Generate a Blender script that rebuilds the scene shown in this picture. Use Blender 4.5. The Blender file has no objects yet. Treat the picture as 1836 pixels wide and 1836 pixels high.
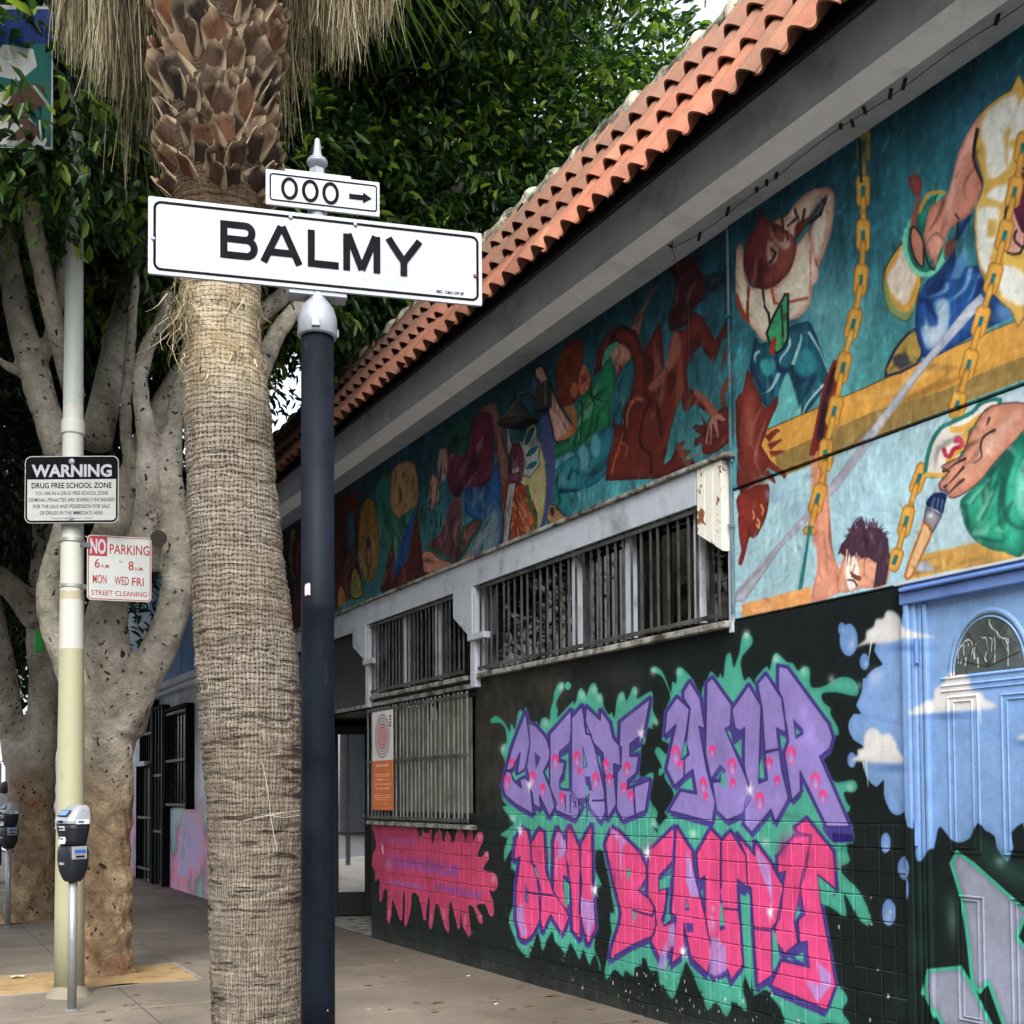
import bpy, bmesh, math, random
import numpy as np
from mathutils import Vector, Matrix, noise
R = math.radians
scn = bpy.context.scene
col = scn.collection
random.seed(7); rng = np.random.default_rng(7)

# ------------------------------------------------------------------ camera, world, sun, exposure
YAW, PITCH, ROLL, CY, FOC, EYE = .4994, .0368, -.0071, 1347.9, 2050.0, 1.4
def cam_axes():
    F = np.array([math.sin(YAW)*math.cos(PITCH), math.cos(YAW)*math.cos(PITCH), math.sin(PITCH)])
    Rt = np.array([math.cos(YAW), -math.sin(YAW), 0.0]); U = np.cross(Rt, F)
    return F, Rt*math.cos(ROLL)+U*math.sin(ROLL), -Rt*math.sin(ROLL)+U*math.cos(ROLL)
FA, RA, UA = cam_axes()
cd = bpy.data.cameras.new('camera'); cam = bpy.data.objects.new('camera', cd); col.objects.link(cam)
cam.matrix_world = Matrix(((RA[0], UA[0], -FA[0], 0), (RA[1], UA[1], -FA[1], 0), (RA[2], UA[2], -FA[2], EYE), (0, 0, 0, 1)))
cd.sensor_width = 36; cd.lens = 36*FOC/1836; cd.shift_y = (CY-918)/1836; cd.clip_start = .05; cd.clip_end = 600
scn.camera = cam
world = bpy.data.worlds.new("World"); scn.world = world; world.use_nodes = True
nt = world.node_tree; nt.nodes.clear()
SUN_EL, SUN_AZ = 50, 208          # azimuth measured clockwise from +Y: the sun stands behind the photographer's left shoulder
sky = nt.nodes.new('ShaderNodeTexSky'); sky.sky_type = 'NISHITA'; sky.sun_disc = False
sky.sun_elevation = R(SUN_EL); sky.sun_rotation = R(SUN_AZ); sky.air_density = 1.0; sky.dust_density = 4.0
hs = nt.nodes.new('ShaderNodeHueSaturation'); hs.inputs['Saturation'].default_value = .32; hs.inputs['Value'].default_value = 3.2
bg = nt.nodes.new('ShaderNodeBackground'); bg.inputs['Strength'].default_value = .15
wo = nt.nodes.new('ShaderNodeOutputWorld')
nt.links.new(sky.outputs[0], hs.inputs['Color']); nt.links.new(hs.outputs[0], bg.inputs[0]); nt.links.new(bg.outputs[0], wo.inputs[0])
sd = bpy.data.lights.new('sun', 'SUN'); sd.energy = 1.15; sd.angle = R(12); sd.color = (1, .96, .9)
sun = bpy.data.objects.new('sun', sd); col.objects.link(sun)
_d = Vector((math.sin(R(SUN_AZ))*math.cos(R(SUN_EL)), math.cos(R(SUN_AZ))*math.cos(R(SUN_EL)), math.sin(R(SUN_EL))))
sun.rotation_euler = _d.to_track_quat('Z', 'Y').to_euler()
vs = scn.view_settings; vs.view_transform = 'Standard'; vs.look = 'None'; vs.gamma = 1; vs.use_curve_mapping = False
vs.exposure = 0.10
scn.render.engine = 'CYCLES'
scn.cycles.max_bounces = 6; scn.cycles.diffuse_bounces = 3; scn.cycles.glossy_bounces = 3; scn.cycles.transparent_max_bounces = 6
scn.cycles.use_adaptive_sampling = True
try: scn.cycles.use_denoising = True
except Exception: pass

# ------------------------------------------------------------------ survey helpers: photo pixel -> place in the world
def ray(px, py): return FA + RA*((px-918)/FOC) - UA*((py-CY)/FOC)
O3 = np.array([0, 0, EYE])
def on_x(px, py, X):            # point on a plane x = X (walls along the street)
    d = ray(px, py); return d*(X/d[0]) + O3
def on_y(px, py, Y):
    d = ray(px, py); return d*(Y/d[1]) + O3
def on_g(px, py, z=0):
    d = ray(px, py); return d*((z-EYE)/d[2]) + O3
def on_plane(px, py, p0, n):
    d = ray(px, py); n = np.array(n, float); return d*(np.dot(np.array(p0)-O3, n)/np.dot(d, n)) + O3
def at_depth(px, py, D): return ray(px, py)*D + O3
WX = 4.1752                      # front face of the painted wall

# ------------------------------------------------------------------ object helpers
def tag(o, label=None, cat=None, group=None, kind=None):
    if label: o['label'] = label
    if cat: o['category'] = cat
    if group: o['group'] = group
    if kind: o['kind'] = kind
    return o
def empty(name, loc=(0, 0, 0), rz=0):
    o = bpy.data.objects.new(name, None); col.objects.link(o); o.location = loc; o.rotation_euler = (0, 0, rz)
    o.empty_display_size = .1
    return o
def link(o, parent=None):
    col.objects.link(o)
    if parent is not None:
        o.parent = parent
        q = parent; M = Matrix.Identity(4)
        chain = []
        while q is not None: chain.append(q); q = q.parent
        for c in reversed(chain): M = M @ c.matrix_parent_inverse @ Matrix.LocRotScale(c.location, c.rotation_euler, c.scale)
        o.matrix_parent_inverse = M.inverted()
    return o
class MB:
    def __init__(s): s.v = []; s.f = []
    def add(s, vs_, fs):
        b = len(s.v); s.v += [tuple(float(c) for c in p) for p in vs_]; s.f += [tuple(i+b for i in f) for f in fs]; return s
    def box(s, x0, x1, y0, y1, z0, z1):
        return s.add([(x0, y0, z0), (x1, y0, z0), (x1, y1, z0), (x0, y1, z0), (x0, y0, z1), (x1, y0, z1), (x1, y1, z1), (x0, y1, z1)],
                     [(0, 3, 2, 1), (4, 5, 6, 7), (0, 1, 5, 4), (1, 2, 6, 5), (2, 3, 7, 6), (3, 0, 4, 7)])
    def obox(s, c, ax, ay, az):      # oriented box, half-axis vectors
        c, ax, ay, az = map(np.array, (c, ax, ay, az)); P = []
        for k in (-1, 1):
            for j, i in ((-1, -1), (-1, 1), (1, 1), (1, -1)): P.append(c+ax*i+ay*j+az*k)
        return s.add(P, [(0, 3, 2, 1), (4, 5, 6, 7), (0, 1, 5, 4), (1, 2, 6, 5), (2, 3, 7, 6), (3, 0, 4, 7)])
    def prism(s, pts, vec):          # polygon extruded along vec
        n = len(pts); P = [np.array(p, float) for p in pts]; Q = [p+np.array(vec, float) for p in P]
        return s.add(P+Q, [tuple(range(n-1, -1, -1)), tuple(range(n, 2*n))]+[(i, (i+1) % n, n+(i+1) % n, n+i) for i in range(n)])
    def tube(s, pts, rad, n=12, cap=True, wob=0):
        P = [np.array(p, float) for p in pts]; m = len(P)
        if not hasattr(rad, '__len__'): rad = [rad]*m
        up = np.array([0, 0, 1.]); t0 = P[1]-P[0]; t0 /= np.linalg.norm(t0)
        a = np.cross(t0, up)
        if np.linalg.norm(a) < 1e-3: a = np.array([1., 0, 0])
        a /= np.linalg.norm(a); V = []
        for i in range(m):
            t = P[min(i+1, m-1)]-P[max(i-1, 0)]; t /= np.linalg.norm(t)
            a = a-t*np.dot(a, t); a /= np.linalg.norm(a); b = np.cross(t, a)
            for k in range(n):
                th = 2*math.pi*k/n; r = rad[i]*(1+(wob*math.sin(3*th+i*.7)+wob*.6*math.sin(5*th-i*1.1) if wob else 0))
                V.append(P[i]+(a*math.cos(th)+b*math.sin(th))*r)
        F = [(i*n+k, i*n+(k+1) % n, (i+1)*n+(k+1) % n, (i+1)*n+k) for i in range(m-1) for k in range(n)]
        if cap: F += [tuple(range(n-1, -1, -1)), tuple((m-1)*n+k for k in range(n))]
        return s.add(V, F)
    def loft(s, secs):               # list of rings (same count), capped
        n = len(secs[0]); V = [p for r in secs for p in r]; m = len(secs)
        return s.add(V, [(i*n+k, i*n+(k+1) % n, (i+1)*n+(k+1) % n, (i+1)*n+k) for i in range(m-1) for k in range(n)] +
                     [tuple(range(n-1, -1, -1)), tuple((m-1)*n+k for k in range(n))])
    def build(s, name, mat, parent=None, smooth=False, bevel=0, seg=2, kind=None):
        me = bpy.data.meshes.new(name); me.from_pydata(s.v, [], s.f); me.validate(); me.update()
        if smooth: me.shade_smooth()
        if mat: me.materials.append(mat)
        o = bpy.data.objects.new(name, me); link(o, parent)
        if bevel:
            md = o.modifiers.new('b', 'BEVEL'); md.width = bevel; md.segments = seg; md.limit_method = 'ANGLE'; md.angle_limit = R(40)
        if kind: o['kind'] = kind
        return o
def mesh_np(name, V, Fq, mat, parent=None, smooth=False, kind=None, quads=True):
    k = 4 if quads else 3
    V = np.asarray(V, np.float32).reshape(-1, 3); Fq = np.asarray(Fq, np.int32).reshape(-1, k)
    me = bpy.data.meshes.new(name); me.vertices.add(len(V)); me.vertices.foreach_set('co', V.ravel())
    me.loops.add(Fq.size); me.loops.foreach_set('vertex_index', Fq.ravel())
    me.polygons.add(len(Fq)); me.polygons.foreach_set('loop_start', np.arange(0, Fq.size, k, dtype=np.int32))
    me.update(calc_edges=True); me.validate()
    if smooth: me.shade_smooth()
    if mat: me.materials.append(mat)
    o = bpy.data.objects.new(name, me); link(o, parent)
    if kind: o['kind'] = kind
    return o
def copy_obj(o, parent, loc, rot=None, name=None):
    c = o.copy(); col.objects.link(c); c.parent = parent; c.matrix_parent_inverse = Matrix.Identity(4); c.location = loc
    if rot is not None: c.rotation_euler = rot
    return c

# ------------------------------------------------------------------ material helpers
def srgb(r, g, b):
    return tuple(((c/255)/12.92 if c/255 <= .04045 else ((c/255+.055)/1.055)**2.4) for c in (r, g, b))+(1.0,)
MATS = {}
class NT:
    def __init__(s, name, rough=.6, spec=.4, metal=0):
        s.m = bpy.data.materials.new(name); s.m.use_nodes = True; s.t = s.m.node_tree
        s.b = s.t.nodes['Principled BSDF']; s.b.inputs['Roughness'].default_value = rough
        s.b.inputs['Specular IOR Level'].default_value = spec; s.b.inputs['Metallic'].default_value = metal
        MATS[name] = s.m
    def n(s, typ, **kw):
        o = s.t.nodes.new('ShaderNode'+typ)
        for k, v in kw.items():
            if k in o.inputs: o.inputs[k].default_value = v
            else: setattr(o, k, v)
        return o
    def l(s, a, b): s.t.links.new(a, b)
    def pos(s): return s.n('NewGeometry').outputs['Position']
    def obj(s): return s.n('TexCoord').outputs['Object']
    def noise(s, scale, detail=6, rough=.6, vec=None, stretch=None):
        nz = s.n('TexNoise'); nz.inputs['Scale'].default_value = scale; nz.inputs['Detail'].default_value = detail; nz.inputs['Roughness'].default_value = rough
        v = vec if vec is not None else s.pos()
        if stretch:
            mp = s.n('Mapping'); mp.inputs['Scale'].default_value = stretch; s.l(v, mp.inputs['Vector']); v = mp.outputs[0]
        s.l(v, nz.inputs['Vector']); return nz.outputs['Fac']
    def ramp(s, fac, stops):
        r = s.n('ValToRGB'); e = r.color_ramp.elements
        while len(e) < len(stops): e.new(.5)
        for i, (p, c) in enumerate(stops):
            e[i].position = p; e[i].color = c if len(c) == 4 else tuple(c)+(1,)
        s.l(fac, r.inputs['Fac']); return r.outputs['Color']
    def mix(s, fac, a, b, mode='MIX'):
        m = s.n('Mix'); m.data_type = 'RGBA'; m.blend_type = mode
        for sock, v in ((m.inputs[0], fac), (m.inputs[6], a), (m.inputs[7], b)):
            if hasattr(v, 'links') or hasattr(v, 'is_linked'): s.l(v, sock)
            else: sock.default_value = v
        return m.outputs[2]
    def math(s, op, a, b=None, c=None):
        m = s.n('Math'); m.operation = op
        for i, v in enumerate((a, b, c)):
            if v is None: continue
            if hasattr(v, 'is_linked'): s.l(v, m.inputs[i])
            else: m.inputs[i].default_value = v
        return m.outputs[0]
    def color(s, c): 
        if hasattr(c, 'is_linked'): s.l(c, s.b.inputs['Base Color'])
        else: s.b.inputs['Base Color'].default_value = c
    def rough(s, c): s.l(c, s.b.inputs['Roughness'])
    def bump(s, h, strength=.3, dist=.01):
        b = s.n('Bump'); b.inputs['Strength'].default_value = strength; b.inputs['Distance'].default_value = dist
        s.l(h, b.inputs['Height']); s.l(b.outputs[0], s.b.inputs['Normal'])
def simple(name, c, rough=.6, metal=0, spec=.4, vary=.12, scale=9, bump=0, dirt=None, dirt_scale=5, dirt_pos=(.5, .75)):
    t = NT(name, rough, spec, metal)
    f = t.noise(scale, 8, .65)
    lo = tuple(x*(1-vary) for x in c[:3])+(1,); hi = tuple(min(1, x*(1+vary)) for x in c[:3])+(1,)
    cc = t.ramp(f, [(.3, lo), (.7, hi)])
    if dirt:
        d = t.ramp(t.noise(dirt_scale, 10, .7), [(dirt_pos[0], (0, 0, 0, 1)), (dirt_pos[1], (1, 1, 1, 1))])
        cc = t.mix(d, cc, dirt)
    t.color(cc)
    rr = t.ramp(t.noise(scale*2.3, 4), [(.3, (max(0, rough-.12),)*3+(1,)), (.7, (min(1, rough+.12),)*3+(1,))]); t.rough(rr)
    if bump: t.bump(t.noise(scale*6, 6), bump, .004)
    return t.m
import time as _t; _T0=_t.time()
# ------------------------------------------------------------------ the painted wall: an image computed here, in wall metres (y along the street, z up)
PY0, PY1, PZ0, PZ1, PS = 2.9, 15.0, -.1, 4.76, 230
CW, CH = int((PY1-PY0)*PS), int((PZ1-PZ0)*PS)
CAN = np.zeros((CH, CW, 3), np.float32)
def wallyz(pts):
    p = np.asarray(pts, float); d = FA+np.outer((p[:, 0]-918)/FOC, RA)-np.outer((p[:, 1]-CY)/FOC, UA)
    t = WX/d[:, 0]; return np.stack([d[:, 1]*t, d[:, 2]*t+EYE], 1)
def to_can(pts):
    q = wallyz(pts); return np.stack([(q[:, 0]-PY0)*PS, (q[:, 1]-PZ0)*PS], 1)
_yy, _zz = np.meshgrid(PY0+(np.arange(CW)+.5)/PS, PZ0+(np.arange(CH)+.5)/PS)
_d = np.stack([np.full_like(_yy, WX), _yy, _zz-EYE], -1)
_w = _d@FA; PX = (918+FOC*(_d@RA)/_w).astype(np.float32); PYY = (CY-FOC*(_d@UA)/_w).astype(np.float32); del _d, _w
YY = _yy.astype(np.float32); ZZ = _zz.astype(np.float32)
def boxblur(a, r):
    r = int(round(r))
    if r < 1: return a
    for ax in (0, 1):
        p = [(0, 0), (0, 0)]; p[ax] = (r+1, r)
        c = np.cumsum(np.pad(a, p, mode='edge'), axis=ax, dtype=np.float64); n = a.shape[ax]
        a = ((c.take(np.arange(2*r+1, 2*r+1+n), axis=ax)-c.take(np.arange(0, n), axis=ax))/(2*r+1)).astype(np.float32)
    return a
def fieldnoise(h, w, sx, sy, seed):
    g = np.random.default_rng(seed); gh, gw = int(h/sy)+3, int(w/sx)+3; a = g.random((gh, gw)).astype(np.float32)
    y = np.arange(h)/sy; x = np.arange(w)/sx; yi = y.astype(int); xi = x.astype(int); fy = (y-yi)[:, None]; fx = (x-xi)[None]
    fy = fy*fy*(3-2*fy); fx = fx*fx*(3-2*fx)
    return ((a[yi][:, xi]*(1-fx)+a[yi][:, xi+1]*fx)*(1-fy)+(a[yi+1][:, xi]*(1-fx)+a[yi+1][:, xi+1]*fx)*fy).astype(np.float32)
NZ = (fieldnoise(CH, CW, 60, 60, 1)*.35+fieldnoise(CH, CW, 18, 26, 2)*.3+fieldnoise(CH, CW, 7, 9, 3)*.2+fieldnoise(CH, CW, 3, 3, 4)*.15)-.5
NB = (fieldnoise(CH, CW, 5, 40, 5)*.4+fieldnoise(CH, CW, 12, 60, 6)*.3+fieldnoise(CH, CW, 2, 10, 8)*.3)-.5     # upright brush strokes
def C3(c): return np.array(c, np.float32)/255
def P(ox, oy, s):
    def f(t):
        return np.array([[float(a) for a in q.split(',')] for q in t.split()])/s+[ox, oy]
    return f
def smooth_loop(p, n=4, closed=True):
    m = len(p); out = []
    for i in range(m if closed else m-1):
        g = (lambda k: p[k % m]) if closed else (lambda k: p[min(max(k, 0), m-1)])
        p0, p1, p2, p3 = g(i-1), g(i), g(i+1), g(i+2)
        for k in range(n):
            t = k/n; out.append(.5*((2*p1)+(-p0+p2)*t+(2*p0-5*p1+4*p2-p3)*t*t+(-p0+3*p1-3*p2+p3)*t**3))
    if not closed: out.append(p[-1])
    return np.array(out)
def cover(q, pad=0):
    """anti-aliased coverage of polygon q (canvas px); returns slices and mask"""
    x0 = max(0, int(q[:, 0].min())-2-pad); x1 = min(CW, int(q[:, 0].max())+3+pad)
    y0 = max(0, int(q[:, 1].min())-2-pad); y1 = min(CH, int(q[:, 1].max())+3+pad)
    if x1 <= x0 or y1 <= y0: return None
    w = x1-x0; M = np.zeros((y1-y0, w+2), np.float32); SUB = 3
    a = q; b = np.roll(q, -1, 0)
    for r in range(y0, y1):
        for s_ in range(SUB):
            y = r+(s_+.5)/SUB
            hit = (a[:, 1] <= y) != (b[:, 1] <= y)
            if not hit.any(): continue
            aa, bb = a[hit], b[hit]
            xs = np.sort(aa[:, 0]+(y-aa[:, 1])*(bb[:, 0]-aa[:, 0])/(bb[:, 1]-aa[:, 1]))-x0
            row = M[r-y0]
            for k in range(0, len(xs)-1, 2):
                u, v = min(max(xs[k], 0), w), min(max(xs[k+1], 0), w)
                iu, iv = int(u), int(v)
                if iu == iv: row[iu] += v-u
                else:
                    row[iu] += iu+1-u; row[iu+1:iv] += 1; row[iv] += v-iv
    return slice(y0, y1), slice(x0, x1), np.clip(M[:, :w]/SUB, 0, 1)
CLIP = None
def blend(sy, sx, m, c, alpha=1., nz=.10, brush=0.):
    if CLIP is not None: m = m*CLIP[sy, sx]
    k = (m*alpha)[..., None]; base = np.asarray(c, np.float32)
    if base.ndim == 1: base = base[None, None]
    v = 1+nz*2*NZ[sy, sx]+brush*2*NB[sy, sx]
    CAN[sy, sx] = CAN[sy, sx]*(1-k)+np.clip(base*v[..., None], 0, 1)*k
AUTO = 0
def _folds(p, c, sy, sx, m):
    """painted modelling inside a large shape: a few long soft strokes, light and dark, along its axis, kept inside its outline"""
    global AUTO, CLIP
    k0, save = AUTO, CLIP; AUTO = 0; CLIP = np.zeros((CH, CW), np.float32); CLIP[sy, sx] = np.clip(m*1.02, 0, 1)*(save[sy, sx] if save is not None else 1)
    q = p-p.mean(0); w_, v_ = np.linalg.eigh(q.T@q); ax = v_[:, 1]; nx = v_[:, 0]; La = np.ptp(q@ax); Lb = np.ptp(q@nx); cc = np.array(c, float)
    for i in range(int(min(9, 2+La/24)*k0)):
        o = p.mean(0)+nx*random.uniform(-.42, .42)*Lb+ax*random.uniform(-.35, .2)*La; l = La*random.uniform(.18, .5); b = random.uniform(-.25, .25)*l
        s_ = np.array([o, o+ax*l*.35+nx*b*.7, o+ax*l*.7+nx*b, o+ax*l]); kk = random.choice((.45, .6, .7, 1.3, 1.5)); t_ = cc*kk if kk < 1 else cc+(np.array([235, 225, 205])-cc)*(kk-1)*.75
        stroke(smooth_loop(s_, 4, closed=False), t_, [1, Lb*random.uniform(.05, .14)+1.5, 1], soft=random.choice((1, 2)), alpha=random.uniform(.45, .8))
    AUTO, CLIP = k0, save
def poly(p, c, soft=0, sm=0, alpha=1., nz=.10, brush=0., edge=None, ew=6, ea=.6, grad=None, line=None, lw=2.2):
    """filled shape; edge = darker/lighter colour bleeding in from the rim; grad = (colour, x0,y0,x1,y1 in photo px)"""
    p = np.asarray(p, float)
    if sm: p = smooth_loop(p, sm)
    r = cover(to_can(p), pad=int(soft*2))
    if r is None: return
    sy, sx, m = r
    if soft: m = boxblur(boxblur(m, soft*.6), soft*.6)
    cc = C3(c)[None, None]*np.ones(m.shape+(1,), np.float32)
    if grad:
        g = C3(grad[0]); ax, ay, bx, by = grad[1:]; dx, dy = bx-ax, by-ay
        t = np.clip(((PX[sy, sx]-ax)*dx+(PYY[sy, sx]-ay)*dy)/(dx*dx+dy*dy), 0, 1)[..., None]; cc = cc*(1-t)+g*t
    if edge is not None:
        i = np.clip((1-boxblur(boxblur(m, ew), ew*.6))*1.8, 0, 1)[..., None]*ea; cc = cc*(1-i)+C3(edge)*i
    blend(sy, sx, m, cc, alpha, nz, brush)
    if AUTO and not soft and m.sum() > 900:
        _folds(p, c, sy, sx, m)
    if line is not None: stroke(np.vstack([p, p[:1]]), line, lw)
def ribbon(p, w0, w1=None):
    p = np.asarray(p, float); n = len(p)
    t = np.gradient(p, axis=0); t /= np.linalg.norm(t, axis=1)[:, None]+1e-9; nn = np.stack([-t[:, 1], t[:, 0]], 1)
    if hasattr(w0, '__len__'): w = np.interp(np.linspace(0, 1, n), np.linspace(0, 1, len(w0)), w0)
    else: w = np.linspace(w0, w1 if w1 is not None else w0, n)
    w = w[:, None]/2; return np.vstack([p+nn*w, (p-nn*w)[::-1]])
def stroke(p, c, w=3, w1=None, sm=0, soft=0, alpha=1., nz=.05):
    p = np.asarray(p, float)
    if sm: p = smooth_loop(p, sm, closed=False)
    if hasattr(w, '__len__') or w1 is not None:
        poly(ribbon(p, w, w1), c, soft=soft, alpha=alpha, nz=nz); return
    for i in range(len(p)-1):        # segment by segment, so that sharp corners stay clean
        a, b = p[i], p[i+1]; d = b-a; L = np.hypot(*d)
        if L < 1e-6: continue
        d = d/L; n = np.array([-d[1], d[0]])*w/2; e = d*w*.35
        poly([a-e+n, b+e+n, b+e-n, a-e-n], c, soft=soft, alpha=alpha, nz=nz)
def oval(cx, cy, rx, ry, c, rot=0, soft=0, alpha=1., **k):
    t = np.linspace(0, 2*np.pi, 22, endpoint=False); x = rx*np.cos(t); y = ry*np.sin(t); cr, sr = math.cos(rot), math.sin(rot)
    poly(np.stack([cx+x*cr-y*sr, cy+x*sr+y*cr], 1), c, soft=soft, alpha=alpha, **k)
def glow(cx, cy, rx, ry, c, a=1., rot=0):
    """airbrush dot, photo px"""
    q = to_can([[cx-rx*2.2, cy-ry*2.2], [cx+rx*2.2, cy-ry*2.2], [cx+rx*2.2, cy+ry*2.2], [cx-rx*2.2, cy+ry*2.2]])
    x0, x1 = max(0, int(q[:, 0].min())), min(CW, int(q[:, 0].max())+1); y0, y1 = max(0, int(q[:, 1].min())), min(CH, int(q[:, 1].max())+1)
    if x1 <= x0 or y1 <= y0: return
    sy, sx = slice(y0, y1), slice(x0, x1); dx = PX[sy, sx]-cx; dy = PYY[sy, sx]-cy
    if rot: cr, sr = math.cos(rot), math.sin(rot); dx, dy = dx*cr+dy*sr, -dx*sr+dy*cr
    m = np.exp(-((dx/rx)**2+(dy/ry)**2)*1.3).astype(np.float32); blend(sy, sx, m, C3(c), a, .04)
def sparkle(x, y, r):
    glow(x, y, r*.33, r*.42, (240, 240, 250), .9)
    for a, l in ((1.35, 1), (-.9, .9), (.55, .75), (2.5, .7), (-1.75, .9), (3.1, .55)):
        e = np.array([x+math.cos(a)*r*l*.8, y-math.sin(a)*r*l*1.25]); stroke([[x, y], e], (235, 235, 248), r*.2, .4, soft=1, alpha=.85)
def chain(pts, c=(222, 160, 58), w=24, d=(150, 96, 30), link=56):
    p = smooth_loop(np.array(pts, float), 10, closed=False); L = np.r_[0, np.cumsum(np.hypot(*np.diff(p, axis=0).T))]; s = 0; k = 0
    g = lambda v: np.array([np.interp(v, L, p[:, 0]), np.interp(v, L, p[:, 1])])
    while s < L[-1]-10:
        e = min(s+link, L[-1]); a, b = g(s), g(e); t = (b-a)/np.hypot(*(b-a)); n = np.array([-t[1], t[0]])
        if k % 2 == 0:
            q = [a+n*w*.33, a+t*7+n*w*.5, b-t*7+n*w*.5, b+n*w*.33, b-n*w*.33, b-t*7-n*w*.5, a+t*7-n*w*.5, a-n*w*.33]
            poly(q, c, nz=.06, edge=d, ew=2, ea=.45, line=d, lw=1.6)
            m = (a+b)/2; stroke([a+t*8+n*w*.14, b-t*8+n*w*.14], (240, 190, 96), 2, alpha=.6)
            poly([m-t*9+n*4, m+t*9+n*4, m+t*9-n*3.4, m-t*9-n*3.4], (30, 110, 115), nz=0)
            s = e-18
        else:
            poly([a+n*w*.2, b+n*w*.2, b-n*w*.2, a-n*w*.2], c, nz=.06, edge=d, ew=2, ea=.5, line=d, lw=1.4); s = e-14
        k += 1
        if e >= L[-1]: break

# ---- ground coats
zz = ZZ[..., None]
CAN[:] = C3((18, 29, 29))*(1+.5*NZ[..., None])
st = ((ZZ > 1.24) & (ZZ < 2.42)).astype(np.float32)      # stucco, bare and sooty towards the barred window
bare = st*np.clip((YY-6.1)/1.3, 0, 1); bare = boxblur(bare, 8)
stn = np.clip(.55+1.5*NZ+.6*NB, 0, 1)[..., None]
CAN[:] = CAN*(1-bare[..., None]*.9)+(C3((52, 50, 43))*(.42+.75*stn))*bare[..., None]*.9
for (gx, gy, gr) in ((985, 1240, 40), (1120, 1215, 45), (900, 1290, 26), (880, 1400, 30), (960, 1215, 25)): glow(gx, gy, gr, gr*.8, (88, 84, 72), .35)
Z_SEAM, Z_BOT = 3.105, 2.372
up = ZZ > Z_BOT
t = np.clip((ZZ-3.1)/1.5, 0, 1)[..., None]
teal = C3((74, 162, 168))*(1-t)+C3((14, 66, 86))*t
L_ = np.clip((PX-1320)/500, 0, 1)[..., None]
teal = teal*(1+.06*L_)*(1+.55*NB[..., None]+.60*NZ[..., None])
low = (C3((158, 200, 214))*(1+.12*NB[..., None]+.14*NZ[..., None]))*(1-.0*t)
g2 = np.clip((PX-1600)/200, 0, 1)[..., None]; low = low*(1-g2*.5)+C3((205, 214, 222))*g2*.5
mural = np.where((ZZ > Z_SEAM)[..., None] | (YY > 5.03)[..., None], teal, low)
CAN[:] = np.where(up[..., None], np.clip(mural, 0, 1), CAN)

E1 = P(1500, 130, 5.464); E2 = P(1500, 440, 5.464); E3 = P(1500, 740, 5.464); F1 = P(1240, 320, 5.7375); F2 = P(1240, 600, 5.7375)
G = P(960, 480, 4.962); Hh = P(740, 680, 4.963); Ii = P(480, 820, 4.963); K = P(1300, 980, 4.59); L3 = P(1216, 1216, 2.961)
Ra = P(1216, 0, 2.961); Rb = P(1216, 600, 2.961)
SK, SKD, RED, DK = (216, 138, 112), (150, 78, 62), (128, 44, 34), (34, 26, 30)
GOLD, CREAM, WHT = (214, 170, 72), (222, 210, 190), (224, 226, 216)

# ---- right half, upper boards: the hanging figures
CLIP = boxblur((up & (YY < 5.05)).astype(np.float32), 0); AUTO = .55
glow(1530, 620, 60, 120, (110, 190, 190), .45); glow(1400, 660, 40, 60, (90, 170, 175), .4); glow(1640, 330, 70, 90, (40, 140, 150), .5); glow(1480, 560, 60, 80, (110, 175, 180), .6); glow(1600, 640, 50, 50, (60, 160, 160), .5)
for i in range(260):      # short diagonal brush marks in the teal
    x, y = random.uniform(1330, 1836), random.uniform(120, 780); l = random.uniform(8, 30); v = random.choice(((90, 175, 178), (20, 90, 105), (60, 150, 155), (140, 195, 200)))
    stroke([[x, y], [x+l*.45, y-l]], v, random.uniform(1.5, 4), soft=1, alpha=.35)
# left man with raised arm
poly(F1('470,1180 520,1360 590,1480 690,1600 740,1560 700,1400 600,1100 540,700 480,740 500,900'), (190, 182, 165), sm=3, edge=(120, 60, 45), ew=6)
poly(F1('480,740 550,850 560,1000 600,1110 740,1150 850,1130 1000,1000 1100,700 1220,560 1310,900 1325,960 1310,1060 1260,1120 1240,1300 1160,1400 1090,1460 1010,1460 950,1440 850,1560 770,1690 690,1600 600,1480 500,1300 470,1180'), (214, 205, 182), sm=2, edge=(188, 110, 95), ew=8, ea=.7)
stroke(F1('605,1110 590,1400 600,1490'), RED, 5); stroke(F1('750,1160 770,1330 810,1400 830,1560'), DK, 4); stroke(F1('840,1140 870,1290 930,1300 1210,1240'), (170, 80, 60), 5)
stroke(F1('1230,570 1280,700 1310,900'), DK, 5); stroke(F1('1240,750 1240,1180'), (190, 110, 90), 3)
poly(F1('480,1180 560,1380 600,1480 570,1490 490,1350 460,1200'), (150, 62, 40), sm=2)
poly(F1('1380,100 1470,130 1490,260 1450,600 1340,890 1310,900 1230,560 1400,220 1390,190 1200,440 1110,560 1000,640 820,480 990,400 1060,300 1200,160'), (196, 178, 160), sm=2, edge=(150, 70, 55), ew=7, ea=.75)
poly(F1('1390,220 1430,420 1320,890 1240,580'), (205, 196, 182), sm=2, edge=(160, 84, 60), ew=5)
stroke(F1('1400,220 1340,380 1220,480 1110,600'), (30, 26, 30), 6); poly(F1('1100,640 1160,540 1240,470 1180,600 1110,680'), (30, 120, 130), sm=2)
poly(F1('1100,470 1250,400 1340,320 1210,470 1110,620 1080,560'), (110, 36, 30), sm=2, soft=1)
poly(F1('720,300 780,430 900,480 1010,560 1090,640 1090,780 1030,960 900,1090 770,1150 650,1110 570,1000 550,840 590,640 680,480'), (104, 34, 36), sm=3, edge=(50, 16, 28), ew=8, grad=((150, 82, 66), 1340, 440, 1420, 430))
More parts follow.
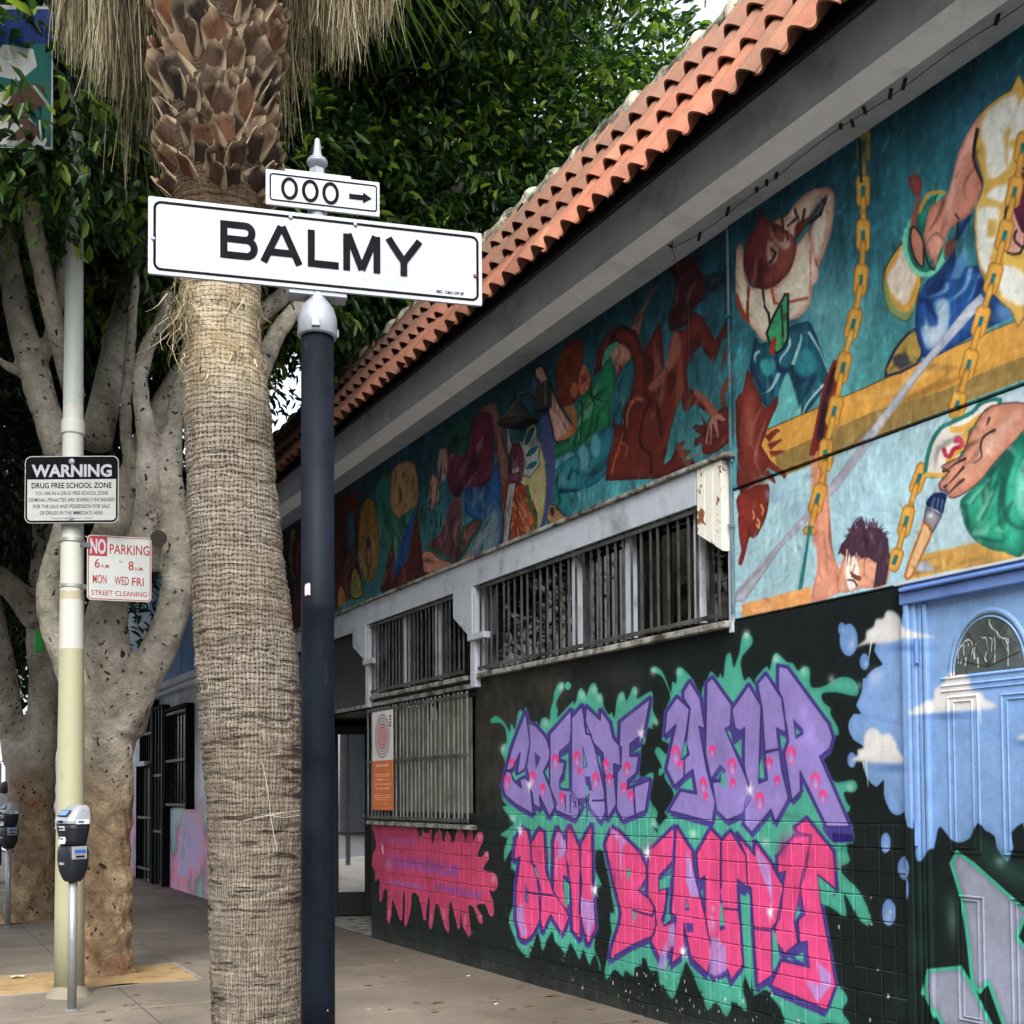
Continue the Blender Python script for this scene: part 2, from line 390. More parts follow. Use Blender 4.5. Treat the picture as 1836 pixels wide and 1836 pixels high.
poly(F1('820,490 880,620 960,660 1000,540 1040,640 1000,760 900,700 830,600'), (196, 160, 148), sm=2, edge=(110, 50, 44), ew=3)
poly(F1('800,640 900,690 920,780 880,880 820,915 790,870 780,760'), (186, 150, 136), sm=3, edge=DK, ew=3); stroke(F1('840,740 880,770 860,830 820,880'), (60, 24, 24), 5)
for a in ('860,500 880,560', '950,430 960,560', '1000,560 1010,640', '1080,330 1110,430', '1180,330 1160,450', '1010,500 1110,410'): stroke(F1(a), (70, 36, 34), 5)
for i in range(26):
    x = random.uniform(1345, 1395); y = random.uniform(430, 500); stroke([[x, y], [x+random.uniform(-4, 3), y+random.uniform(12, 26)]], random.choice(((140, 60, 58), (60, 20, 28))), 1.6, alpha=.5)
# trousers and book of that man
poly(F2('680,0 700,90 830,80 1010,-60 1170,-120 1250,-100 1350,160 1430,430 1330,640 1190,820 1140,840 1060,520 1000,380 960,560 870,760 780,750 640,540 620,360 640,180'), (24, 92, 112), sm=2, edge=(10, 40, 66), ew=7, ea=.8, brush=.3)
for a, w in (('720,180 670,230 700,420 760,560', 6), ('1000,0 1030,120 930,260 930,330', 6), ('1220,-20 1300,110 1360,230 1430,420', 5), ('920,400 840,560 770,610', 7), ('1380,520 1220,700 1160,830', 5), ('1060,320 1140,80 1140,0', 7)): stroke(F2(a), (170, 205, 210), w, 1.5, sm=3, alpha=.85)
for a, w in (('840,260 940,380 1050,360', 20), ('640,300 700,480 780,600', 18), ('1060,520 1140,800', 14), ('1090,480 1280,420 1180,640', 22)): stroke(F2(a), (12, 42, 74), w, 5, sm=3, soft=2, alpha=.8)
poly(F2('720,280 860,260 880,360 800,440 740,380'), (44, 140, 150), sm=3, soft=2); poly(F2('1080,300 1200,140 1300,300 1260,420 1140,440'), (40, 140, 155), sm=3, soft=3, alpha=.8)
poly(F2('980,420 1060,540 1120,740 1130,850 820,990 800,940 860,780'), (88, 172, 172), sm=2, soft=1)
poly(F1('980,1200 1010,1200 1010,1660 960,1760 890,1810 830,1730 790,1600 850,1450'), (52, 165, 105), line=DK, lw=4); stroke(F1('940,1320 960,1640'), DK, 3)
poly(F1('870,1640 890,1680 870,1800 850,1830 820,1790 830,1700'), (166, 48, 30), sm=3)
poly(F2('580,400 610,380 740,700 790,760 900,640 910,660 900,740 800,960 780,1080 830,1200 840,1300 780,1400 500,1640 490,1300 470,700 540,600'), (118, 40, 34), sm=2, edge=(70, 20, 22), ew=8, ea=.6)
glow(1345, 760, 12, 60, (160, 84, 62), .8); glow(1360, 860, 14, 30, (146, 66, 50), .8)
poly(F2('500,1650 790,1540 780,1690 770,1790 760,1880 690,1990 590,2100 500,2140'), (142, 46, 32), sm=2, edge=(88, 26, 24), ew=7)
poly(Rb('320,850 470,800 480,900 455,1000 400,1085 340,1010 320,960'), (136, 42, 30), sm=3, edge=(80, 24, 22), ew=6)
for a in ('440,905 452,935 445,960', '395,940 405,965 398,980', '420,980 432,1000 428,1030 415,1010'): stroke(Rb(a), (214, 160, 96), 3.2)
poly(Rb('345,970 375,1060 355,1170 335,1225 318,1210 335,1150 325,1080 320,1000'), (150, 40, 34), sm=3, edge=(80, 20, 26), ew=4)
for a in ('480,560 530,515 548,520', '490,600 560,560', '495,640 572,622', '490,690 560,740 560,765', '470,730 515,790'):
    stroke(Rb(a), (128, 46, 32), 15, 3, sm=3)
# yellow beam
poly([[1379, 772], [1560, 695], [1700, 630], [1840, 570], [1840, 682], [1690, 740], [1400, 852], [1368, 800]], (214, 154, 62), nz=.08, brush=.08)
poly([[1392, 818], [1573, 738], [1700, 700], [1742, 680], [1842, 640], [1842, 682], [1690, 740], [1400, 856]], (150, 122, 62), nz=.1, brush=.1)
stroke([[1380, 771], [1560, 694], [1700, 630], [1836, 572]], (96, 62, 30), 2)
for a in ('480,560 530,515 548,520', '490,600 560,560', '495,640 572,622', '490,690 560,740 560,765'): stroke(Rb(a), (124, 44, 32), 13, 3, sm=3)
# blue-trousered figure
poly(E2('790,830 640,960 550,1110 500,1290 800,1170 860,1000'), (176, 148, 64), sm=2, line=(40, 40, 70), lw=5); poly(E2('560,1110 700,1060 740,1150 800,1130 640,1230'), (60, 62, 64), sm=2, soft=2)
poly(E1('1350,1400 1230,1520 1180,1900 1400,1900 1500,2100 1836,2350 1836,2350 1300,2620 1100,2740 900,2820 850,2740 790,2540 800,2280 850,2150 900,2050 1060,1920')
     , (24, 78, 150), sm=2, edge=(12, 36, 92), ew=8, ea=.75, brush=.25)
poly(E2('970,570 1110,540 1120,780 1050,960 930,1030 870,970 850,800 1010,790'), (186, 204, 220), sm=3, soft=2, edge=(70, 130, 185), ew=7)
poly(E2('1150,280 1250,60 1280,200 1220,330 1150,340'), (74, 138, 196), sm=3, soft=2); poly(E2('1600,580 1800,660 1620,760'), (76, 128, 186), sm=3, soft=3)
for a, w in (('1100,380 1080,460 900,520', 9), ('1330,230 1290,400 1200,500 1120,560', 9), ('1420,300 1360,480 1300,560', 6), ('1260,40 1290,180', 5)): stroke(E2(a), (120, 170, 210), w, 2, sm=3, soft=1, alpha=.9)
for a, w in (('900,480 1000,440 1080,340', 14), ('830,560 900,560 1000,740', 13), ('1440,330 1360,560 1130,900', 16), ('1500,720 1480,820', 12)): stroke(E2(a), (12, 36, 96), w, 4, sm=3, soft=2, alpha=.85)
# yellow bottle / paint pot with green rim
poly(E2('690,-20 560,120 480,290 480,480 530,640 620,720 720,740 800,560 850,320 760,220'), (214, 158, 60), sm=3, line=(60, 70, 50), lw=3)
poly(E2('500,330 540,520 610,640 740,660 800,520 790,600 720,735 620,715 530,640 480,470'), (120, 150, 90), sm=2, soft=1)
poly(E2('680,0 600,180 520,300 530,420 620,560 700,580 760,440 800,320 720,200'), (222, 208, 192), sm=3, soft=1)
poly(E1('1060,1180 920,1230 840,1340 700,1560 690,1750 740,1900 840,1980 960,1960 1060,1800 1080,1600 1000,1300'), (24, 130, 110), sm=3, edge=(14, 60, 60), ew=6, line=(90, 205, 165), lw=6)
stroke(E1('1080,1190 960,1190 900,1230 830,1380'), (200, 150, 60), 6, sm=3); stroke(E1('700,1560 690,1750 760,1920 860,1990 960,1970 1060,1850'), (110, 215, 175), 8, sm=3)
poly(E1('720,1060 790,1010 850,1060 850,1160 810,1230 750,1170'), (140, 62, 60), sm=3, edge=(90, 36, 40), ew=4); stroke(E1('815,1220 815,1300 770,1480 780,1700 840,1880'), (150, 70, 64), 7, 12, sm=3)
poly(E1('770,1520 860,1640 870,1800 860,1920 780,1820 740,1650'), (196, 120, 98), sm=3, line=DK, lw=3)
# white shirt
poly(E1('1860,155 1730,190 1580,280 1440,410 1400,560 1380,800 1460,1090 1400,1290 1365,1500 1400,1836 1440,1990 1500,2100 1620,2250 1720,2330 1860,2390'), GOLD, sm=2, line=(120, 96, 60), lw=2)
for a in ('1770,220 1500,390 1430,620 1480,760 1500,1060 1690,960 1750,760 1640,660 1780,400', '1860,240 1700,560 1700,700 1860,560', '1720,1130 1600,1120 1480,1230 1580,1260 1640,1300 1700,1180', '1420,1340 1540,1330 1620,1380 1560,1700 1520,1836 1500,1990 1430,1900 1400,1700 1390,1500',
          '1860,1980 1640,1900 1600,2080 1640,2200 1730,2260 1860,2290'): poly(E1(a), WHT, sm=2, soft=1, nz=.05)
poly(E1('1500,1450 1590,1450 1580,1620 1490,1630'), (214, 178, 84), soft=1); stroke(E1('1720,560 1680,700 1690,960'), (206, 170, 80), 8, 3, sm=3, soft=1)
# arm reaching down
poly(E1('1440,410 1330,560 1210,800 1150,1080 1090,1220 960,1310 900,1450 880,1640 900,1780 960,1850 985,1920 1040,1700 1080,1660 1120,1560 1210,1480 1350,1380 1430,1160 1440,1050 1380,860 1400,560'), (214, 138, 114), sm=3, edge=(170, 84, 74), ew=6, ea=.65)
poly(E1('1420,450 1380,700 1240,900 1180,1250 1080,1500 1130,1150 1230,820 1330,600'), (232, 178, 158), sm=3, soft=3, alpha=.8)
stroke(E1('1400,560 1360,850 1440,1080 1440,1160'), DK, 7, 2, sm=3); stroke(E1('1210,1480 1190,1640 1110,1700 1080,1690'), DK, 4, sm=3); stroke(E1('1180,1400 1220,1450'), DK, 3)
poly(E2('890,-10 900,60 940,160 980,245 1010,160 1030,90 1060,20 1110,0 1000,-120'), (222, 150, 128), sm=3, edge=DK, ew=3); stroke(E2('880,40 900,140 930,220 980,250'), DK, 3, sm=3); poly(E2('1080,-10 1190,-40 1160,80 1080,140'), (120, 66, 62), sm=2, soft=2)
# magenta-and-pink face fragment at the right edge
poly(E1('1860,960 1760,1100 1690,1300 1660,1500 1640,1650 1700,1780 1860,1700'), (206, 148, 132), sm=3, line=DK, lw=4); poly(E1('1860,1000 1770,1120 1740,1300 1800,1500 1860,1560'), (122, 26, 74), sm=3, edge=(40, 10, 34), ew=6)
for a in ('1730,1250 1690,1500', '1780,1560 1760,1650 1830,1720', '1700,1560 1690,1680'): stroke(E1(a), DK, 4, sm=3)
# strap of grey scaffold across
for q in ('1430,480 1480,560 900,1200 430,1836 330,1836 830,1180 1300,600',): poly(E2(q), (172, 180, 196), soft=0, nz=.12, edge=(120, 126, 146), ew=3, ea=.5)
poly([[1560, 775], [1580, 775], [1500, 880], [1400, 985], [1335, 1080], [1318, 1080], [1320, 1060], [1480, 880]], (166, 168, 184), nz=.14, edge=(120, 120, 140), ew=3, ea=.5)
poly(F2('760,1590 1250,1780 1230,1870 1100,1840 760,1690'), (146, 172, 204), soft=3, alpha=.55)
# chains
stroke([[1508, 650], [1490, 700], [1478, 760], [1466, 820]], (128, 40, 34), 22, 26, sm=4); stroke([[1500, 660], [1484, 720], [1472, 790]], (44, 22, 36), 8, 12, sm=4, soft=1)
stroke([[1466, 826], [1468, 900], [1474, 980]], (206, 150, 128), 24, 30, sm=4)
poly([[1458, 830], [1480, 830], [1492, 980], [1505, 1020], [1515, 1040], [1508, 1062], [1452, 1080], [1466, 1020]], (222, 146, 116), sm=2, edge=(190, 96, 78), ew=5, ea=.6)
chain([[1552, 236], [1551, 340], [1551, 440], [1544, 530], [1530, 596], [1514, 660], [1502, 730], [1484, 800], [1474, 868], [1456, 930], [1451, 960]])
poly([[1541, 250], [1547, 250], [1550, 330], [1545, 330]], (8, 36, 50)); glow(1552, 270, 16, 50, (20, 60, 76), .6)
stroke([[1451, 950], [1444, 1000], [1434, 1060], [1430, 1084]], (28, 120, 120), 4, 9, sm=3)
chain([[1842, 240], [1826, 330], [1806, 420], [1782, 510], [1764, 570], [1745, 640], [1728, 700], [1712, 752]], w=26)
chain([[1657, 832], [1640, 880], [1626, 930], [1612, 985], [1598, 1024]], w=22)
# yellow lower board, boy
poly([[1330, 1084], [1455, 1052], [1452, 1100], [1330, 1112]], (232, 158, 90), nz=.06); poly([[1640, 998], [1745, 975], [1842, 955], [1842, 1000], [1700, 1025], [1622, 1042]], (208, 158, 76), nz=.1)
poly([[1500, 1050], [1512, 1000], [1520, 965], [1545, 960], [1560, 955], [1590, 985], [1590, 1048], [1545, 1055], [1510, 1064]], (218, 150, 118), sm=3, edge=(176, 90, 60), ew=4)
poly([[1516, 1002], [1530, 995], [1540, 1020], [1536, 1050], [1520, 1056]], (236, 222, 214), sm=3, soft=1)
poly([[1504, 990], [1512, 975], [1528, 945], [1546, 926], [1553, 950], [1562, 935], [1570, 945], [1580, 950], [1592, 970], [1596, 1002], [1588, 1048], [1566, 1055], [1572, 1010], [1556, 1000], [1544, 1002], [1536, 990], [1528, 1000], [1522, 985], [1516, 985], [1514, 998]], (70, 44, 62), nz=.25, edge=(40, 22, 40), ew=3)
for a in ('20,1390 60,1290 110,1230 170,1080 240,1020', '520,1420 480,1320 500,1240 430,1160', '350,1040 390,1120'): stroke(E3(a), (66, 40, 66), 4, 1.5, sm=3)
for i in range(34):
    a_ = random.uniform(-2.9, -.25); x, y = 1553+34*math.cos(a_), 972+28*math.sin(a_); stroke([[x, y], [x+random.uniform(4, 12)*math.cos(a_), y+random.uniform(5, 17)*math.sin(a_)]], random.choice(((70, 44, 66), (54, 30, 50), (120, 84, 104))), 3.2, .7)
for i in range(12): x = random.uniform(1514, 1560); stroke([[x, 984], [x+random.uniform(-4, 6), random.uniform(996, 1010)]], (70, 44, 62), 3, .7)
for i in range(24): x = random.uniform(1512, 1592); y = random.uniform(950, 1010); stroke([[x, y], [x+random.uniform(-5, 5), y+random.uniform(8, 30)]], random.choice(((110, 70, 90), (40, 22, 40))), 1.4, alpha=.6)
stroke(E3('140,1570 180,1600 230,1620 210,1640 150,1600'), (110, 56, 36), 4, sm=2); stroke(E3('110,1640 170,1650 200,1700'), (70, 36, 30), 3, sm=3); stroke(E3('180,1490 160,1560'), (190, 120, 96), 3); glow(1524, 1010, 4, 5, (190, 160, 90), .8); glow(1545, 1018, 4, 5, (200, 160, 90), .8)
# palette, hand, brush, green swirl
poly(E3('890,620 880,500 930,300 1020,160 1150,90 1330,0 1420,-90 1600,-120 1520,60 1330,150 1220,440 1100,600'), (220, 214, 208), sm=3, edge=(230, 220, 205), ew=3, line=(28, 120, 110), lw=7)
stroke(E3('1130,170 1250,160 1420,40'), (222, 170, 66), 11, sm=3); stroke(E3('1260,150 1250,300 1150,420 1090,480'), (222, 170, 66), 10, sm=3); stroke(E3('880,610 1000,620 1080,600'), (222, 170, 66), 8, sm=3)
stroke(E3('1050,360 1070,420 1110,430 1150,360 1210,340'), (186, 30, 60), 7, sm=3); stroke(E3('1170,290 1180,255 1210,270 1230,330'), (206, 60, 96), 8, sm=3)
poly(E3('1860,-80 1520,-60 1370,100 1290,260 1230,420 1100,490 1030,540 1100,580 1010,690 1020,760 1090,780 1100,830 1200,820 1400,680 1560,480 1700,330 1860,150'), (216, 148, 120), sm=3, edge=(170, 96, 80), ew=7, ea=.6, line=(90, 60, 56), lw=2.5)
poly(E3('1420,420 1440,260 1560,170 1700,60 1800,0 1700,160 1520,380'), (230, 176, 156), sm=3, soft=3, alpha=.8)
for a in ('1270,450 1170,500 1090,560', '1250,530 1190,600 1100,700', '1250,650 1150,740 1100,800', '1560,170 1450,230 1410,330 1420,440 1340,500', '1035,575 1110,578', '1500,50 1470,130', '1050,740 1090,700'): stroke(E3(a), (52, 32, 32), 5, 1.6, sm=3)
poly(E3('960,790 1080,800 1060,900 1040,1000 990,960 880,920 890,860'), (22, 40, 90), sm=2, edge=(10, 20, 54), ew=4)
for a in ('960,840 930,930', '1000,840 980,950', '1040,850 1020,970'): stroke(E3(a), (96, 130, 170), 3, 1.5)
poly(E3('880,930 1030,1010 940,1180 850,1080'), (150, 146, 158), edge=(70, 66, 88), ew=4, line=(64, 50, 74), lw=2); glow(1668, 925, 5, 5, (225, 225, 230), .9)
poly(E3('860,1080 930,1180 860,1340 740,1600 670,1610 740,1380 820,1180'), (226, 176, 120), sm=2, line=(176, 100, 44), lw=4, edge=(240, 215, 190), ew=5, ea=.3)
poly(E3('1860,240 1700,350 1560,480 1400,680 1240,830 1210,900 1250,1080 1330,1230 1480,1330 1640,1365 1860,1340'), (44, 176, 138), sm=3, edge=(12, 92, 78), ew=12, ea=.85)
for a, w in (('1700,370 1500,620 1320,900', 10), ('1660,460 1560,720 1420,1060', 14), ('1640,620 1600,860 1590,1100', 12), ('1720,420 1640,700 1640,960 1720,1100 1860,1150', 14), ('1240,900 1300,1130 1450,1240 1640,1270', 12)): stroke(E3(a), (10, 84, 72), w, 4, sm=4, soft=2, alpha=.8)
for a, w in (('1290,900 1500,640', 8), ('1380,1060 1540,760', 8), ('1330,1180 1450,1180 1500,1080', 12), ('1560,1130 1640,1180', 9)): stroke(E3(a), (120, 216, 184), w, 3, sm=3, soft=2, alpha=.7)
poly(E3('1860,480 1780,560 1740,760 1760,960 1860,1040'), (120, 212, 190), sm=3, edge=(30, 140, 116), ew=6)
poly(E3('820,1470 900,1480 960,1540 940,1550 780,1555'), (170, 184, 212), sm=2, soft=1)

# ---- left half of the mural, above the windows
CLIP = (up & (YY >= 5.0)).astype(np.float32); AUTO = 2.2
for i in range(200):
    x, y = random.uniform(600, 1330), random.uniform(440, 1050); l = random.uniform(6, 22)
    stroke([[x, y], [x+l*.3, y-l]], random.choice(((60, 150, 160), (20, 84, 100), (40, 120, 130))), random.uniform(1.5, 3.5), soft=1, alpha=.35)
# dark winged branches and the two brown figures
poly(G('1440,0 1530,120 1500,280 1380,390 1360,500 1250,560 1190,560 1180,430 1230,300 1240,120 1180,-80 1440,-80'), (66, 22, 24), sm=2, edge=(26, 10, 20), ew=6)
poly(G('1060,170 1080,200 980,350 920,620 840,590 870,480 960,340'), (150, 100, 100), sm=2, edge=(60, 24, 36), ew=5)
poly(G('1520,60 1750,40 1690,180 1560,240 1500,320 1490,200'), (24, 40, 56), sm=2, nz=.3)
poly(G('1680,0 1800,-40 1810,420 1780,510 1700,450 1680,320 1700,160'), (56, 22, 46), sm=2, edge=(24, 10, 30), ew=5)
poly(G('1800,560 1720,440 1600,650 1480,430 1390,390 1330,560 1250,560 1190,680 1170,900 1060,1030 1150,880 1130,640 1110,500 1060,560 960,760 900,560 740,520 640,580 560,720 510,980 600,900 620,740 720,670 830,720 880,900 840,1160 770,1280 790,1400 680,1380 640,1700 620,1900 1130,1880 1420,1760 1400,1700 1310,1720 1390,1630 1300,1620 1340,1540 1270,1560 1210,1700 1140,1760 1210,1420 1290,1140 1320,1290 1420,1220 1560,1320 1600,1250 1480,1130 1360,1080 1340,900 1460,700 1590,860 1660,640'), (112, 38, 30), sm=1, edge=(54, 16, 24), ew=9, ea=.75)
poly(G('1260,560 1300,760 1200,920 1060,1100 1000,1060 1150,900 1210,640'), (158, 92, 78), sm=3, soft=3, alpha=.8)
stroke(G('960,1180 880,1180 820,1300 820,1420'), (190, 110, 80), 6, 2, sm=3, soft=1); stroke(G('1030,1160 960,1340 930,1520 960,1620 1020,1660 1030,1830'), (60, 16, 22), 5, sm=3)
stroke(G('1280,760 1290,1100 1220,1300 1150,1600'), (150, 62, 46), 12, 5, sm=3, soft=2, alpha=.6); stroke(G('1080,1200 1120,1500'), (70, 20, 24), 6, sm=2, soft=2)
for a in ('720,1700 780,1470', '760,1560 820,1600 790,1700', '680,1830 720,1640', '1500,1640 1340,1700'): stroke(G(a), (196, 96, 66), 4, 1.5, sm=3, alpha=.8)
for i in range(26): a = random.random(); x = 660+a*260; y = 700-150*math.sin(a*3); stroke(G('%f,%f %f,%f' % (x, y, x-20, y-40)), (30, 12, 18), 3, 1)
poly(G('740,680 820,720 850,800 770,900 740,980 690,820 660,800'), (198, 140, 120), sm=3, edge=(130, 60, 44), ew=5); stroke(G('760,880 740,980'), RED, 6)
poly(G('620,740 700,670 740,680 660,800 590,910'), (70, 160, 140), sm=2)
poly(G('860,820 880,940 850,1120 780,1280 770,1390 690,1380 700,1160 740,960'), (32, 110, 128), sm=3, edge=(16, 52, 84), ew=5)
# palm hand & heart shapes near the conduit
poly(G('1640,930 1680,760 1740,640 1836,560 1900,700 1836,640 1740,700 1690,820'), (150, 78, 66), sm=3, edge=(80, 30, 34), ew=4)
poly(G('1660,1240 1650,1100 1720,960 1830,920 1760,1040 1690,1110 1700,1260'), (150, 70, 58), sm=3, edge=(80, 30, 34), ew=4)
poly(G('1450,1270 1540,1420 1600,1300 1700,1240 1836,1300 1836,1440 1620,1640 1490,1660 1480,1560 1420,1600 1420,1520 1480,1500 1400,1440 1420,1400 1500,1400'), (120, 40, 36), sm=2, edge=(64, 20, 34), ew=5)
poly(G('1560,1330 1620,1290 1700,1350 1660,1380 1620,1360 1640,1500 1610,1520 1580,1400 1570,1580 1550,1580 1550,1440 1530,1570 1505,1570 1530,1420'), (176, 116, 100), sm=2, line=(80, 30, 36), lw=2)
stroke(G('1420,1110 1500,1180 1600,1310'), (170, 90, 70), 10, 14, sm=3, soft=1)
# woman in green
poly(G('0,900 60,880 100,960 220,1240 330,1400 360,1480 190,1560 150,1440 60,1080 0,980'), (208, 160, 150), sm=2, edge=(150, 84, 66), ew=6, line=DK, lw=3)
poly(G('240,1240 320,1220 370,1300 360,1460 300,1520 200,1540 330,1400'), (196, 108, 52), sm=3, soft=3, alpha=.8)
poly(G('410,640 440,760 430,860 490,960 500,1030 470,1100 380,1160 350,1210 230,1240 190,1100 190,900 230,740 310,660'), (110, 42, 26), sm=3, edge=(64, 22, 20), ew=7)
poly(G('430,860 480,950 490,1010 460,1100 400,1130 380,1020'), (190, 104, 76), sm=3); oval(1030, 700, 7, 14, (196, 120, 72)); stroke(G('430,1010 450,1000'), DK, 3)
for i in range(12): x = 200+i*16; stroke(G('%f,%f %f,%f %f,%f' % (x+60, 720+i*4, x, 900, x+20, 1150)), (150, 66, 36), 2, sm=3, alpha=.6)
poly(G('500,1080 590,900 660,810 720,980 720,1060 660,1240 670,1400 520,1520 400,1630 330,1640 170,1700 170,1580 360,1480 380,1180'), (28, 132, 84), sm=2, edge=(10, 70, 54), ew=8, ea=.8)
for a in ('500,1100 520,1160 640,1200', '400,1180 420,1300 390,1620', '340,1540 360,1600', '480,1120 540,1240'): stroke(G(a), (8, 60, 50), 4, 2, sm=3)
poly(G('660,1400 700,1500 640,1720 620,1850 480,1960 350,1960 160,1836 180,1700 330,1640 480,1560'), (34, 120, 140), sm=2, edge=(12, 52, 86), ew=8)
for (x, y, rx, ry) in ((1022, 840, 18, 30), (1045, 822, 12, 26), (1068, 800, 10, 24), (1000, 850, 14, 26)): oval(x, y, rx, ry, (84, 168, 180), soft=2, edge=(22, 82, 118), ew=4)
poly(Hh('1250,830 1420,690 1489,720 1489,1180 1380,1230 1250,1080'), (46, 150, 162), sm=2, edge=(14, 64, 100), ew=7); stroke(Hh('1300,1000 1489,990'), (14, 50, 90), 9, 4, soft=2); stroke(Hh('1380,900 1420,800 1489,860'), (14, 60, 100), 6, 3, soft=1)
poly(Hh('1190,1230 1210,1130 1250,1120 1330,1200 1360,1250 1240,1290'), (186, 140, 88), sm=3, line=(50, 36, 40), lw=2); oval(990, 918, 4, 9, (60, 40, 34))
# oval niche with bird-headed figure
poly(Hh('1100,0 1250,520 1260,900 1180,1280 1080,1400 1130,1300 1160,900 1140,400 1060,100'), (70, 82, 140), sm=3, soft=2)
oval(955, 870, 24, 90, (196, 186, 128), soft=1, edge=(150, 140, 90), ew=5)
poly(Hh('840,370 1020,360 1080,400 1100,420 1110,570 1130,600 1120,700 1130,760 1040,880 990,860 880,900 840,620'), (176, 190, 184), sm=1, line=(60, 60, 84), lw=1.5)
for (a, b) in (((870, 380), (890, 600)), ((910, 370), (920, 560)), ((950, 370), (950, 560)), ((1000, 370), (970, 560)), ((1075, 430), (1000, 590)), ((1110, 600), (1010, 690)), ((1105, 740), (1010, 800))):
    q = Hh('%d,%d %d,%d' % (a+b)); stroke(q, (36, 100, 116), [4, 11, 3], sm=4)
poly(Hh('930,560 980,640 990,800 960,920 860,920 850,760 870,620'), (120, 50, 80), sm=3, edge=(60, 14, 44), ew=4); poly(Hh('880,800 950,770 950,830 880,850'), (170, 160, 160), line=DK, lw=1.5)
poly(Hh('790,990 850,900 920,920 1010,960 1110,1200 1080,1400 900,1470 790,1460'), (150, 56, 34), sm=2, nz=.3, edge=(110, 20, 34), ew=4)
poly(Hh('850,930 920,920 850,1470 800,1480 810,1200'), (176, 178, 180), line=(40, 20, 34), lw=2)
for i in range(60): x = random.uniform(915, 955); y = random.uniform(870, 950); stroke([[x, y], [x+random.uniform(-4, 8), y+random.uniform(6, 18)]], random.choice(((224, 120, 60), (240, 170, 90), (190, 60, 34), (220, 200, 170))), 2, 1, alpha=.9)
stroke(Hh('1020,950 1050,1150 1100,1250 1070,1340'), (30, 120, 60), 5, sm=3); oval(952, 935, 4, 7, (220, 90, 50))
# red robe, blue cloth, book and hands
poly(Hh('730,210 760,300 830,560 840,880 790,980 750,720 700,330 600,300 640,240'), (150, 96, 92), sm=2, edge=(84, 30, 40), ew=5)
poly(Hh('560,320 700,330 720,600 700,860 600,960 480,960 400,1060 320,960 310,740 340,640 480,680 500,520'), (110, 30, 62), sm=3, edge=(50, 12, 36), ew=9)
poly(Hh('250,480 330,430 470,340 520,400 500,620 440,690 380,680 300,600'), (24, 92, 84), sm=3, edge=(10, 44, 44), ew=7)
poly(Hh('750,740 790,980 790,1480 700,1500 530,1240 470,1200 460,1010 490,960 620,960 700,860'), (32, 92, 160), sm=2, edge=(14, 40, 92), ew=8)
poly(Hh('700,1170 760,1220 760,1480 520,1600 540,1440'), (120, 152, 172), sm=3, edge=(60, 84, 120), ew=6)
poly(Hh('440,1090 420,1620 380,1640 110,1500 240,1380 330,1110 400,1060'), (110, 60, 72), sm=2, edge=(150, 140, 150), ew=4); poly(Hh('450,1320 620,1260 540,1400 420,1600'), (120, 64, 72), sm=2, line=(20, 84, 66), lw=4); stroke(Hh('110,1490 250,1560 380,1640'), (24, 110, 76), 8, 4)
poly(Hh('80,1560 150,1530 240,1600 330,1630 360,1660 240,1720 120,1760 70,1700'), (206, 140, 116), sm=3, line=(110, 50, 44), lw=2); poly(Hh('450,1600 520,1520 500,1620 440,1650'), (190, 120, 100), sm=2)
poly(Hh('230,640 300,620 310,760 290,900 240,900 220,780'), (190, 150, 140), sm=3, edge=(100, 60, 60), ew=3); poly(Hh('160,850 240,920 230,1060 200,1160 140,1140 150,1000'), (196, 150, 136), sm=3, edge=(110, 60, 56), ew=3)
for i in range(40): x = random.uniform(752, 790); y = random.uniform(790, 960); stroke([[x, y], [x+3, y-random.uniform(10, 30)]], (22, 50, 66), 3, 1, alpha=.7)
# left end: drum, disc, figures
poly(Ii('1110,120 1200,40 1300,60 1340,240 1320,440 1160,550 1090,420 1090,240'), (196, 150, 104), sm=3, edge=(120, 44, 30), ew=7)
poly(Ii('960,260 1090,160 1090,420 1160,550 1320,440 1240,800 1130,1140 1060,840 1000,760'), (44, 140, 120), sm=2, edge=(14, 72, 70), ew=6); poly(Ii('1310,480 1260,820 1200,1080 1100,1160 1150,900 1240,620'), (28, 82, 170), sm=2, edge=(14, 40, 100), ew=4)
poly(Ii('1330,430 1390,1020 1489,1040 1489,1060 1060,1260 1000,1180 1110,740 1130,880 1120,1100 1250,900'), (96, 30, 26), sm=1, edge=(60, 16, 20), ew=5)
oval(661, 968, 19, 76, (176, 126, 46), soft=0, edge=(110, 70, 22), ew=4, nz=.3); oval(660, 975, 4, 12, (60, 50, 120)); 
for r_ in (6, 10, 14): stroke(np.stack([661+r_*np.cos(np.linspace(0, 6.28, 20)), 968+r_*4*np.sin(np.linspace(0, 6.28, 20))], 1), (206, 160, 80), 1.4, alpha=.5)
poly(Ii('600,380 700,330 800,280 820,500 800,900 860,1240 740,1260 620,1340 600,1300'), (92, 32, 28), sm=2, edge=(40, 12, 20), ew=6); poly(Ii('710,520 770,500 770,860 720,820'), (30, 92, 130), sm=2); poly(Ii('740,1240 750,1040 790,1000 850,1220'), (150, 150, 60), sm=2)
poly(Ii('620,1330 640,1150 680,1200 700,1300'), (190, 130, 60), sm=2)
poly(Ii('100,700 300,560 300,1540 180,1600'), (60, 50, 52), sm=0, nz=.5); stroke(Ii('230,640 200,900 240,1080'), (150, 130, 110), 7, 3, sm=3); stroke(Ii('290,760 260,900 280,1200'), (150, 60, 50), 8, 3, sm=3); poly(Ii('200,1540 240,1100 300,1150 300,1540'), (100, 44, 40), soft=2)
CLIP = None

CLIP = None; AUTO = 0
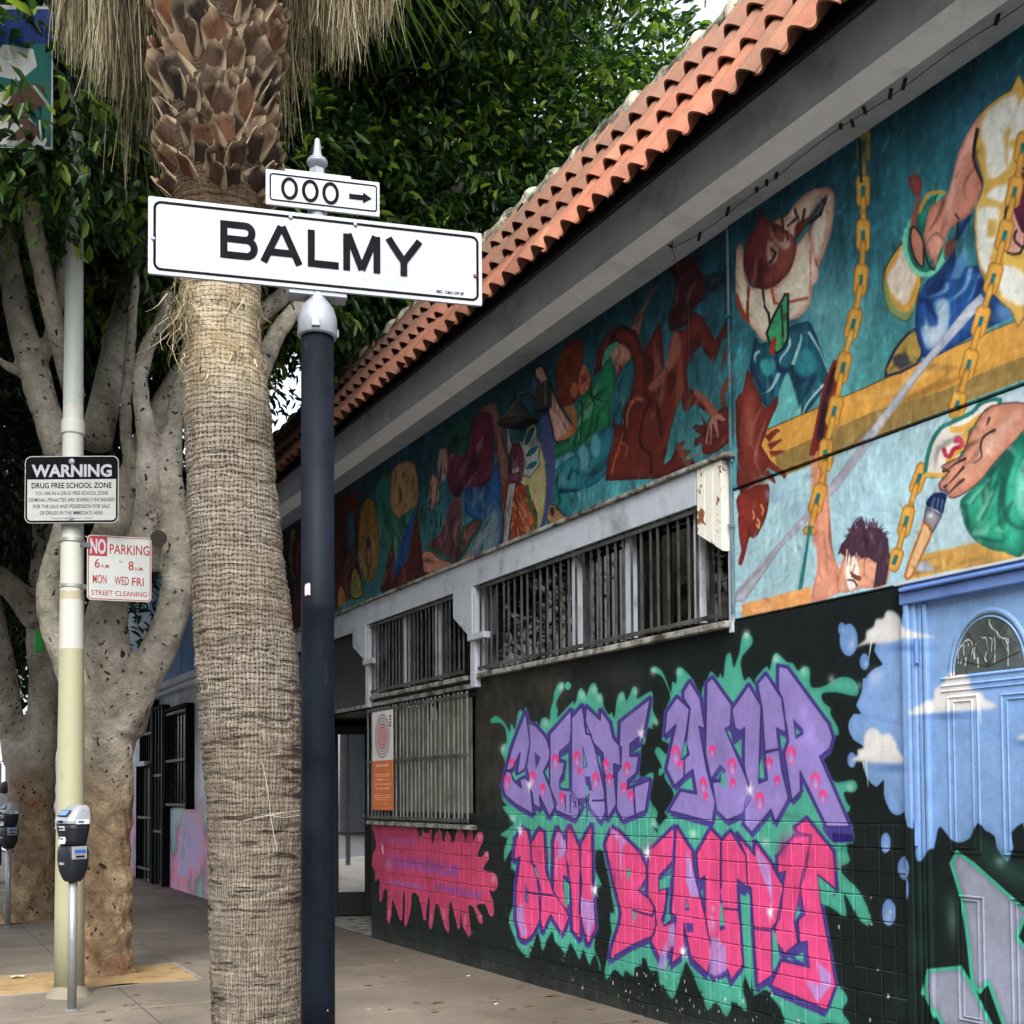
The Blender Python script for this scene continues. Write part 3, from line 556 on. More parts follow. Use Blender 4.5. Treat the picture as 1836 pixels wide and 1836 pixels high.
# a pass of small dabs over both murals: each takes the colour under it, a little lighter or darker
_m = up.astype(np.float32)
for i in range(9000):
    x = random.uniform(560, 1836); y0_ = 1440-(x+142)*.715; y1_ = 1440-(x+142)*(.26 if x < 1310 else .215); y = random.uniform(y0_, y1_) if y1_ > y0_ else y0_
    qc = to_can([[x, y]])[0]; ix, iy = int(qc[0]), int(qc[1])
    if not (2 < ix < CW-2 and 2 < iy < CH-2) or not up[iy, ix]: continue
    c_ = CAN[iy, ix]*255; k = random.choice((.62, .74, .84, 1.15, 1.28, 1.45)); far_ = max(.35, min(1, (x-300)/1100)); l = random.uniform(7, 24)*far_; a_ = 1.2+1.1*math.sin(x*.013)+.9*math.sin(y*.021)+random.uniform(-.3, .3)
    stroke([[x, y], [x+l*math.cos(a_)*.7, y-l*math.sin(a_)]], np.clip(c_*k+random.uniform(-4, 6), 0, 255), random.uniform(2, 5.5)*far_, .8, soft=1, alpha=random.uniform(.2, .55))
_g = CAN.mean(-1, keepdims=True); _u = up[..., None].astype(np.float32); CAN[:] = CAN*(1-_u)+(_g+(CAN-_g)*.86)*(1+.12*NZ[..., None]+.06*NB[..., None])*np.where(YY >= 5.03, .9, 1.04)[..., None]*_u  # left half darkened evenly, standing in for the tree shade on it
# ---- lower wall: graffiti
CLIP = (~up).astype(np.float32)
A = P(860, 1150, 5.2457); B = P(1160, 1120, 4.59); Cc = P(860, 1440, 4.59); D = P(1180, 1440, 4.59); J = P(660, 1440, 7.0615)
MINT, MINTD, IND, LIL, PNK = (80, 172, 150), (44, 124, 108), (74, 64, 142), (150, 134, 202), (226, 80, 138)
def splash(q, c=MINT, e=MINTD):
    poly(q, (44, 96, 88), sm=3, soft=6, alpha=.45, nz=.3); poly(q, c, sm=3, edge=e, ew=5, ea=.55, nz=.06)
splash(A('100,735 135,705 180,715 235,770 280,850 290,780 310,790 325,830 350,740 355,680 380,645 410,665 435,615 455,720 510,770 535,755 560,790 580,730 620,715 645,740 652,760 665,640 690,560 700,470 740,400 780,385 790,430 740,530 718,590 735,650 735,710 875,565 880,600 905,560 925,470 955,440 985,480 1000,520 1030,430 1065,390 1100,420 1112,490 1140,490 1155,540 1170,620 1215,690 1240,665 1265,720 1285,560 1320,480 1355,480 1378,560 1430,450 1460,425 1480,470 1480,540 1610,470 1630,550 1625,640 1665,740 1670,790 1630,770 1620,830 1580,820 1550,970 1520,985 1505,1270 1635,1235 1600,1480 1665,1590 1665,1660 1640,1660 1690,1740 1680,1775 1600,1720 1650,1800 1700,1860 280,1860 320,1720 280,1650 320,1600 230,1520 200,1400 240,1170 200,1040 215,970 250,950 240,830 190,770 110,770'))
oval(1018, 1230, 5.5, 7.5, MINT)
splash(B('30,370 60,345 110,370 150,440 195,560 205,470 240,480 245,370 280,355 330,400 380,460 445,590 450,530 490,460 525,385 580,440 600,400 625,440 640,300 660,240 690,245 710,355 735,300 760,220 780,100 820,72 865,110 860,170 790,250 770,310 775,370 800,460 840,430 885,500 890,450 980,345 1005,380 1030,280 1060,235 1110,270 1150,310 1200,320 1240,380 1290,345 1340,370 1345,510 1450,510 1580,435 1690,450 1735,520 1720,590 1560,560 1440,570 1450,640 1510,690 1510,740 1570,850 1575,910 1540,920 1530,990 1480,1070 1430,1100 1500,1240 1560,1300 1690,1280 1730,1330 1700,1380 1620,1380 1640,1460 1670,1500 1660,1540 1640,1560 1700,1680 1705,1790 1640,1810 1500,1900 0,1900 -160,1760 0,1760 110,1730 200,1640 150,1560 150,1530 220,1400 140,1260 160,1200 100,1250 95,1190 120,1170 65,1060 70,1020 100,1010 160,1070 180,990 130,960 120,930 150,700 190,600 150,480 110,420 40,390'))
splash(Cc('270,0 250,120 285,180 230,290 200,400 205,485 265,380 260,540 290,560 285,700 270,860 245,920 245,1000 290,1120 300,1160 340,1220 405,1275 415,1180 440,1185 480,1060 515,1215 560,1120 600,1060 620,1140 665,1190 710,1240 745,1150 790,1230 825,1290 850,1200 885,1290 910,1330 945,1250 975,1310 990,1385 995,1340 975,1270 945,1200 955,1040 965,880 950,700 1005,690 990,630 945,530 945,440 975,385 1015,400 1035,500 1070,660 1085,760 1110,900 1080,900 1070,960 1085,1060 1070,1120 1050,1280 1030,1370 1045,1455 1110,1370 1180,1430 1200,1380 1265,1425 1275,1360 1330,1330 1335,1280 1370,1290 1400,1380 1480,1390 1530,1540 1585,1610 1640,1480 1700,1300 1760,1420 1840,1480 1840,180 1600,150 1480,250 1395,150 1340,0'))
splash(D('0,200 0,1380 50,1500 110,1610 150,1540 220,1310 270,1380 340,1460 370,1600 410,1710 475,1640 560,1760 600,1680 605,1640 650,1650 720,1715 725,1640 700,1560 700,1480 745,1370 780,1550 790,1585 870,1540 920,1560 930,1600 1000,1680 1040,1800 1040,1840 1290,1840 1400,1810 1575,1840 1560,1780 1510,1710 1560,1630 1540,1560 1470,1480 1450,1340 1400,1060 1370,860 1400,850 1470,890 1520,935 1550,930 1550,880 1530,760 1560,780 1640,940 1720,1010 1755,980 1740,900 1650,720 1520,580 1510,520 1560,500 1580,460 1540,380 1480,370 1410,340 1300,200 1100,100 900,100 400,100'))
for (x, y, a) in ((1006, 1232, .8), (1044, 1247, .8), (1064, 1237, .6), (1075, 1252, .6), (1113, 1250, .6), (1139, 1240, .6), (978, 1296, .6), (901, 1343, .7), (919, 1467, .7), (1175, 1295, .6), (1171, 1478, .7), (1338, 1138, 1), (1171, 1204, .8), (1216, 1205, .6), (1391, 1182, .8), (1441, 1203, .7), (1490, 1218, .7), (1524, 1412, .6), (1243, 1495, 1), (1440, 1480, .9), (1372, 1510, .9), (1540, 1230, .5), (1240, 1560, .5)):
    glow(x, y, 7, 9, (214, 236, 226), a*.75)
CRE = ['430,665 470,955 425,1200 350,1250 378,1050 300,1205 245,1215 300,1010 365,830', '245,1222 292,1232 315,1310 388,1378 375,1295 430,1285 472,1330 502,1625 350,1540 240,1450 212,1360',
       '455,765 530,800 625,915 662,1040 655,1110 598,1230 722,1530 655,1652 560,1450 572,1575 505,1535 470,1300 440,1190 472,960',
       '660,870 857,648 860,830 845,955 750,1040 745,1135 798,1138 782,1240 752,1300 752,1392 865,1412 872,1420 962,1560 900,1672 715,1590 655,1350',
       '960,608 988,770 1035,865 1085,1020 1170,1400 1182,1600 1140,1695 1022,1555 1020,1480 870,1480 862,1400 862,722', '1000,618 1132,742 1136,648 1222,770 1250,910 1330,1000 1325,1175 1258,1152 1262,1270 1285,1530 1200,1672 1183,1400 1158,1055 1070,960 1030,860 990,742',
       '1320,760 1602,538 1560,770 1540,880 1480,910 1412,965 1410,1082 1492,1078 1470,1240 1388,1310 1388,1392 1600,1308 1556,1592 1342,1682 1282,1570 1290,1240 1328,1180 1310,960']
YOU = ['245,600 348,697 325,870 280,1110 305,1110 302,1255 225,1328 160,1190 200,990 237,825 142,915 160,720', '350,470 435,610 475,860 425,840 490,1200 560,1460 535,1628 178,1530 275,1370 408,1395 375,1193 305,1250 305,1105 345,1070 320,980 352,690 300,610 300,550',
       '535,440 692,660 685,835 640,860 835,1310 845,1440 780,1560 655,1612 572,1530 535,1300 600,1292 640,1200 600,1160 525,1275 478,1060 490,480', '835,500 937,672 930,860 918,1308 988,1278 970,1060 1087,1030 1105,1190 1162,1430 1055,1628 1018,1520 862,1712 798,1640 800,1480 845,1380 798,1180 800,850 730,912 698,700',
       '975,410 1107,610 1142,892 1065,852 1082,1020 968,1048 945,700 908,490', '1080,343 1152,358 1490,820 1527,930 1500,1022 1418,1088 1668,1665 1478,1662 1258,1208 1262,1370 1190,1450 1130,1060 1165,960 1112,610 1078,540']
OWN = ['350,205 395,230 418,340 428,470 482,640 502,720 500,960 440,1080 380,1132 330,1112 298,960 300,700 332,445 280,470 298,290', '490,213 527,242 547,560 602,720 705,870 735,940 680,1078 610,962 585,918 520,1062 500,950 482,720 465,520 425,500 420,340',
       '635,203 707,330 712,440 737,620 690,598 690,700 735,860 705,875 605,735 608,320', '740,193 817,350 838,640 832,760 825,1128 763,1045 748,700 715,430 718,240', '922,178 928,640 957,1030 890,1168 820,900 835,330']
BEA = ['1090,198 1152,240 1312,400 1372,520 1372,620 1298,722 1400,790 1442,860 1452,1000 1430,1092 1270,1160 1068,1282 1090,1170 1150,1000 1165,900 1080,560 1033,340', '1602,198 1592,470 1478,600 1478,722 1542,700 1520,880 1498,960 1520,1012 1612,968 1592,1210 1480,1272 1408,1132 1452,1000 1442,870 1380,760 1380,520 1400,390']
UTY = ['150,193 272,390 302,600 387,930 442,1240 410,1402 268,1270 240,1130 218,990 210,1240 108,1322 150,940 110,900 135,480', '430,213 522,310 592,233 722,430 737,700 652,628 660,860 702,1330 600,1462 570,1370 450,1422 428,1360 452,1250 412,1050 387,920 387,600 335,640 313,420',
       '643,253 792,430 795,318 917,480 1028,690 1002,950 930,1035 937,1420 818,1502 788,1060 768,700 735,680 722,430', '1250,268 1222,520 1170,700 1120,980 1152,1150 1043,1242 953,1112 1028,690 1050,560 983,580 983,440 1120,278', '1220,128 1442,400 1467,712 1318,590 1342,830 1462,1500 1385,1702 928,1502 1020,1298 1242,1352 1227,1138 1160,1150 1150,970 1203,920 1165,690 1262,268 1150,242 1133,200']
def letters(f, L, c, sh, lw=8, ec=None):
    q = [f(s) for s in L]
    for p in q:
        poly(p, IND, nz=.05); stroke(np.vstack([p, p[:1]]), IND, lw*1.25)
        for k in (.5, 1): poly(p+np.array(sh)*k, IND, nz=.05); 
    for p in q: poly(p, c, nz=.05, edge=ec or tuple(int(v*.9) for v in c), ew=3, ea=.5)
    for p in q: stroke(np.vstack([p, p[:1]]), (52, 44, 104), 2.2)
letters(A, CRE, LIL, (1, 9)); letters(B, YOU, LIL, (2, 10)); letters(Cc, OWN, PNK, (0, 9)); letters(Cc, BEA, PNK, (-2, 12)); letters(D, UTY, PNK, (-2, 13))
for i in range(90):     # uneven fades of the spray can inside the letters
    x, y = random.uniform(905, 1530), random.uniform(1230, 1760); qc = to_can([[x, y]])[0]; c_ = CAN[int(qc[1]), int(qc[0])]*255
    if c_[0] > 110: glow(x, y, random.uniform(8, 22), random.uniform(12, 34), np.clip(c_*random.choice((.82, .88, 1.12, 1.2)), 0, 255), random.uniform(.3, .6))
for i in range(46):     # thin runs of wet paint
    x, y = random.uniform(905, 1530), random.uniform(1440, 1790); qc = to_can([[x, y]])[0]; c_ = CAN[int(qc[1]), int(qc[0])]*255
    if c_.max() > 90: stroke([[x, y], [x+random.uniform(-1, 1), y+random.uniform(10, 44)]], c_*.92, random.uniform(1.4, 2.6), .8, alpha=.7)
poly(B('1440,1668 1702,1680 1705,1790 1540,1800 1480,1740'), IND); poly(B('1530,1725 1690,1735 1690,1780 1540,1780'), (44, 34, 120), line=(30, 24, 80), lw=2)
for f, s, c in ((A, '510,1040 568,1090 560,1135 528,1200', IND), (A, '965,970 1012,1170 970,1200', IND), (A, '985,1270 1035,1272 1058,1405 1012,1400', IND), (A, '755,1060 860,965 860,1390 752,1395 752,1300 800,1240 800,1135 750,1130', IND), (A, '758,1100 832,1050 838,1382 770,1380 752,1350 800,1300 815,1150 812,1118', MINT),
                (A, '975,1030 1000,1165 976,1185', MINT), (A, '612,1235 645,1180 650,1310', MINT), (A, '300,1250 320,1220 340,1270 430,1222 425,1255 385,1275 330,1310', MINT), (A, '1080,1000 1150,1060 1165,1290 1100,1100', IND), (A, '1100,1065 1128,1090 1148,1240', MINT), (A, '1395,1345 1500,1285 1490,1270 1605,1275 1600,1300', IND), (A, '1420,1010 1540,905 1520,985 1440,1050 1500,1030 1500,1062 1420,1080', IND), (A, '1000,1350 1020,1370 1015,1600 1000,1590', MINT),
                (B, '1200,775 1282,860 1287,905 1220,945', IND), (B, '1222,850 1258,890 1228,910', MINT), (B, '640,862 690,835 800,880 800,1160 780,1140', IND), (B, '655,875 685,880 710,1000 775,940 775,1110', MINT), (B, '620,1200 650,1290 640,1335 605,1340 608,1240', MINT), (B, '320,1340 350,1290 370,1365', MINT), (B, '300,1000 318,950 325,1060 280,1110', MINT), (B, '925,1150 942,1100 945,1260 922,1260', MINT), (B, '425,850 475,870 475,960 440,960', IND),
                (Cc, '380,650 402,760 395,830 372,800', IND), (Cc, '387,740 395,790 385,800', MINT), (Cc, '690,622 738,680 735,832 700,850', MINT), (Cc, '1205,528 1248,570 1220,652', MINT), (Cc, '1255,858 1292,920 1265,1002', MINT), (Cc, '1480,640 1590,540 1575,670 1490,715', IND), (Cc, '1490,650 1575,575 1568,670 1492,710', MINT), (Cc, '1510,985 1560,950 1550,975 1515,1000', MINT), (Cc, '450,540 465,520 482,640', MINT),
                (D, '232,770 258,882 222,882', IND), (D, '236,800 248,860 230,860', MINT), (D, '232,985 285,990 290,1065 240,1060', IND), (D, '10,640 100,580 95,690 15,715', MINT), (D, '505,640 525,800 552,1040 502,1052', IND), (D, '508,820 525,830 545,1010 505,1010', MINT), (D, '675,740 740,740 768,1560 720,1440', MINT), (D, '940,1040 975,1090 1000,1290 945,1390', MINT), (D, '1150,830 1200,915 1105,995 1130,900', IND), (D, '1150,840 1168,910 1120,970', MINT), (D, '1050,1250 1228,1140 1245,1352 1140,1310', IND), (D, '1120,1275 1195,1225 1195,1310', MINT), (D, '340,650 390,610 385,860', IND), (D, '352,720 370,715 370,790', MINT), (D, '1318,600 1465,725 1380,840 1345,830', MINT), (D, '660,660 735,700 720,770 665,740', IND)):
    poly(f(s), c, nz=.05)
for f, s in ((A, '245,1218 300,1218'), (A, '1165,1268 1262,1270'), (A, '1445,1380 1460,1620'), (A, '1060,1500 1180,1495'), (B, '968,1045 1085,1028'), (B, '525,1278 600,1292'), (Cc, '1440,862 1420,930 1260,880'), (Cc, '385,735 600,760'), (D, '545,868 665,880'), (D, '790,1032 930,1050'), (D, '1150,975 1162,1145'), (D, '520,310 518,700'), (A, '985,760 1000,870 1045,880')): stroke(f(s), (50, 40, 100), 3.2)
for f, s in ((Cc, '620,280 660,230 705,330 705,420 640,470 625,560 650,330'), (Cc, '300,860 360,820 375,1010 395,1080 350,1110 310,980'), (Cc, '830,780 940,810 945,980 900,1120 840,920'), (Cc, '1095,215 1230,330 1180,340 1160,600 1150,330 1090,250'), (Cc, '1700,380 1730,480 1810,760 1740,780 1700,640'), (Cc, '1550,1020 1610,980 1600,1180 1560,1180'),
             (D, '800,370 910,500 935,640 945,850 900,700 810,480'), (D, '240,400 265,480 335,780 270,740 230,640 250,600'), (D, '430,1110 500,1110 520,1160 560,1180 560,1380 470,1430 425,1400'), (D, '1300,1300 1420,1400 1425,1500 1310,1640 1210,1460 1340,1500'), (D, '20,1240 90,1100 60,1380 0,1370')):
    poly(f(s), (178, 150, 216), sm=1, soft=1, alpha=.85)
for (x, y, rx, ry) in ((453, 868, 18, 30), (445, 1000, 26, 60), (440, 940, 12, 20)): q = D('%d,%d' % (x, y))[0]; glow(q[0], q[1], rx/4.59, ry/4.59, (196, 160, 214), .9)
for f, x, y, rx, ry in ((A, 708, 1130, 30, 70), (A, 912, 1110, 30, 78), (A, 255, 1330, 27, 75), (A, 495, 1290, 25, 70), (A, 588, 1400, 20, 52), (A, 1088, 1310, 30, 78), (A, 1185, 1170, 22, 60), (A, 1215, 1300, 22, 55), (A, 1382, 1205, 30, 70), (A, 1352, 1390, 22, 60), (A, 1420, 1460, 22, 55), (A, 770, 1480, 20, 60), (A, 300, 1145, 16, 36), (A, 940, 1230, 12, 26),
                        (B, 233, 1075, 33, 82), (B, 275, 1160, 14, 35), (B, 535, 1045, 18, 50), (B, 697, 1175, 34, 78), (B, 703, 1310, 15, 38), (B, 460, 1330, 28, 72), (B, 480, 1420, 10, 30), (B, 1003, 1150, 22, 55), (B, 1068, 1290, 15, 38), (B, 1182, 1080, 38, 80), (B, 1383, 1295, 38, 75), (B, 1443, 1420, 28, 58), (B, 925, 1460, 36, 82)):
    q = f('%d,%d' % (x, y))[0]; s = 5.2457 if f is A else 4.59; rx /= s; ry /= s
    tt = np.linspace(0, 6.3, 20); stroke(np.stack([q[0]+rx*.85*np.cos(tt), q[1]+ry*.85*np.sin(tt)], 1), (206, 90, 160), 2.4, soft=1, alpha=.8)
    stroke(np.stack([q[0]+rx*.8*np.cos(tt[10:]), q[1]+ry*.8*np.sin(tt[10:])], 1), (240, 60, 130), 4, soft=1, alpha=.9); glow(q[0]+rx*.1, q[1]+ry*.4, rx*.5, ry*.4, (214, 170, 220), .7)
for s in ('800,1440 805,1600', '850,1440 850,1620', '930,1500 935,1660', '1000,1450 1010,1700', '870,1500 905,1530 880,1560', '900,1500 905,1570', '935,1490 930,1590', '1030,1440 1010,1500 1040,1560'): stroke(A(s), (26, 22, 48), 2.4, 1.2, alpha=.8)
for s in ('1080,170 1085,420', '1165,420 1165,640', '655,900 668,1110', '700,300 720,480', '630,450 640,620'): stroke(Cc(s), (214, 170, 220), 2, 1, alpha=.8)
for x, y, r_ in ((949, 1408, 15), (1149, 1316, 16), (932, 1489, 15), (1066, 1596, 18), (1160, 1529, 17), (1344, 1417, 17), (1381, 1636, 18), (1225, 1706, 16)): sparkle(x, y, r_)
# pink splash under the barred window
poly(J('20,225 70,230 110,290 160,260 200,290 580,285 620,300 640,420 680,410 685,320 710,370 760,380 790,320 810,360 800,450 815,520 850,400 870,350 905,330 935,380 940,450 970,500 985,370 1020,365 1050,440 1050,500 1090,480 1110,380 1160,320 1210,380 1240,500 1265,350 1320,330 1330,480 1360,420 1400,370 1450,380 1450,500 1380,660 1440,680 1480,620 1520,620 1520,720 1450,840 1590,880 1640,960 1640,1060 1590,1120 1530,1100 1580,1240 1585,1430 1530,1410 1480,1280 1370,1300 1440,1420 1450,1520 1400,1510 1340,1330 1270,1300 1290,1500 1300,1640 1280,1700 1200,1560 1160,1340 1160,1560 1130,1580 1050,1230 1020,1400 1030,1600 1010,1640 960,1540 900,1320 850,1280 830,1480 800,1590 770,1540 780,1180 740,1330 730,1460 700,1470 640,1180 560,1140 540,1330 490,1540 460,1520 470,1110 430,1250 435,1460 400,1470 310,1210 290,1440 265,1520 240,1480 240,1120 200,1100 180,1220 150,1250 140,1100 150,950 90,990 90,870 40,790 60,640 100,560 80,400 30,300'),
     (190, 66, 106), sm=2, edge=(206, 110, 134), ew=5, ea=.45, nz=.12)
for x, y, rx, ry in ((1590, 960, 45, 60), (1415, 440, 25, 60), (1500, 660, 25, 50), (800, 1450, 14, 60), (960, 1400, 14, 90), (270, 1380, 12, 80), (1230, 1480, 14, 80), (1420, 1430, 16, 50)): q = J('%d,%d' % (x, y))[0]; glow(q[0], q[1], rx/7, ry/7, (238, 170, 190), .6)
def scribble(x0, y0, x1, y1, h, n, c, w=1.4, a=.7):
    for i in range(n):
        t = i/n; x = x0+(x1-x0)*t+random.uniform(-1, 1); y = y0+(y1-y0)*t; hh = h*random.uniform(.5, 1)
        stroke([[x, y+hh/2], [x+random.uniform(-1.5, 1.5), y], [x+random.uniform(0, 2.5), y-hh/2]], c, w, .8, alpha=a)
scribble(686, 1503, 748, 1512, 14, 34, (150, 96, 170)); scribble(702, 1543, 826, 1563, 26, 74, (128, 90, 180)); scribble(730, 1540, 824, 1560, 24, 30, (70, 40, 110), 1.1, .5); scribble(698, 1580, 762, 1592, 12, 40, (140, 110, 190)); scribble(780, 1588, 866, 1606, 18, 52, (96, 80, 178))
glow(696, 1548, 6, 12, (168, 130, 160), .8); stroke([[685, 1515], [687, 1530]], (225, 190, 200), 3)
# sky and clouds round the door
BLU = (130, 166, 216)
poly(L3('1840,-170 1300,-150 1240,-100 1210,40 1210,0 1180,-60 1110,-50 1060,-30 1040,10 980,0 980,100 1000,190 930,190 900,260 930,330 980,360 1000,420 980,460 1000,530 1050,580 1090,540 1090,620 1120,700 1160,730 1200,710 1210,670 1240,790 1265,800 1270,940 1290,975 1320,930 1350,900 1365,820 1385,790 1430,850 1480,875 1540,850 1580,770 1620,810 1670,840 1680,900 1720,960 1740,975 1770,900 1760,820 1820,770 1840,780'), BLU, sm=2, edge=(100, 142, 204), ew=7, ea=.5, nz=.06, grad=((140, 178, 226), 1560, 1250, 1700, 1100))
poly(K('1510,360 1860,290 1860,1400 1130,1400 1120,1200 1170,1060 1240,1000 1295,970 1245,900 1240,800 1480,660 1490,440'), BLU, sm=2, edge=(92, 132, 196), ew=6, ea=.4, nz=.06)
poly([[1629, 1062], [1700, 1040], [1880, 990], [1880, 1330], [1629, 1330]], BLU, nz=.06, grad=((142, 180, 228), 1700, 1300, 1700, 1050))
for q in (K('1015,770 75,135'), K('958,680 30,55'), K('1145,950 40,70')):
    cx_, cy_ = q[0]; rx, ry = (q[1]-[1300, 980]); oval(cx_, cy_, rx, ry, (118, 154, 208), edge=(86, 124, 190), ew=5); glow(cx_+rx*.3, cy_+ry*.3, rx*.5, ry*.4, (168, 190, 226), .7)
for a, b, rx, ry in ((920, 435, 24, 42), (1102, 875, 27, 55), (1208, 1010, 42, 65), (1228, 1115, 20, 65), (1118, 1245, 37, 72)):
    oval(1216+a/2.961, 1216+b/2.961, rx/2.961, ry/2.961, (118, 152, 208), edge=(84, 120, 188), ew=4); glow(1216+a/2.961, 1216+(b+ry*.4)/2.961, rx/5, ry/7, (176, 192, 226), .6)
glow(1570, 1214, 12, 16, (190, 208, 232), .7); glow(1620, 1290, 20, 30, (150, 180, 222), .5); glow(1590, 1340, 20, 20, (92, 130, 190), .4)
def cloud(p, sh):
    glow(sh[0], sh[1], sh[2], 8, (70, 104, 160), .55); poly(p, (226, 226, 226), sm=3, edge=(190, 194, 204), ew=5, ea=.5, soft=1, nz=.05)
cloud(K('1070,832 1150,770 1160,700 1220,660 1240,600 1300,590 1320,540 1370,528 1430,570 1460,630 1520,680 1600,712 1722,745 1600,757 1450,772 1300,800 1180,802'), (1630, 1163, 40))
cloud(L3('915,437 950,410 950,380 980,370 985,310 1010,270 1050,268 1080,300 1120,293 1150,330 1170,390 1212,447 1100,452 1000,447'), (1600, 1378, 34))
cloud(L3('1245,195 1280,145 1345,110 1350,60 1400,25 1420,-20 1470,-35 1530,-10 1550,60 1600,75 1620,110 1660,130 1672,160 1500,175 1350,185'), (1700, 1284, 50))
cloud(L3('1790,320 1840,290 1840,325'), (1830, 1334, 16))
for a in ((1552, 1365, 1556, 1412), (1547, 1366, 1549, 1380), (1562, 1150, 1557, 1182), (1753, 1266, 1755, 1298)): stroke([[a[0], a[1]], [a[2], a[3]]], (228, 228, 230), 3, 1)
# grey block letters low on the door
for q in (L3('1472,925 1560,990 1840,1240 1788,1375 1840,1450 1840,1860 1725,1860 1637,1612 1590,1668 1552,1620 1530,1400 1500,1180 1440,985'), L3('1330,1552 1490,1537 1560,1660 1660,1860 1400,1860 1310,1670')):
    poly(q, (150, 156, 176), edge=(104, 106, 128), ew=6, ea=.8, nz=.06); stroke(np.vstack([q, q[:1]]), (70, 176, 146), 6.5)
glow(1800, 1560, 60, 22, (60, 120, 104), .45, .5); glow(1770, 1520, 40, 14, (30, 84, 70), .5, .6); glow(1700, 1640, 12, 40, (70, 130, 110), .4); glow(1660, 1600, 20, 60, (30, 80, 66), .4); glow(1650, 1700, 30, 40, (30, 90, 76), .3); glow(1790, 1545, 12, 10, (160, 180, 180), .5, .6); glow(1706, 1650, 8, 40, (110, 130, 140), .5)
glow(1625, 1790, 30, 40, (30, 84, 76), .35)
# pale broken lines along the level joints, chips near the pavement
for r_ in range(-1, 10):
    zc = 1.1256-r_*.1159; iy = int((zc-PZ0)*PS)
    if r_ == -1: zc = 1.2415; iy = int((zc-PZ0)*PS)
    joint_pale = np.clip(fieldnoise(1, CW, 22, 1, 40+r_)[0]*.9+fieldnoise(1, CW, 5, 1, 70+r_)[0]*.4-.28, 0, .5)*(.8 if r_ < 8 else .4)
    joint_pale = joint_pale*(YY[0] > 3.8)
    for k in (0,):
        CAN[iy+k] = CAN[iy+k]*(1-joint_pale[:, None])+C3((176, 178, 186))*joint_pale[:, None]
for i in range(110):
    x = random.gauss(1180, 150) if i < 100 else random.uniform(1500, 1635); 
    q = on_x(x, 1700, WX); yb = random.uniform(.05, .33) if i < 100 else random.uniform(.2, 1.0)
    iy, ix = int((yb-PZ0)*PS), int((q[1]-PY0)*PS); s_ = random.choice((1, 1, 2, 2, 3))
    if 3.8 < q[1] < 10 and 0 < ix < CW-4: CAN[iy:iy+s_+random.randint(0, 3), ix:ix+s_] = C3((206, 206, 204))
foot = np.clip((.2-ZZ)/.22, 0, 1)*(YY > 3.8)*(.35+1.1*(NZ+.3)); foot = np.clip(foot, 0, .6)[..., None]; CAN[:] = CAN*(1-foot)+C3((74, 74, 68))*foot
CLIP = None
def make_image(name, arr, alpha=False):
    h, w = arr.shape[:2]; im = bpy.data.images.new(name, w, h); a = np.ones((h, w, 4), np.float32); a[..., :3] = np.clip(arr, 0, 1); im.pixels.foreach_set(a.ravel()); im.update(); im.pack(); return im
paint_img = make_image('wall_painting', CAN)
print('PAINT', _t.time()-_T0)
# ------------------------------------------------------------------ materials
def paint_material():
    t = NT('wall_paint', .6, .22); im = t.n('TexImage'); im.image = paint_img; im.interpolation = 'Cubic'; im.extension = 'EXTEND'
    sp = t.n('SeparateXYZ'); t.l(t.pos(), sp.inputs[0]); cb = t.n('CombineXYZ')
    t.l(t.math('DIVIDE', t.math('SUBTRACT', sp.outputs[1], PY0), PY1-PY0), cb.inputs[0]); t.l(t.math('DIVIDE', t.math('SUBTRACT', sp.outputs[2], PZ0), PZ1-PZ0), cb.inputs[1])
    t.l(cb.outputs[0], im.inputs['Vector'])
    g = t.mix(1.0, t.ramp(t.noise(1.4, 10, .7), [(.35, (.78, .77, .74, 1)), (.62, (1, 1, 1, 1))]), t.ramp(t.noise(26, 8, .75, stretch=(1, 1, .5)), [(.3, (.84, .84, .84, 1)), (.55, (1, 1, 1, 1)), (.75, (1.07, 1.07, 1.05, 1))]), 'MULTIPLY')
    gg = t.n('Gamma'); gg.inputs[1].default_value = 1.04; t.l(t.mix(1.0, im.outputs[0], g, 'MULTIPLY'), gg.inputs[0])
    t.color(gg.outputs[0]); t.rough(t.ramp(t.noise(7, 6), [(.3, (.5,)*3+(1,)), (.7, (.78,)*3+(1,))]))
    t.bump(t.math('ADD', t.noise(70, 6, .7), t.math('MULTIPLY', t.noise(9, 4), 1.5)), .28, .006); return t.m
M_PAINT = paint_material()
M_TRIM = simple('trim_paint', srgb(180, 188, 198), .55, vary=.08, dirt=srgb(92, 92, 88), dirt_scale=3.2, dirt_pos=(.52, .8), bump=.15)
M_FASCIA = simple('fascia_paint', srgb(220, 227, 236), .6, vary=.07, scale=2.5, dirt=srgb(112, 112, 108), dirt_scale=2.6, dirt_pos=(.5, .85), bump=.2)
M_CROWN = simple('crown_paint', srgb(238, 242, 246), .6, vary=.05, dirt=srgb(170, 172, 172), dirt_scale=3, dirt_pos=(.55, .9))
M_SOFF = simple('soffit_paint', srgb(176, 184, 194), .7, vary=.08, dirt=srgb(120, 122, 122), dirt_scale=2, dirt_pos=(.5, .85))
M_LEDGE = simple('ledge_paint', srgb(160, 160, 152), .7, vary=.25, scale=14, dirt=srgb(64, 60, 54), dirt_scale=8, dirt_pos=(.42, .6), bump=.4)
M_BAR = simple('bar_metal', srgb(96, 97, 94), .55, .2, vary=.35, scale=12, dirt=srgb(44, 38, 34), dirt_scale=6, dirt_pos=(.36, .62), bump=.25)
M_BAR2 = simple('bar_grey', srgb(138, 141, 138), .55, .2, vary=.3, scale=12, dirt=srgb(70, 66, 60), dirt_scale=6, dirt_pos=(.45, .7), bump=.25)
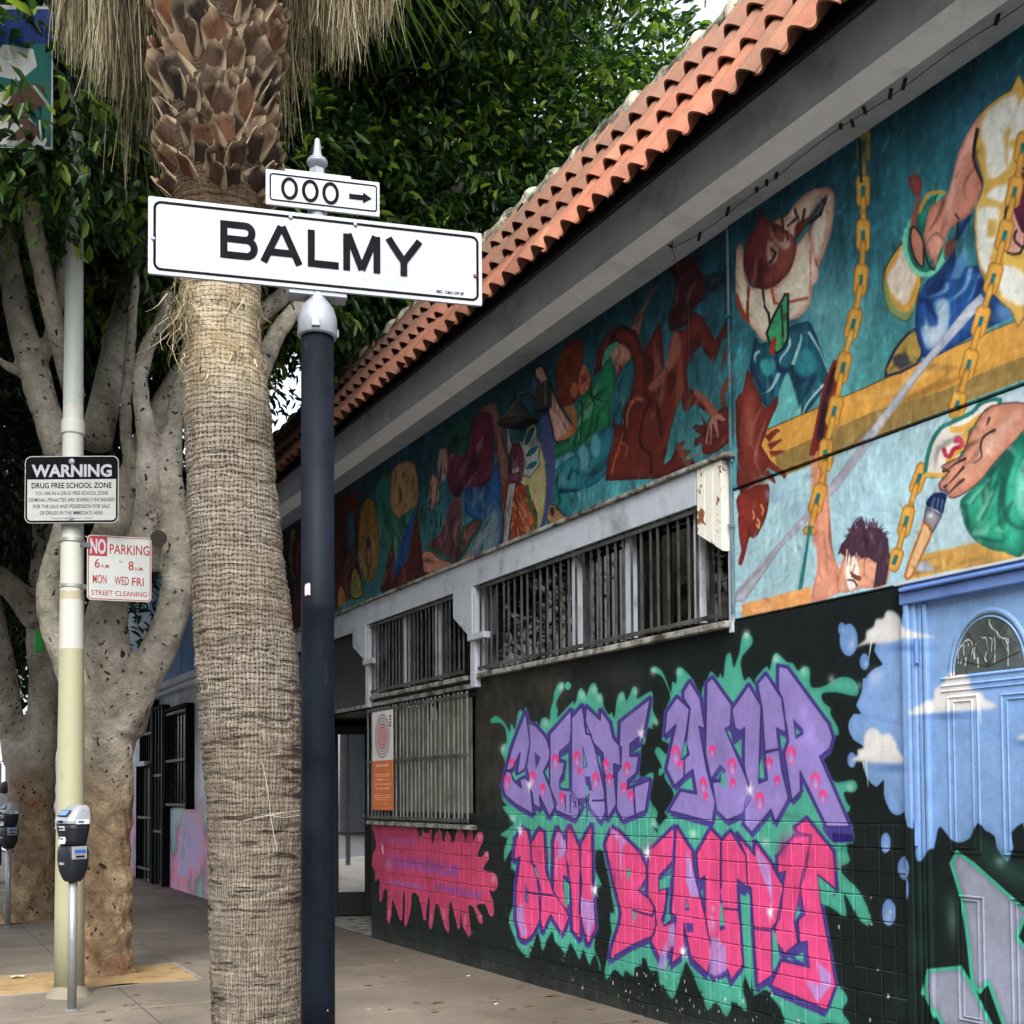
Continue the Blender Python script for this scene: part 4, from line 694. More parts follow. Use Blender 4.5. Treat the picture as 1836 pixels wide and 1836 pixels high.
M_DARK = simple('dark_metal', srgb(36, 38, 42), .45, .3, vary=.2)
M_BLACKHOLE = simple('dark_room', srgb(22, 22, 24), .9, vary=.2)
M_PEEL = simple('peeling_paint', srgb(226, 224, 212), .6, vary=.05, dirt=srgb(128, 84, 54), dirt_scale=7.5, dirt_pos=(.56, .57), bump=.5)
M_BLIND = simple('blind_grey', srgb(116, 120, 116), .8, vary=.2, scale=6)
M_BLIND2 = simple('blind_pale', srgb(168, 170, 158), .8, vary=.15, scale=6)
M_BLIND3 = simple('blind_red', srgb(156, 50, 38), .8, vary=.1)
M_BLIND4 = simple('blind_brown', srgb(120, 104, 92), .8, vary=.15)
M_BOARD = simple('window_board', srgb(104, 104, 90), .7, vary=.22, scale=5, dirt=srgb(60, 60, 52), dirt_scale=3, bump=.2)
def glass_mat():
    t = NT('window_glass'); nt_ = t.t; out = nt_.nodes['Material Output']; tr = t.n('BsdfTransparent'); gl = t.n('BsdfGlossy'); tr.inputs[0].default_value = (.8, .84, .84, 1)
    gl.inputs['Roughness'].default_value = .03; lw = t.n('Fresnel'); lw.inputs['IOR'].default_value = 1.5; mx = t.n('MixShader')
    t.l(t.math('ADD', lw.outputs[0], .04), mx.inputs[0]); t.l(tr.outputs[0], mx.inputs[1]); t.l(gl.outputs[0], mx.inputs[2]); t.l(mx.outputs[0], out.inputs['Surface']); return t.m
M_GLASS = glass_mat()
def door_glass():
    t = NT('door_mirror_glass', .04, 1.0, 0); t.color((.03, .035, .04, 1)); t.b.inputs['Coat Weight'].default_value = 1; t.b.inputs['Metallic'].default_value = .75; t.b.inputs['Base Color'].default_value = (.62, .66, .68, 1); t.b.inputs['Roughness'].default_value = .02; return t.m
M_DGLASS = door_glass()
def tile_mat():
    t = NT('roof_tile_clay', .75, .3); oi = t.n('ObjectInfo')
    base = t.ramp(oi.outputs['Random'], [(0, srgb(134, 84, 66)), (.25, srgb(170, 110, 86)), (.5, srgb(158, 98, 76)), (.75, srgb(180, 124, 98)), (.9, srgb(140, 100, 78)), (1, srgb(112, 78, 64))])
    n1 = t.ramp(t.noise(9, 8, .7), [(.35, (.78, .76, .74, 1)), (.65, (1.06, 1.04, 1.0, 1))]); c = t.mix(1.0, base, n1, 'MULTIPLY')
    soot = t.ramp(t.noise(1.1, 8, .75), [(.46, (0, 0, 0, 1)), (.66, (.8, .8, .8, 1))]); c = t.mix(soot, c, srgb(104, 76, 60))
    sp = t.n('SeparateXYZ'); t.l(t.pos(), sp.inputs[0]); mz = t.n('MapRange'); mz.inputs['From Min'].default_value = 6.2; mz.inputs['From Max'].default_value = 10.5; t.l(sp.outputs[1], mz.inputs[0])
    far_tone = t.math('MULTIPLY', mz.outputs[0], t.ramp(t.noise(2.5, 6), [(.3, (.55,)*3+(1,)), (.6, (.9,)*3+(1,))])); c = t.mix(far_tone, c, srgb(84, 56, 48))  # tiles turn a darker brown towards the far end
    moss = t.ramp(t.noise(5, 10, .8), [(.62, (0, 0, 0, 1)), (.70, (.8, .8, .8, 1))]); c = t.mix(moss, c, srgb(92, 88, 70)); hz = t.n('MapRange'); hz.inputs['From Min'].default_value = 5.2; hz.inputs['From Max'].default_value = 5.75; t.l(t.math('ADD', sp.outputs[2], t.math('MULTIPLY', t.noise(6, 6, .7), .4)), hz.inputs[0]); c = t.mix(t.math('MULTIPLY', hz.outputs[0], .55), c, srgb(104, 88, 74))
    t.color(c); t.bump(t.noise(60, 6), .25, .004); return t.m
M_TILE = tile_mat()
M_CAP = simple('mossy_cap', srgb(172, 168, 150), .9, vary=.2, scale=10, dirt=srgb(60, 62, 50), dirt_scale=6, dirt_pos=(.42, .56), bump=.6)
M_DECK = simple('roof_deck', srgb(26, 22, 24), .9, vary=.2)
M_BRASS = simple('lamp_metal', srgb(46, 46, 42), .5, .4)

# ------------------------------------------------------------------ the mural building
Bd = empty('mural_building', (WX, 7, 0)); tag(Bd, 'long low mural building with barred windows, grey eaves and red clay tile roof', 'building')
def part(mb, name, mat, parent=Bd, **k): return mb.build(name, mat, parent, **k)
WB = WX+.006
# backing of bricks, stucco, boards
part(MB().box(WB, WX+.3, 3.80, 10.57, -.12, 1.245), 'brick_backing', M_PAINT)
part(MB().box(WX+.002, WX+.3, 3.80, 8.26, 1.247, 2.362).box(WX+.002, WX+.3, 8.262, 10.57, 2.255, 2.362), 'stucco_wall', M_PAINT)
BRH, BRW, GAP = .1159, .0868, .0045
def brick_mesh():
    b = .004; y0, y1 = GAP/2, BRW-GAP/2; z0, z1 = GAP/2, BRH-GAP/2; m = MB(); x = .0
    m.add([(x+.03, y0, z0), (x+.03, y1, z0), (x+.03, y1, z1), (x+.03, y0, z1), (x+b, y0, z0), (x+b, y1, z0), (x+b, y1, z1), (x+b, y0, z1), (x, y0+b, z0+b), (x, y1-b, z0+b), (x, y1-b, z1-b), (x, y0+b, z1-b)],
          [(0, 1, 2, 3), (0, 4, 5, 1), (1, 5, 6, 2), (2, 6, 7, 3), (3, 7, 4, 0), (4, 8, 9, 5), (5, 9, 10, 6), (6, 10, 11, 7), (7, 11, 8, 4), (8, 11, 10, 9)])
    return m
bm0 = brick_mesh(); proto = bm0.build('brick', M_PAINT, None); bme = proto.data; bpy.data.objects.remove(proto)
ZTOP = 1.2415; far = MB(); nb = 0
for c_ in range(78):
    for r_ in range(11):
        y = 3.805+c_*BRW; z = ZTOP-(r_+1)*BRH
        if r_ == 0 and y > 8.17: continue
        if y+BRW > 10.57: continue
        dx = random.uniform(-.0025, .0015)
        if nb < 297:
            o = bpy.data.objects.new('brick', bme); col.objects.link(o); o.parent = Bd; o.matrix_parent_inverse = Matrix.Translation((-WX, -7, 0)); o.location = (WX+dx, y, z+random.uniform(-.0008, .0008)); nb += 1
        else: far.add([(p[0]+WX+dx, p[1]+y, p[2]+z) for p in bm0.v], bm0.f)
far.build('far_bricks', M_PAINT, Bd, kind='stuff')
# mural boards
ys = [2.2, 3.72, 5.022]
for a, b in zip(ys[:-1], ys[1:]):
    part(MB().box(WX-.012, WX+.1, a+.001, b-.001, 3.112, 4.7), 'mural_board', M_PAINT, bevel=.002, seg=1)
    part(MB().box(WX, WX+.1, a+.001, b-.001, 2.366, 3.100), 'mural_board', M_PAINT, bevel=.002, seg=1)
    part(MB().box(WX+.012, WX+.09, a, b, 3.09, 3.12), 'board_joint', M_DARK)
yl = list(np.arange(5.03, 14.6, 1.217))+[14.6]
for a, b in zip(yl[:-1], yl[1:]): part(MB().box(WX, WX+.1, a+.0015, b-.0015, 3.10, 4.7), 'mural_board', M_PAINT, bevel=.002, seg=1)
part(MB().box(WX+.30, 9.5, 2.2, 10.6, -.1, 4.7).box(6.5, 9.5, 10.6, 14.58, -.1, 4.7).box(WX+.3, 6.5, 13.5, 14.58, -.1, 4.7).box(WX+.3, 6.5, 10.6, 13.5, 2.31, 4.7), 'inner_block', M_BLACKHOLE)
part(MB().box(WX+.003, WX+.3, 2.2, 2.85, -.1, 2.364), 'stucco_wall', M_PAINT)
# canopy beam with ledge
XB = WX-.062
z1 = on_x(1220, 846, XB)[2]; z2 = on_x(1220, 859, XB)[2]; z3 = on_x(1220, 915.5, XB)[2]
YBe = on_x(1246, 900, XB)[1]; YBf = on_x(629, 1137, XB)[1]
part(MB().box(XB-.022, WX-.001, on_x(1301, 815, XB-.02)[1], 13.9, z1-.022, z1+.006), 'ledge', M_LEDGE, bevel=.006)
part(MB().box(XB+.004, XB+.022, YBe+.001, YBf, z3, z1-.0235), 'beam_board', M_TRIM, bevel=.004)
part(MB().box(XB+.025, XB+.045, YBf, 13.9, z3-.02, z1-.0235), 'beam_board', M_TRIM, bevel=.004)
part(MB().box(XB+.024, WX-.002, YBe+.001, YBf, z3+.02, z3+.03), 'beam_soffit', M_TRIM)
# brackets
def bracket(pl, pr, yt, ybl, ybr, mat, foot=None, nb_=3, tb=None):
    """street-facing boards with a slanted foot; pl/pr: photo columns of its two edges"""
    Ya, Yb_ = on_x(pl, yt, XB)[1], on_x(pr, yt, XB)[1]; zL, zR = on_x(pl, ybl, XB)[2], on_x(pr, ybr, XB)[2]; zt = z1-.024 if tb is None else tb
    b = empty('bracket', (WX, (Ya+Yb_)/2, zt)); b.parent = Bd; b.matrix_parent_inverse = Matrix.Translation((-WX, -7, 0)); w = (Ya-Yb_)/nb_
    f = lambda y: zR+(zL-zR)*(y-Yb_)/(Ya-Yb_)
    for k in range(nb_):
        y0, y1 = Yb_+k*w+.0012, Yb_+(k+1)*w-.0012
        MB().prism([(XB, y0, f(y0)), (XB, y1, f(y1)), (XB, y1, zt), (XB, y0, zt)], (WX-XB-.002, 0, 0)).build('board', mat, b, bevel=.003, seg=1)
    if foot: q0 = on_x(foot[0], foot[2], XB); q1 = on_x(foot[1], foot[2], XB); MB().box(XB-.012, WX-.002, q1[1], q0[1], on_x(foot[0], foot[3], XB)[2], q0[2]).build('foot_block', M_TRIM, b, bevel=.003)
    return b
bracket(1249, 1294, 900, 958, 988, M_PEEL, nb_=3)
bracket(812, 846, 1100, 1108, 1148, M_TRIM, (840, 868, 1139, 1150), 2, z3+.012); bracket(632, 655, 1150, 1160, 1186, M_TRIM, (652, 668, 1184, 1193), 2, z3+.012)
# posts
for (a, b, zt) in ((8.17, 8.26, 3.09), (10.49, 10.58, 3.09), (12.86, 12.98, 3.05)): part(MB().box(WX-.05, WX+.09, a, b, 2.26, zt), 'post', M_TRIM, bevel=.005)
part(MB().box(WX-.008, WX+.05, 5.030, 5.066, 2.30, 3.06), 'post', M_TRIM, bevel=.005)
# conduit between the murals
M_COND = simple('conduit_paint', srgb(96, 124, 136), .5, vary=.2, scale=8, dirt=srgb(30, 88, 98), dirt_scale=2.0, dirt_pos=(.45, .56))
part(MB().box(WX-.026, WX-.0135, 5.004, 5.026, 2.40, 4.60), 'conduit', M_COND, bevel=.006)
for z in (3.27, 2.9, 4.1): part(MB().box(WX-.030, WX-.013, 4.996, 5.034, z-.012, z+.012), 'conduit_strap', M_COND, bevel=.003)
# windows
def window(ya, yb, za, zb, nbar, mull, blinds, rails=(), board=False, xg=.05, barx=-.028, sill=True):
    wdw = empty('window', (WX, ya, za)); wdw.parent = Bd; wdw.matrix_parent_inverse = Matrix.Translation((-WX, -7, 0))
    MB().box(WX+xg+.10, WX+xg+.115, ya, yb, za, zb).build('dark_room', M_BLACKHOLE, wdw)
    MB().box(WX+xg, WX+xg+.004, ya, yb, za, zb).build('pane', M_GLASS, wdw)
    y = ya+.03
    while y < yb-.05:
        wd = random.uniform(.05, .085); r = random.random()
        if board:
            if y > ya+.03: MB().box(WX+.030, WX+.040, y, min(y+.298, yb), za+random.choice((.03, .03, .08)), zb-random.choice((.05, .12, .2))).build('board', M_BOARD, wdw); y += .303; continue
        elif r < blinds: MB().box(WX+xg+.03, WX+xg+.034, y, y+wd, za, zb-random.choice((0, 0, .15))).build('blind_slat', random.choice((M_BLIND, M_BLIND, M_BLIND2, M_BLIND3, M_BLIND4)), wdw)
        y += wd+.012
    for ym in mull: MB().box(WX-.006, WX+xg-.002, ym-.03, ym+.03, za+.02, zb-.005).build('mullion', M_TRIM, wdw, bevel=.004)
    bar = MB().box(-.006, .006, -.006, .006, 0, zb-za-.02).build('bar', M_BAR2 if board else M_BAR, wdw); bar.location = (WX+barx, ya+.05, za+.01)
    for i in range(1, nbar):
        c = bar.copy(); col.objects.link(c); c.parent = wdw; c.matrix_parent_inverse = bar.matrix_parent_inverse.copy(); c.location.y = ya+.05+(yb-ya-.1)*i/(nbar-1)+random.uniform(-.012, .012)
    for zr in (za+.03, zb-.04)+tuple(rails): MB().box(WX+barx-.015, WX+barx-.0095, ya+.02, yb-.02, zr-.014, zr+.014).build('rail', M_BAR, wdw, bevel=.002)
    if sill: MB().box(WX-.045, WX+.03, ya-.02, yb+.02, za-.045, za-.006).build('sill', M_LEDGE, wdw, bevel=.006)
    return wdw
window(5.07, 8.16, 2.375, 3.09, 32, [on_x(x, 1100, WX)[1] for x in (1031, 1128, 1252)], .8)
window(8.37, 10.48, 2.375, 3.09, 25, (9.0, 9.72), .8)
window(8.28, 10.56, 1.155, 2.25, 26, (), 0, rails=(1.72,), board=True, barx=-.045)
window(13.0, 14.5, 2.3, 3.05, 12, (13.7,), .5); window(13.0, 14.5, 1.15, 2.2, 12, (), .2)
part(MB().box(WX, WX+.3, 12.9, 14.58, -.1, 1.12).box(WX, WX+.3, 14.5, 14.58, 1.12, 3.1), 'end_wall', M_PAINT)
part(MB().box(WX-.02, WX+.09, 8.27, 12.98, 2.262, 2.30), 'transom_bar', M_LEDGE, bevel=.005)
# entrance recess with a glass door
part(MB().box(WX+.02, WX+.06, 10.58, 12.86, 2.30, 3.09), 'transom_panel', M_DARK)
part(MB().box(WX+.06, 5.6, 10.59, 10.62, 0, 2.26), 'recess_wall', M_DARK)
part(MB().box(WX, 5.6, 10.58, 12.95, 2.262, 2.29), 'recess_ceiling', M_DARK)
YD = 12.5; _h = math.atan2(4.55, YD); dn = np.array([math.sin(_h+.012), math.cos(_h+.012), 0.]); dx_ = np.array([dn[1], -dn[0], 0.]); p0_ = on_y(630, 1440, YD)
Dr = empty('door', tuple(p0_*[1, 1, 0])); Dr.parent = Bd; Dr.matrix_parent_inverse = Matrix.Translation((-WX, -7, 0))
fz = lambda px, py: on_plane(px, py, p0_, dn)
dl = np.dot(fz(607.5, 1440)-p0_, dx_); dr = np.dot(fz(653, 1440)-p0_, dx_); zt = fz(630, 1317)[2]; zb2 = fz(630, 1599)[2]; zm = fz(630, 1493)[2]
def dbox(u0, u1, v0, v1, t0, t1): c = p0_*[1, 1, 0]+dx_*(u0+u1)/2+dn*(t0+t1)/2+np.array([0, 0, (v0+v1)/2]); return (c, dx_*(u1-u0)/2, dn*(t1-t0)/2, (0, 0, (v1-v0)/2))
fr = MB()
for q in ((dl-.10, dl-.003, .02, 2.2), (dr+.003, dr+.09, .02, 2.2), (dl-.003, dr+.003, zt+.003, 2.2), (dl-.003, dr+.003, .02, zb2-.003)): fr.obox(*dbox(*q, -.02, .03))
fr.build('door_frame', M_DARK, Dr, bevel=.004, seg=1)
MB().obox(*dbox(dl-.003, dr+.003, zm+.012, zt, .0, .008)).build('pane', M_DGLASS, Dr); MB().obox(*dbox(dl-.003, dr+.003, zb2, zm-.012, .0, .008)).build('pane', M_DGLASS, Dr)
MB().obox(*dbox(dl-.003, dr+.003, zm-.012, zm+.012, -.03, .02)).build('push_bar', M_BAR, Dr)
rw = MB().obox(*dbox(dr+.09, dr+1.0, 0, 2.26, .0, .04)); rw.build('recess_wall', M_DARK, Bd); MB().obox(*dbox(dl-1.0, dl-.10, 0, 2.26, .0, .04)).build('recess_wall', M_DARK, Bd)
MB().add([(WX+.02, 10.6, .006), (6.4, 10.6, .006), (6.4, 12.6, .006), (WX+.02, 13.4, .006)], [(0, 1, 2, 3)]).build('recess_floor', M_LEDGE, Bd)
# eaves
def eave_x(py, z, px=1216):      # distance from the camera plane at which the line through (px,py) has height z
    return WX*(z-EYE)/(on_x(px, py, WX)[2]-EYE)
ZS = 4.625; XS = eave_x(422, ZS); XF = XS-.10; zA = on_x(1216, 375, XF)[2]; zBf = on_x(1216, 288, XF)[2]
ya_, yb_ = 1.9, 14.75
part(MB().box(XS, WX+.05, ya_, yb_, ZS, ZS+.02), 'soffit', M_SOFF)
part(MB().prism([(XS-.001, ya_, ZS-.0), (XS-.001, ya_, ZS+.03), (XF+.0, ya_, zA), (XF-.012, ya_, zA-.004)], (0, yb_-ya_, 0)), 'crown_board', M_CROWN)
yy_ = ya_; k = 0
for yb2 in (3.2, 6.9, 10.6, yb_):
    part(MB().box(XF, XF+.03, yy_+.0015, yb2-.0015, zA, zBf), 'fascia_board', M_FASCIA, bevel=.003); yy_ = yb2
XE = 3.6; ZE = on_x(1243, 222, XE)[2]-.05
SL = R(60); sx_, sz_ = math.cos(SL), math.sin(SL)
part(MB().prism([(XE+.03, ya_, ZE-.03), (XF+.004, ya_, zBf+.002), (XF+.1, ya_, zBf), (XE+.9, ya_, ZE+.9), (XE+.68, ya_, ZE+1.08)], (0, yb_-ya_, 0)), 'roof_deck', M_DECK)
# tiles
TP, TL, EXPO = .182, .44, .385
def tile():
    n = 12; m = MB(); F_ = []
    prof = []
    for i in range(n+1):
        u = i/n; y = u*(TP+.012)
        h = .060*math.sin(math.pi*u/.66) if u < .66 else -.014*math.sin(math.pi*(u-.66)/.34)
        prof.append((y, h))
    V = []
    for s_ in (0, 1):
        for off in (0, -.013):
            for y, h in prof: V.append((s_*TL, y, h*(1-.12*s_)+off+(.042 if s_ == 0 else -.002)))
    A_ = n+1
    for i in range(n):
        F_ += [(i, i+1, 2*A_+i+1, 2*A_+i), (A_+i+1, A_+i, 3*A_+i, 3*A_+i+1), (i+1, i, A_+i, A_+i+1), (2*A_+i, 2*A_+i+1, 3*A_+i+1, 3*A_+i)]
    F_ += [(0, 2*A_, 3*A_, A_), (n, A_+n, 3*A_+n, 2*A_+n)]
    # local x -> up the slope, local z -> roof normal
    W_ = [(v[0]*sx_-v[2]*sz_, v[1], v[0]*sz_+v[2]*sx_) for v in V]
    return m.add(W_, F_)
tp = tile().build('roof_tile', M_TILE, None, smooth=False); tme = tp.data; bpy.data.objects.remove(tp)
for p_ in tme.polygons: p_.use_smooth = False
Roof = empty('roof', (XE, ya_, ZE)); Roof.parent = Bd; Roof.matrix_parent_inverse = Matrix.Translation((-WX, -7, 0)); RI = Matrix.Translation((-XE, -ya_, -ZE))
cnt = 0
for c_ in range(int((yb_-ya_)/TP)):
    for r_ in range(3):
        o = bpy.data.objects.new('roof_tile', tme); col.objects.link(o); o.parent = Roof; o.matrix_parent_inverse = RI
        s_ = r_*EXPO+random.uniform(-.016, .016)-(.03 if random.random() < .05 else 0); n_ = r_*.002
        o.location = (XE+s_*sx_-n_*sz_, ya_+c_*TP+random.uniform(-.003, .003), ZE+s_*sz_+n_*sx_); o.rotation_euler = (random.uniform(-.022, .022), random.uniform(-.02, .02), random.uniform(-.022, .022)); cnt += 1
def cap_mesh():
    m = MB(); n = 10; V = []
    for s_ in range(5):
        y = s_*.40/4; r = .115-.03*s_/4+(.018 if s_ == 0 else 0)
        for i in range(n+1):
            a = math.pi*(i/n)*1.12-.2; V.append((-math.cos(a)*r, y, math.sin(a)*r))
    A_ = n+1
    return m.add(V, [(s_*A_+i, s_*A_+i+1, (s_+1)*A_+i+1, (s_+1)*A_+i) for s_ in range(4) for i in range(n)]+[tuple(range(n, -1, -1))])
cp = cap_mesh().build('ridge_cap', M_CAP, None, smooth=True); cme = cp.data; bpy.data.objects.remove(cp)
for k in range(38):
    o = bpy.data.objects.new('ridge_cap', cme); col.objects.link(o); o.parent = Roof; o.matrix_parent_inverse = RI
    o.location = (XE+1.17*sx_+.03, ya_+k*.335, ZE+1.17*sz_-.02+random.uniform(-.012, .012)); o.rotation_euler = (.06+random.uniform(-.03, .03), random.uniform(-.2, .2), random.uniform(-.05, .05)); s_ = random.uniform(.92, 1.1); o.scale = (s_, 1, s_)
# string lights along the eave
M_WIRE = simple('wire_rubber', srgb(20, 20, 22), .6)
SLt = empty('string_lights', (XS, 5, ZS)); tag(SLt, 'thin black string light wire with small clips running along the underside of the eaves', 'string lights')
p_ = []; yv = 2.3
while yv < 5.35: p_.append((XS+.035+.018*math.sin(yv*3), yv, ZS-.008-.03*abs(math.sin(yv*2.1+.4))-.008*math.sin(yv*9))); yv += .08
MB().tube(p_, .0022, 5).build('wire', M_WIRE, SLt)
MB().tube([p_[-1], (WX-.03, 5.37, 4.3), (WX-.028, 5.37, 3.36)], .002, 4).build('wire', M_WIRE, SLt)
for i in sorted(random.sample(range(2, len(p_)-1), 13)):
    q = p_[i]; MB().obox((q[0], q[1], q[2]+random.choice((-1, 1))*.014), (.006, 0, 0), (0, .007, .002), (0, random.uniform(-.012, .012), .022)).build('clip', M_WIRE, SLt)
for dy in (-.03, .02, .04): MB().tube([p_[-1], (p_[-1][0]-.02, p_[-1][1]+dy, p_[-1][2]+.05)], .004, 4).build('clip', M_WIRE, SLt)
# wall lamp
q = on_x(928, 740, WX-.12); Lp = empty('wall_lamp', (q[0], q[1], q[2])); tag(Lp, 'old dark bell shaped lamp mounted on the mural over the bird headed figure', 'lamp')
rs = [(.16, -.075), (.15, -.07), (.11, -.03), (.06, .03), (.035, .075), (.02, .09)]
MB().loft([[(q[0]+r*math.cos(a), q[1]+r*math.sin(a), q[2]+z) for a in np.linspace(0, 2*math.pi, 20, endpoint=False)] for r, z in rs]).build('shade', M_BRASS, Lp, smooth=True)
MB().tube([(q[0], q[1], q[2]+.08), (q[0]+.01, q[1], q[2]+.14), (q[0]+.08, q[1]-.03, q[2]+.16), (WX-.0, q[1]-.06, q[2]+.10)], .012, 8).build('arm', M_BRASS, Lp, smooth=True)
MB().box(WX-.06, WX-.001, q[1]-.30, q[1]-.16, q[2]-.03, q[2]+.16).build('junction_box', M_BRASS, Lp, bevel=.01)

# ------------------------------------------------------------------ the blue door (right)
yA = on_x(1631, 1300, WX)[1]; yB = on_x(1655, 1300, WX)[1]; zH0 = on_x(1656, 1080, WX)[2]; zH1 = 2.372
Do = empty('door', (WX, 3.2, 0)); Do.parent = Bd; Do.matrix_parent_inverse = Matrix.Translation((-WX, -7, 0))
MB().box(WX+.012, WX+.05, 2.78, yB-.004, .02, zH0).build('door_leaf', M_PAINT, Do)
for a, b, x in ((yA-.025, yA+.018, WX-.028), (yA-.055, yA-.027, WX-.014), (yB-.002, yA-.057, WX-.003)):
    MB().box(x, WX+.06, min(a, b), max(a, b), 0, zH0+.004).build('jamb', M_PAINT, Do, bevel=.006)
MB().box(WX-.010, WX+.03, yB-.034, yB-.012, .02, zH0-.005).build('jamb_bead', M_PAINT, Do, bevel=.006)
M_BLUE = simple('blue_door_paint', srgb(108, 142, 204), .45, vary=.06, scale=4, dirt=srgb(60, 84, 140), dirt_scale=2.5, dirt_pos=(.5, .8))
for (x, za, zb, ye) in ((WX-.035, zH0+.0, zH0+.055, .02), (WX-.060, zH0+.057, zH0+.075, .0), (WX-.045, zH0+.077, zH1-.017, -.015)):
    MB().box(x, WX+.05, 2.6, yA+ye, za, zb).build('header_board', M_BLUE, Do, bevel=.006)
MB().box(WX-.055, WX-.002, 2.6, yA+.03, zH1-.015, zH1-.003).build('drip_edge', M_TRIM, Do, bevel=.002)
def mould(pts, w=.012, name='panel_moulding', mat=None):
    MB_ = MB(); 
    for a, b in zip(pts[:-1], pts[1:]):
        a = np.array(a); b = np.array(b); d = b-a; L = np.linalg.norm(d); d /= L; n = np.array([-d[1], d[0]])*w/2
        A0 = [a-d*w/2+n, b+d*w/2+n, b+d*w/2-n, a-d*w/2-n]
        A1 = [a-d*0+n*.3, b+d*0+n*.3, b+d*0-n*.3, a-n*.3]
        V = [(WX+.013, p[0], p[1]) for p in A0]+[(WX+.0065, p[0], p[1]) for p in A1]
        MB_.add(V, [(0, 1, 5, 4), (1, 2, 6, 5), (2, 3, 7, 6), (3, 0, 4, 7), (4, 5, 6, 7)])
    return MB_.build(name, mat or M_PAINT, Do)
def yz(px, py): q = on_x(px, py, WX+.01); return (q[1], q[2])
def rect(l, r, t, b): (y0, z0), (y1, _) = yz(l, t), yz(r, t); zb = yz(l, b)[1]; z0 = yz(l, t)[1]; return [(y0, z0), (y1, z0), (y1, zb), (y0, zb), (y0, z0)]
for r_ in (rect(1699, 1752, 1251, 1527), rect(1795, 1850, 1246, 1532), rect(1716, 1762, 1606, 1826), rect(1812, 1870, 1612, 1850)): mould(r_); c = np.mean(np.array(r_[:4]), 0); mould([tuple(c+(np.array(p)-c)*np.array([.62, .94])) for p in r_], .007)
yc, zc = yz(1772, 1203); ra = yz(1703, 1195)[0]-yc; zt_ = yz(1772, 1094)[1]-zc
arc = [(yc+ra*math.cos(a), zc+zt_*math.sin(a)) for a in np.linspace(0, math.pi, 26)]
M_PANE = simple('leaded_pane', srgb(66, 76, 76), .12, vary=.35, scale=5, dirt=srgb(150, 154, 150), dirt_scale=3.5, dirt_pos=(.55, .95), spec=.7)
MB().prism([(WX+.0105, y, z) for y, z in arc], (.003, 0, 0)).build('arched_pane', M_PANE, Do)
mould(arc, .030, 'arch_moulding'); mould([(a[0]*.0+yc+(a[0]-yc)*.90, zc+(a[1]-zc)*.9) for a in arc], .012, 'arch_moulding')
for dz, w in ((-.012, .016), (-.045, .012), (-.07, .006)): mould([(yc-ra-.06, zc+dz), (yc+ra+.05, zc+dz)], w, 'arch_sill')
for k in range(5):
    a = math.pi*(.1+.2*k); mould([(yc, zc+.02), (yc+ra*.85*math.cos(a), zc+zt_*.85*math.sin(a))], .0035, 'lead_line', M_BAR)
mould([(yc+ra*.55*math.cos(a), zc+zt_*.6*math.sin(a)) for a in np.linspace(0, math.pi, 14)], .0035, 'lead_line', M_BAR)
M_SCR = simple('white_marker', srgb(176, 182, 178), .6)
Z3 = P(1600, 1000, 7.648); scr = MB()
for s_ in ('905,1450 900,1280 930,1230 960,1190 1000,1140 1050,1120 1090,1150 1110,1220 1090,1320', '985,1330 975,1250 985,1200', '1040,1180 1045,1210', '1130,1390 1120,1300 1150,1160 1210,1090 1290,1100 1310,1250 1270,1370', '1300,1090 1240,1080', '1400,1080 1410,1200 1405,1440', '1330,1090 1370,1120 1360,1280', '1330,850 1330,900 1370,970 1430,1010 1460,1070 1500,1100 1590,1120 1590,1170', '1550,1110 1585,1200 1590,1480', '1170,1370 1180,1500', '1010,1370 1000,1480', '1270,1380 1290,1430', '950,1400 940,1450'):
    p2 = [yz(*t_) for t_ in Z3(s_)]
    for a, b in zip(p2[:-1], p2[1:]):
        a, b = np.array(a), np.array(b); d = b-a; L = np.linalg.norm(d)+1e-6; d /= L; n = np.array([-d[1], d[0]])*random.uniform(.0016, .0042); e = d*.0015
        scr.add([(WX+.0095, *(a-e+n)), (WX+.0095, *(b+e+n)), (WX+.0095, *(b+e-n)), (WX+.0095, *(a-e-n))], [(0, 1, 2, 3)])
scr.build('white_scrawl', M_SCR, Do)
for pa, pb in ((1145, 1190), (1470, 1516)):
    y, za = yz(1650, pa); zb = yz(1650, pb)[1]
    MB().tube([(WX-.016, y+.001, za), (WX-.016, y+.001, zb)], .009, 8).build('hinge', M_BLUE, Do, smooth=False)

# poster on the bars
PH, PWi = 360, 90
pc = np.ones((PH, PWi, 3), np.float32)*C3((222, 222, 220)); yy2, xx2 = np.mgrid[0:PH, 0:PWi]; pc[yy2 < PH*.5] = C3((214, 118, 66))
for r_ in range(7, 0, -1):
    e = np.hypot((xx2-45)/(r_*4.6), (yy2-268)/(r_*11.)); m = np.abs(e-1) < .045*(3/r_+.6); pc[m & (yy2 > PH*.51)] = C3((150, 60, 70) if r_ < 5 else (150, 150, 156))
e = np.hypot((xx2-45)/28, (yy2-268)/62); gl = np.exp(-e*e*1.5)[..., None]*.45; pc[:] = np.where((yy2 > PH*.51)[..., None], pc*(1-gl)+C3((206, 96, 104))*gl, pc)
for (y, x0, x1, h) in ((158, 16, 74, 8), (128, 10, 80, 4), (122, 14, 76, 3), (108, 20, 66, 5), (92, 6, 84, 4), (76, 14, 72, 5), (52, 8, 82, 3), (44, 8, 80, 3), (36, 12, 70, 3), (22, 22, 68, 2)):
    for x in range(x0, x1):
        if random.random() < .72: pc[y:y+h, x] = C3((238, 190, 158))
for k in range(4): pc[300+k*11:307+k*11, 76:84] = C3((60, 60, 70))
p0 = on_x(669, 1278, WX-.062); p1 = on_x(705, 1270, WX-.062); pz = on_x(671, 1452, WX-.062)[2]
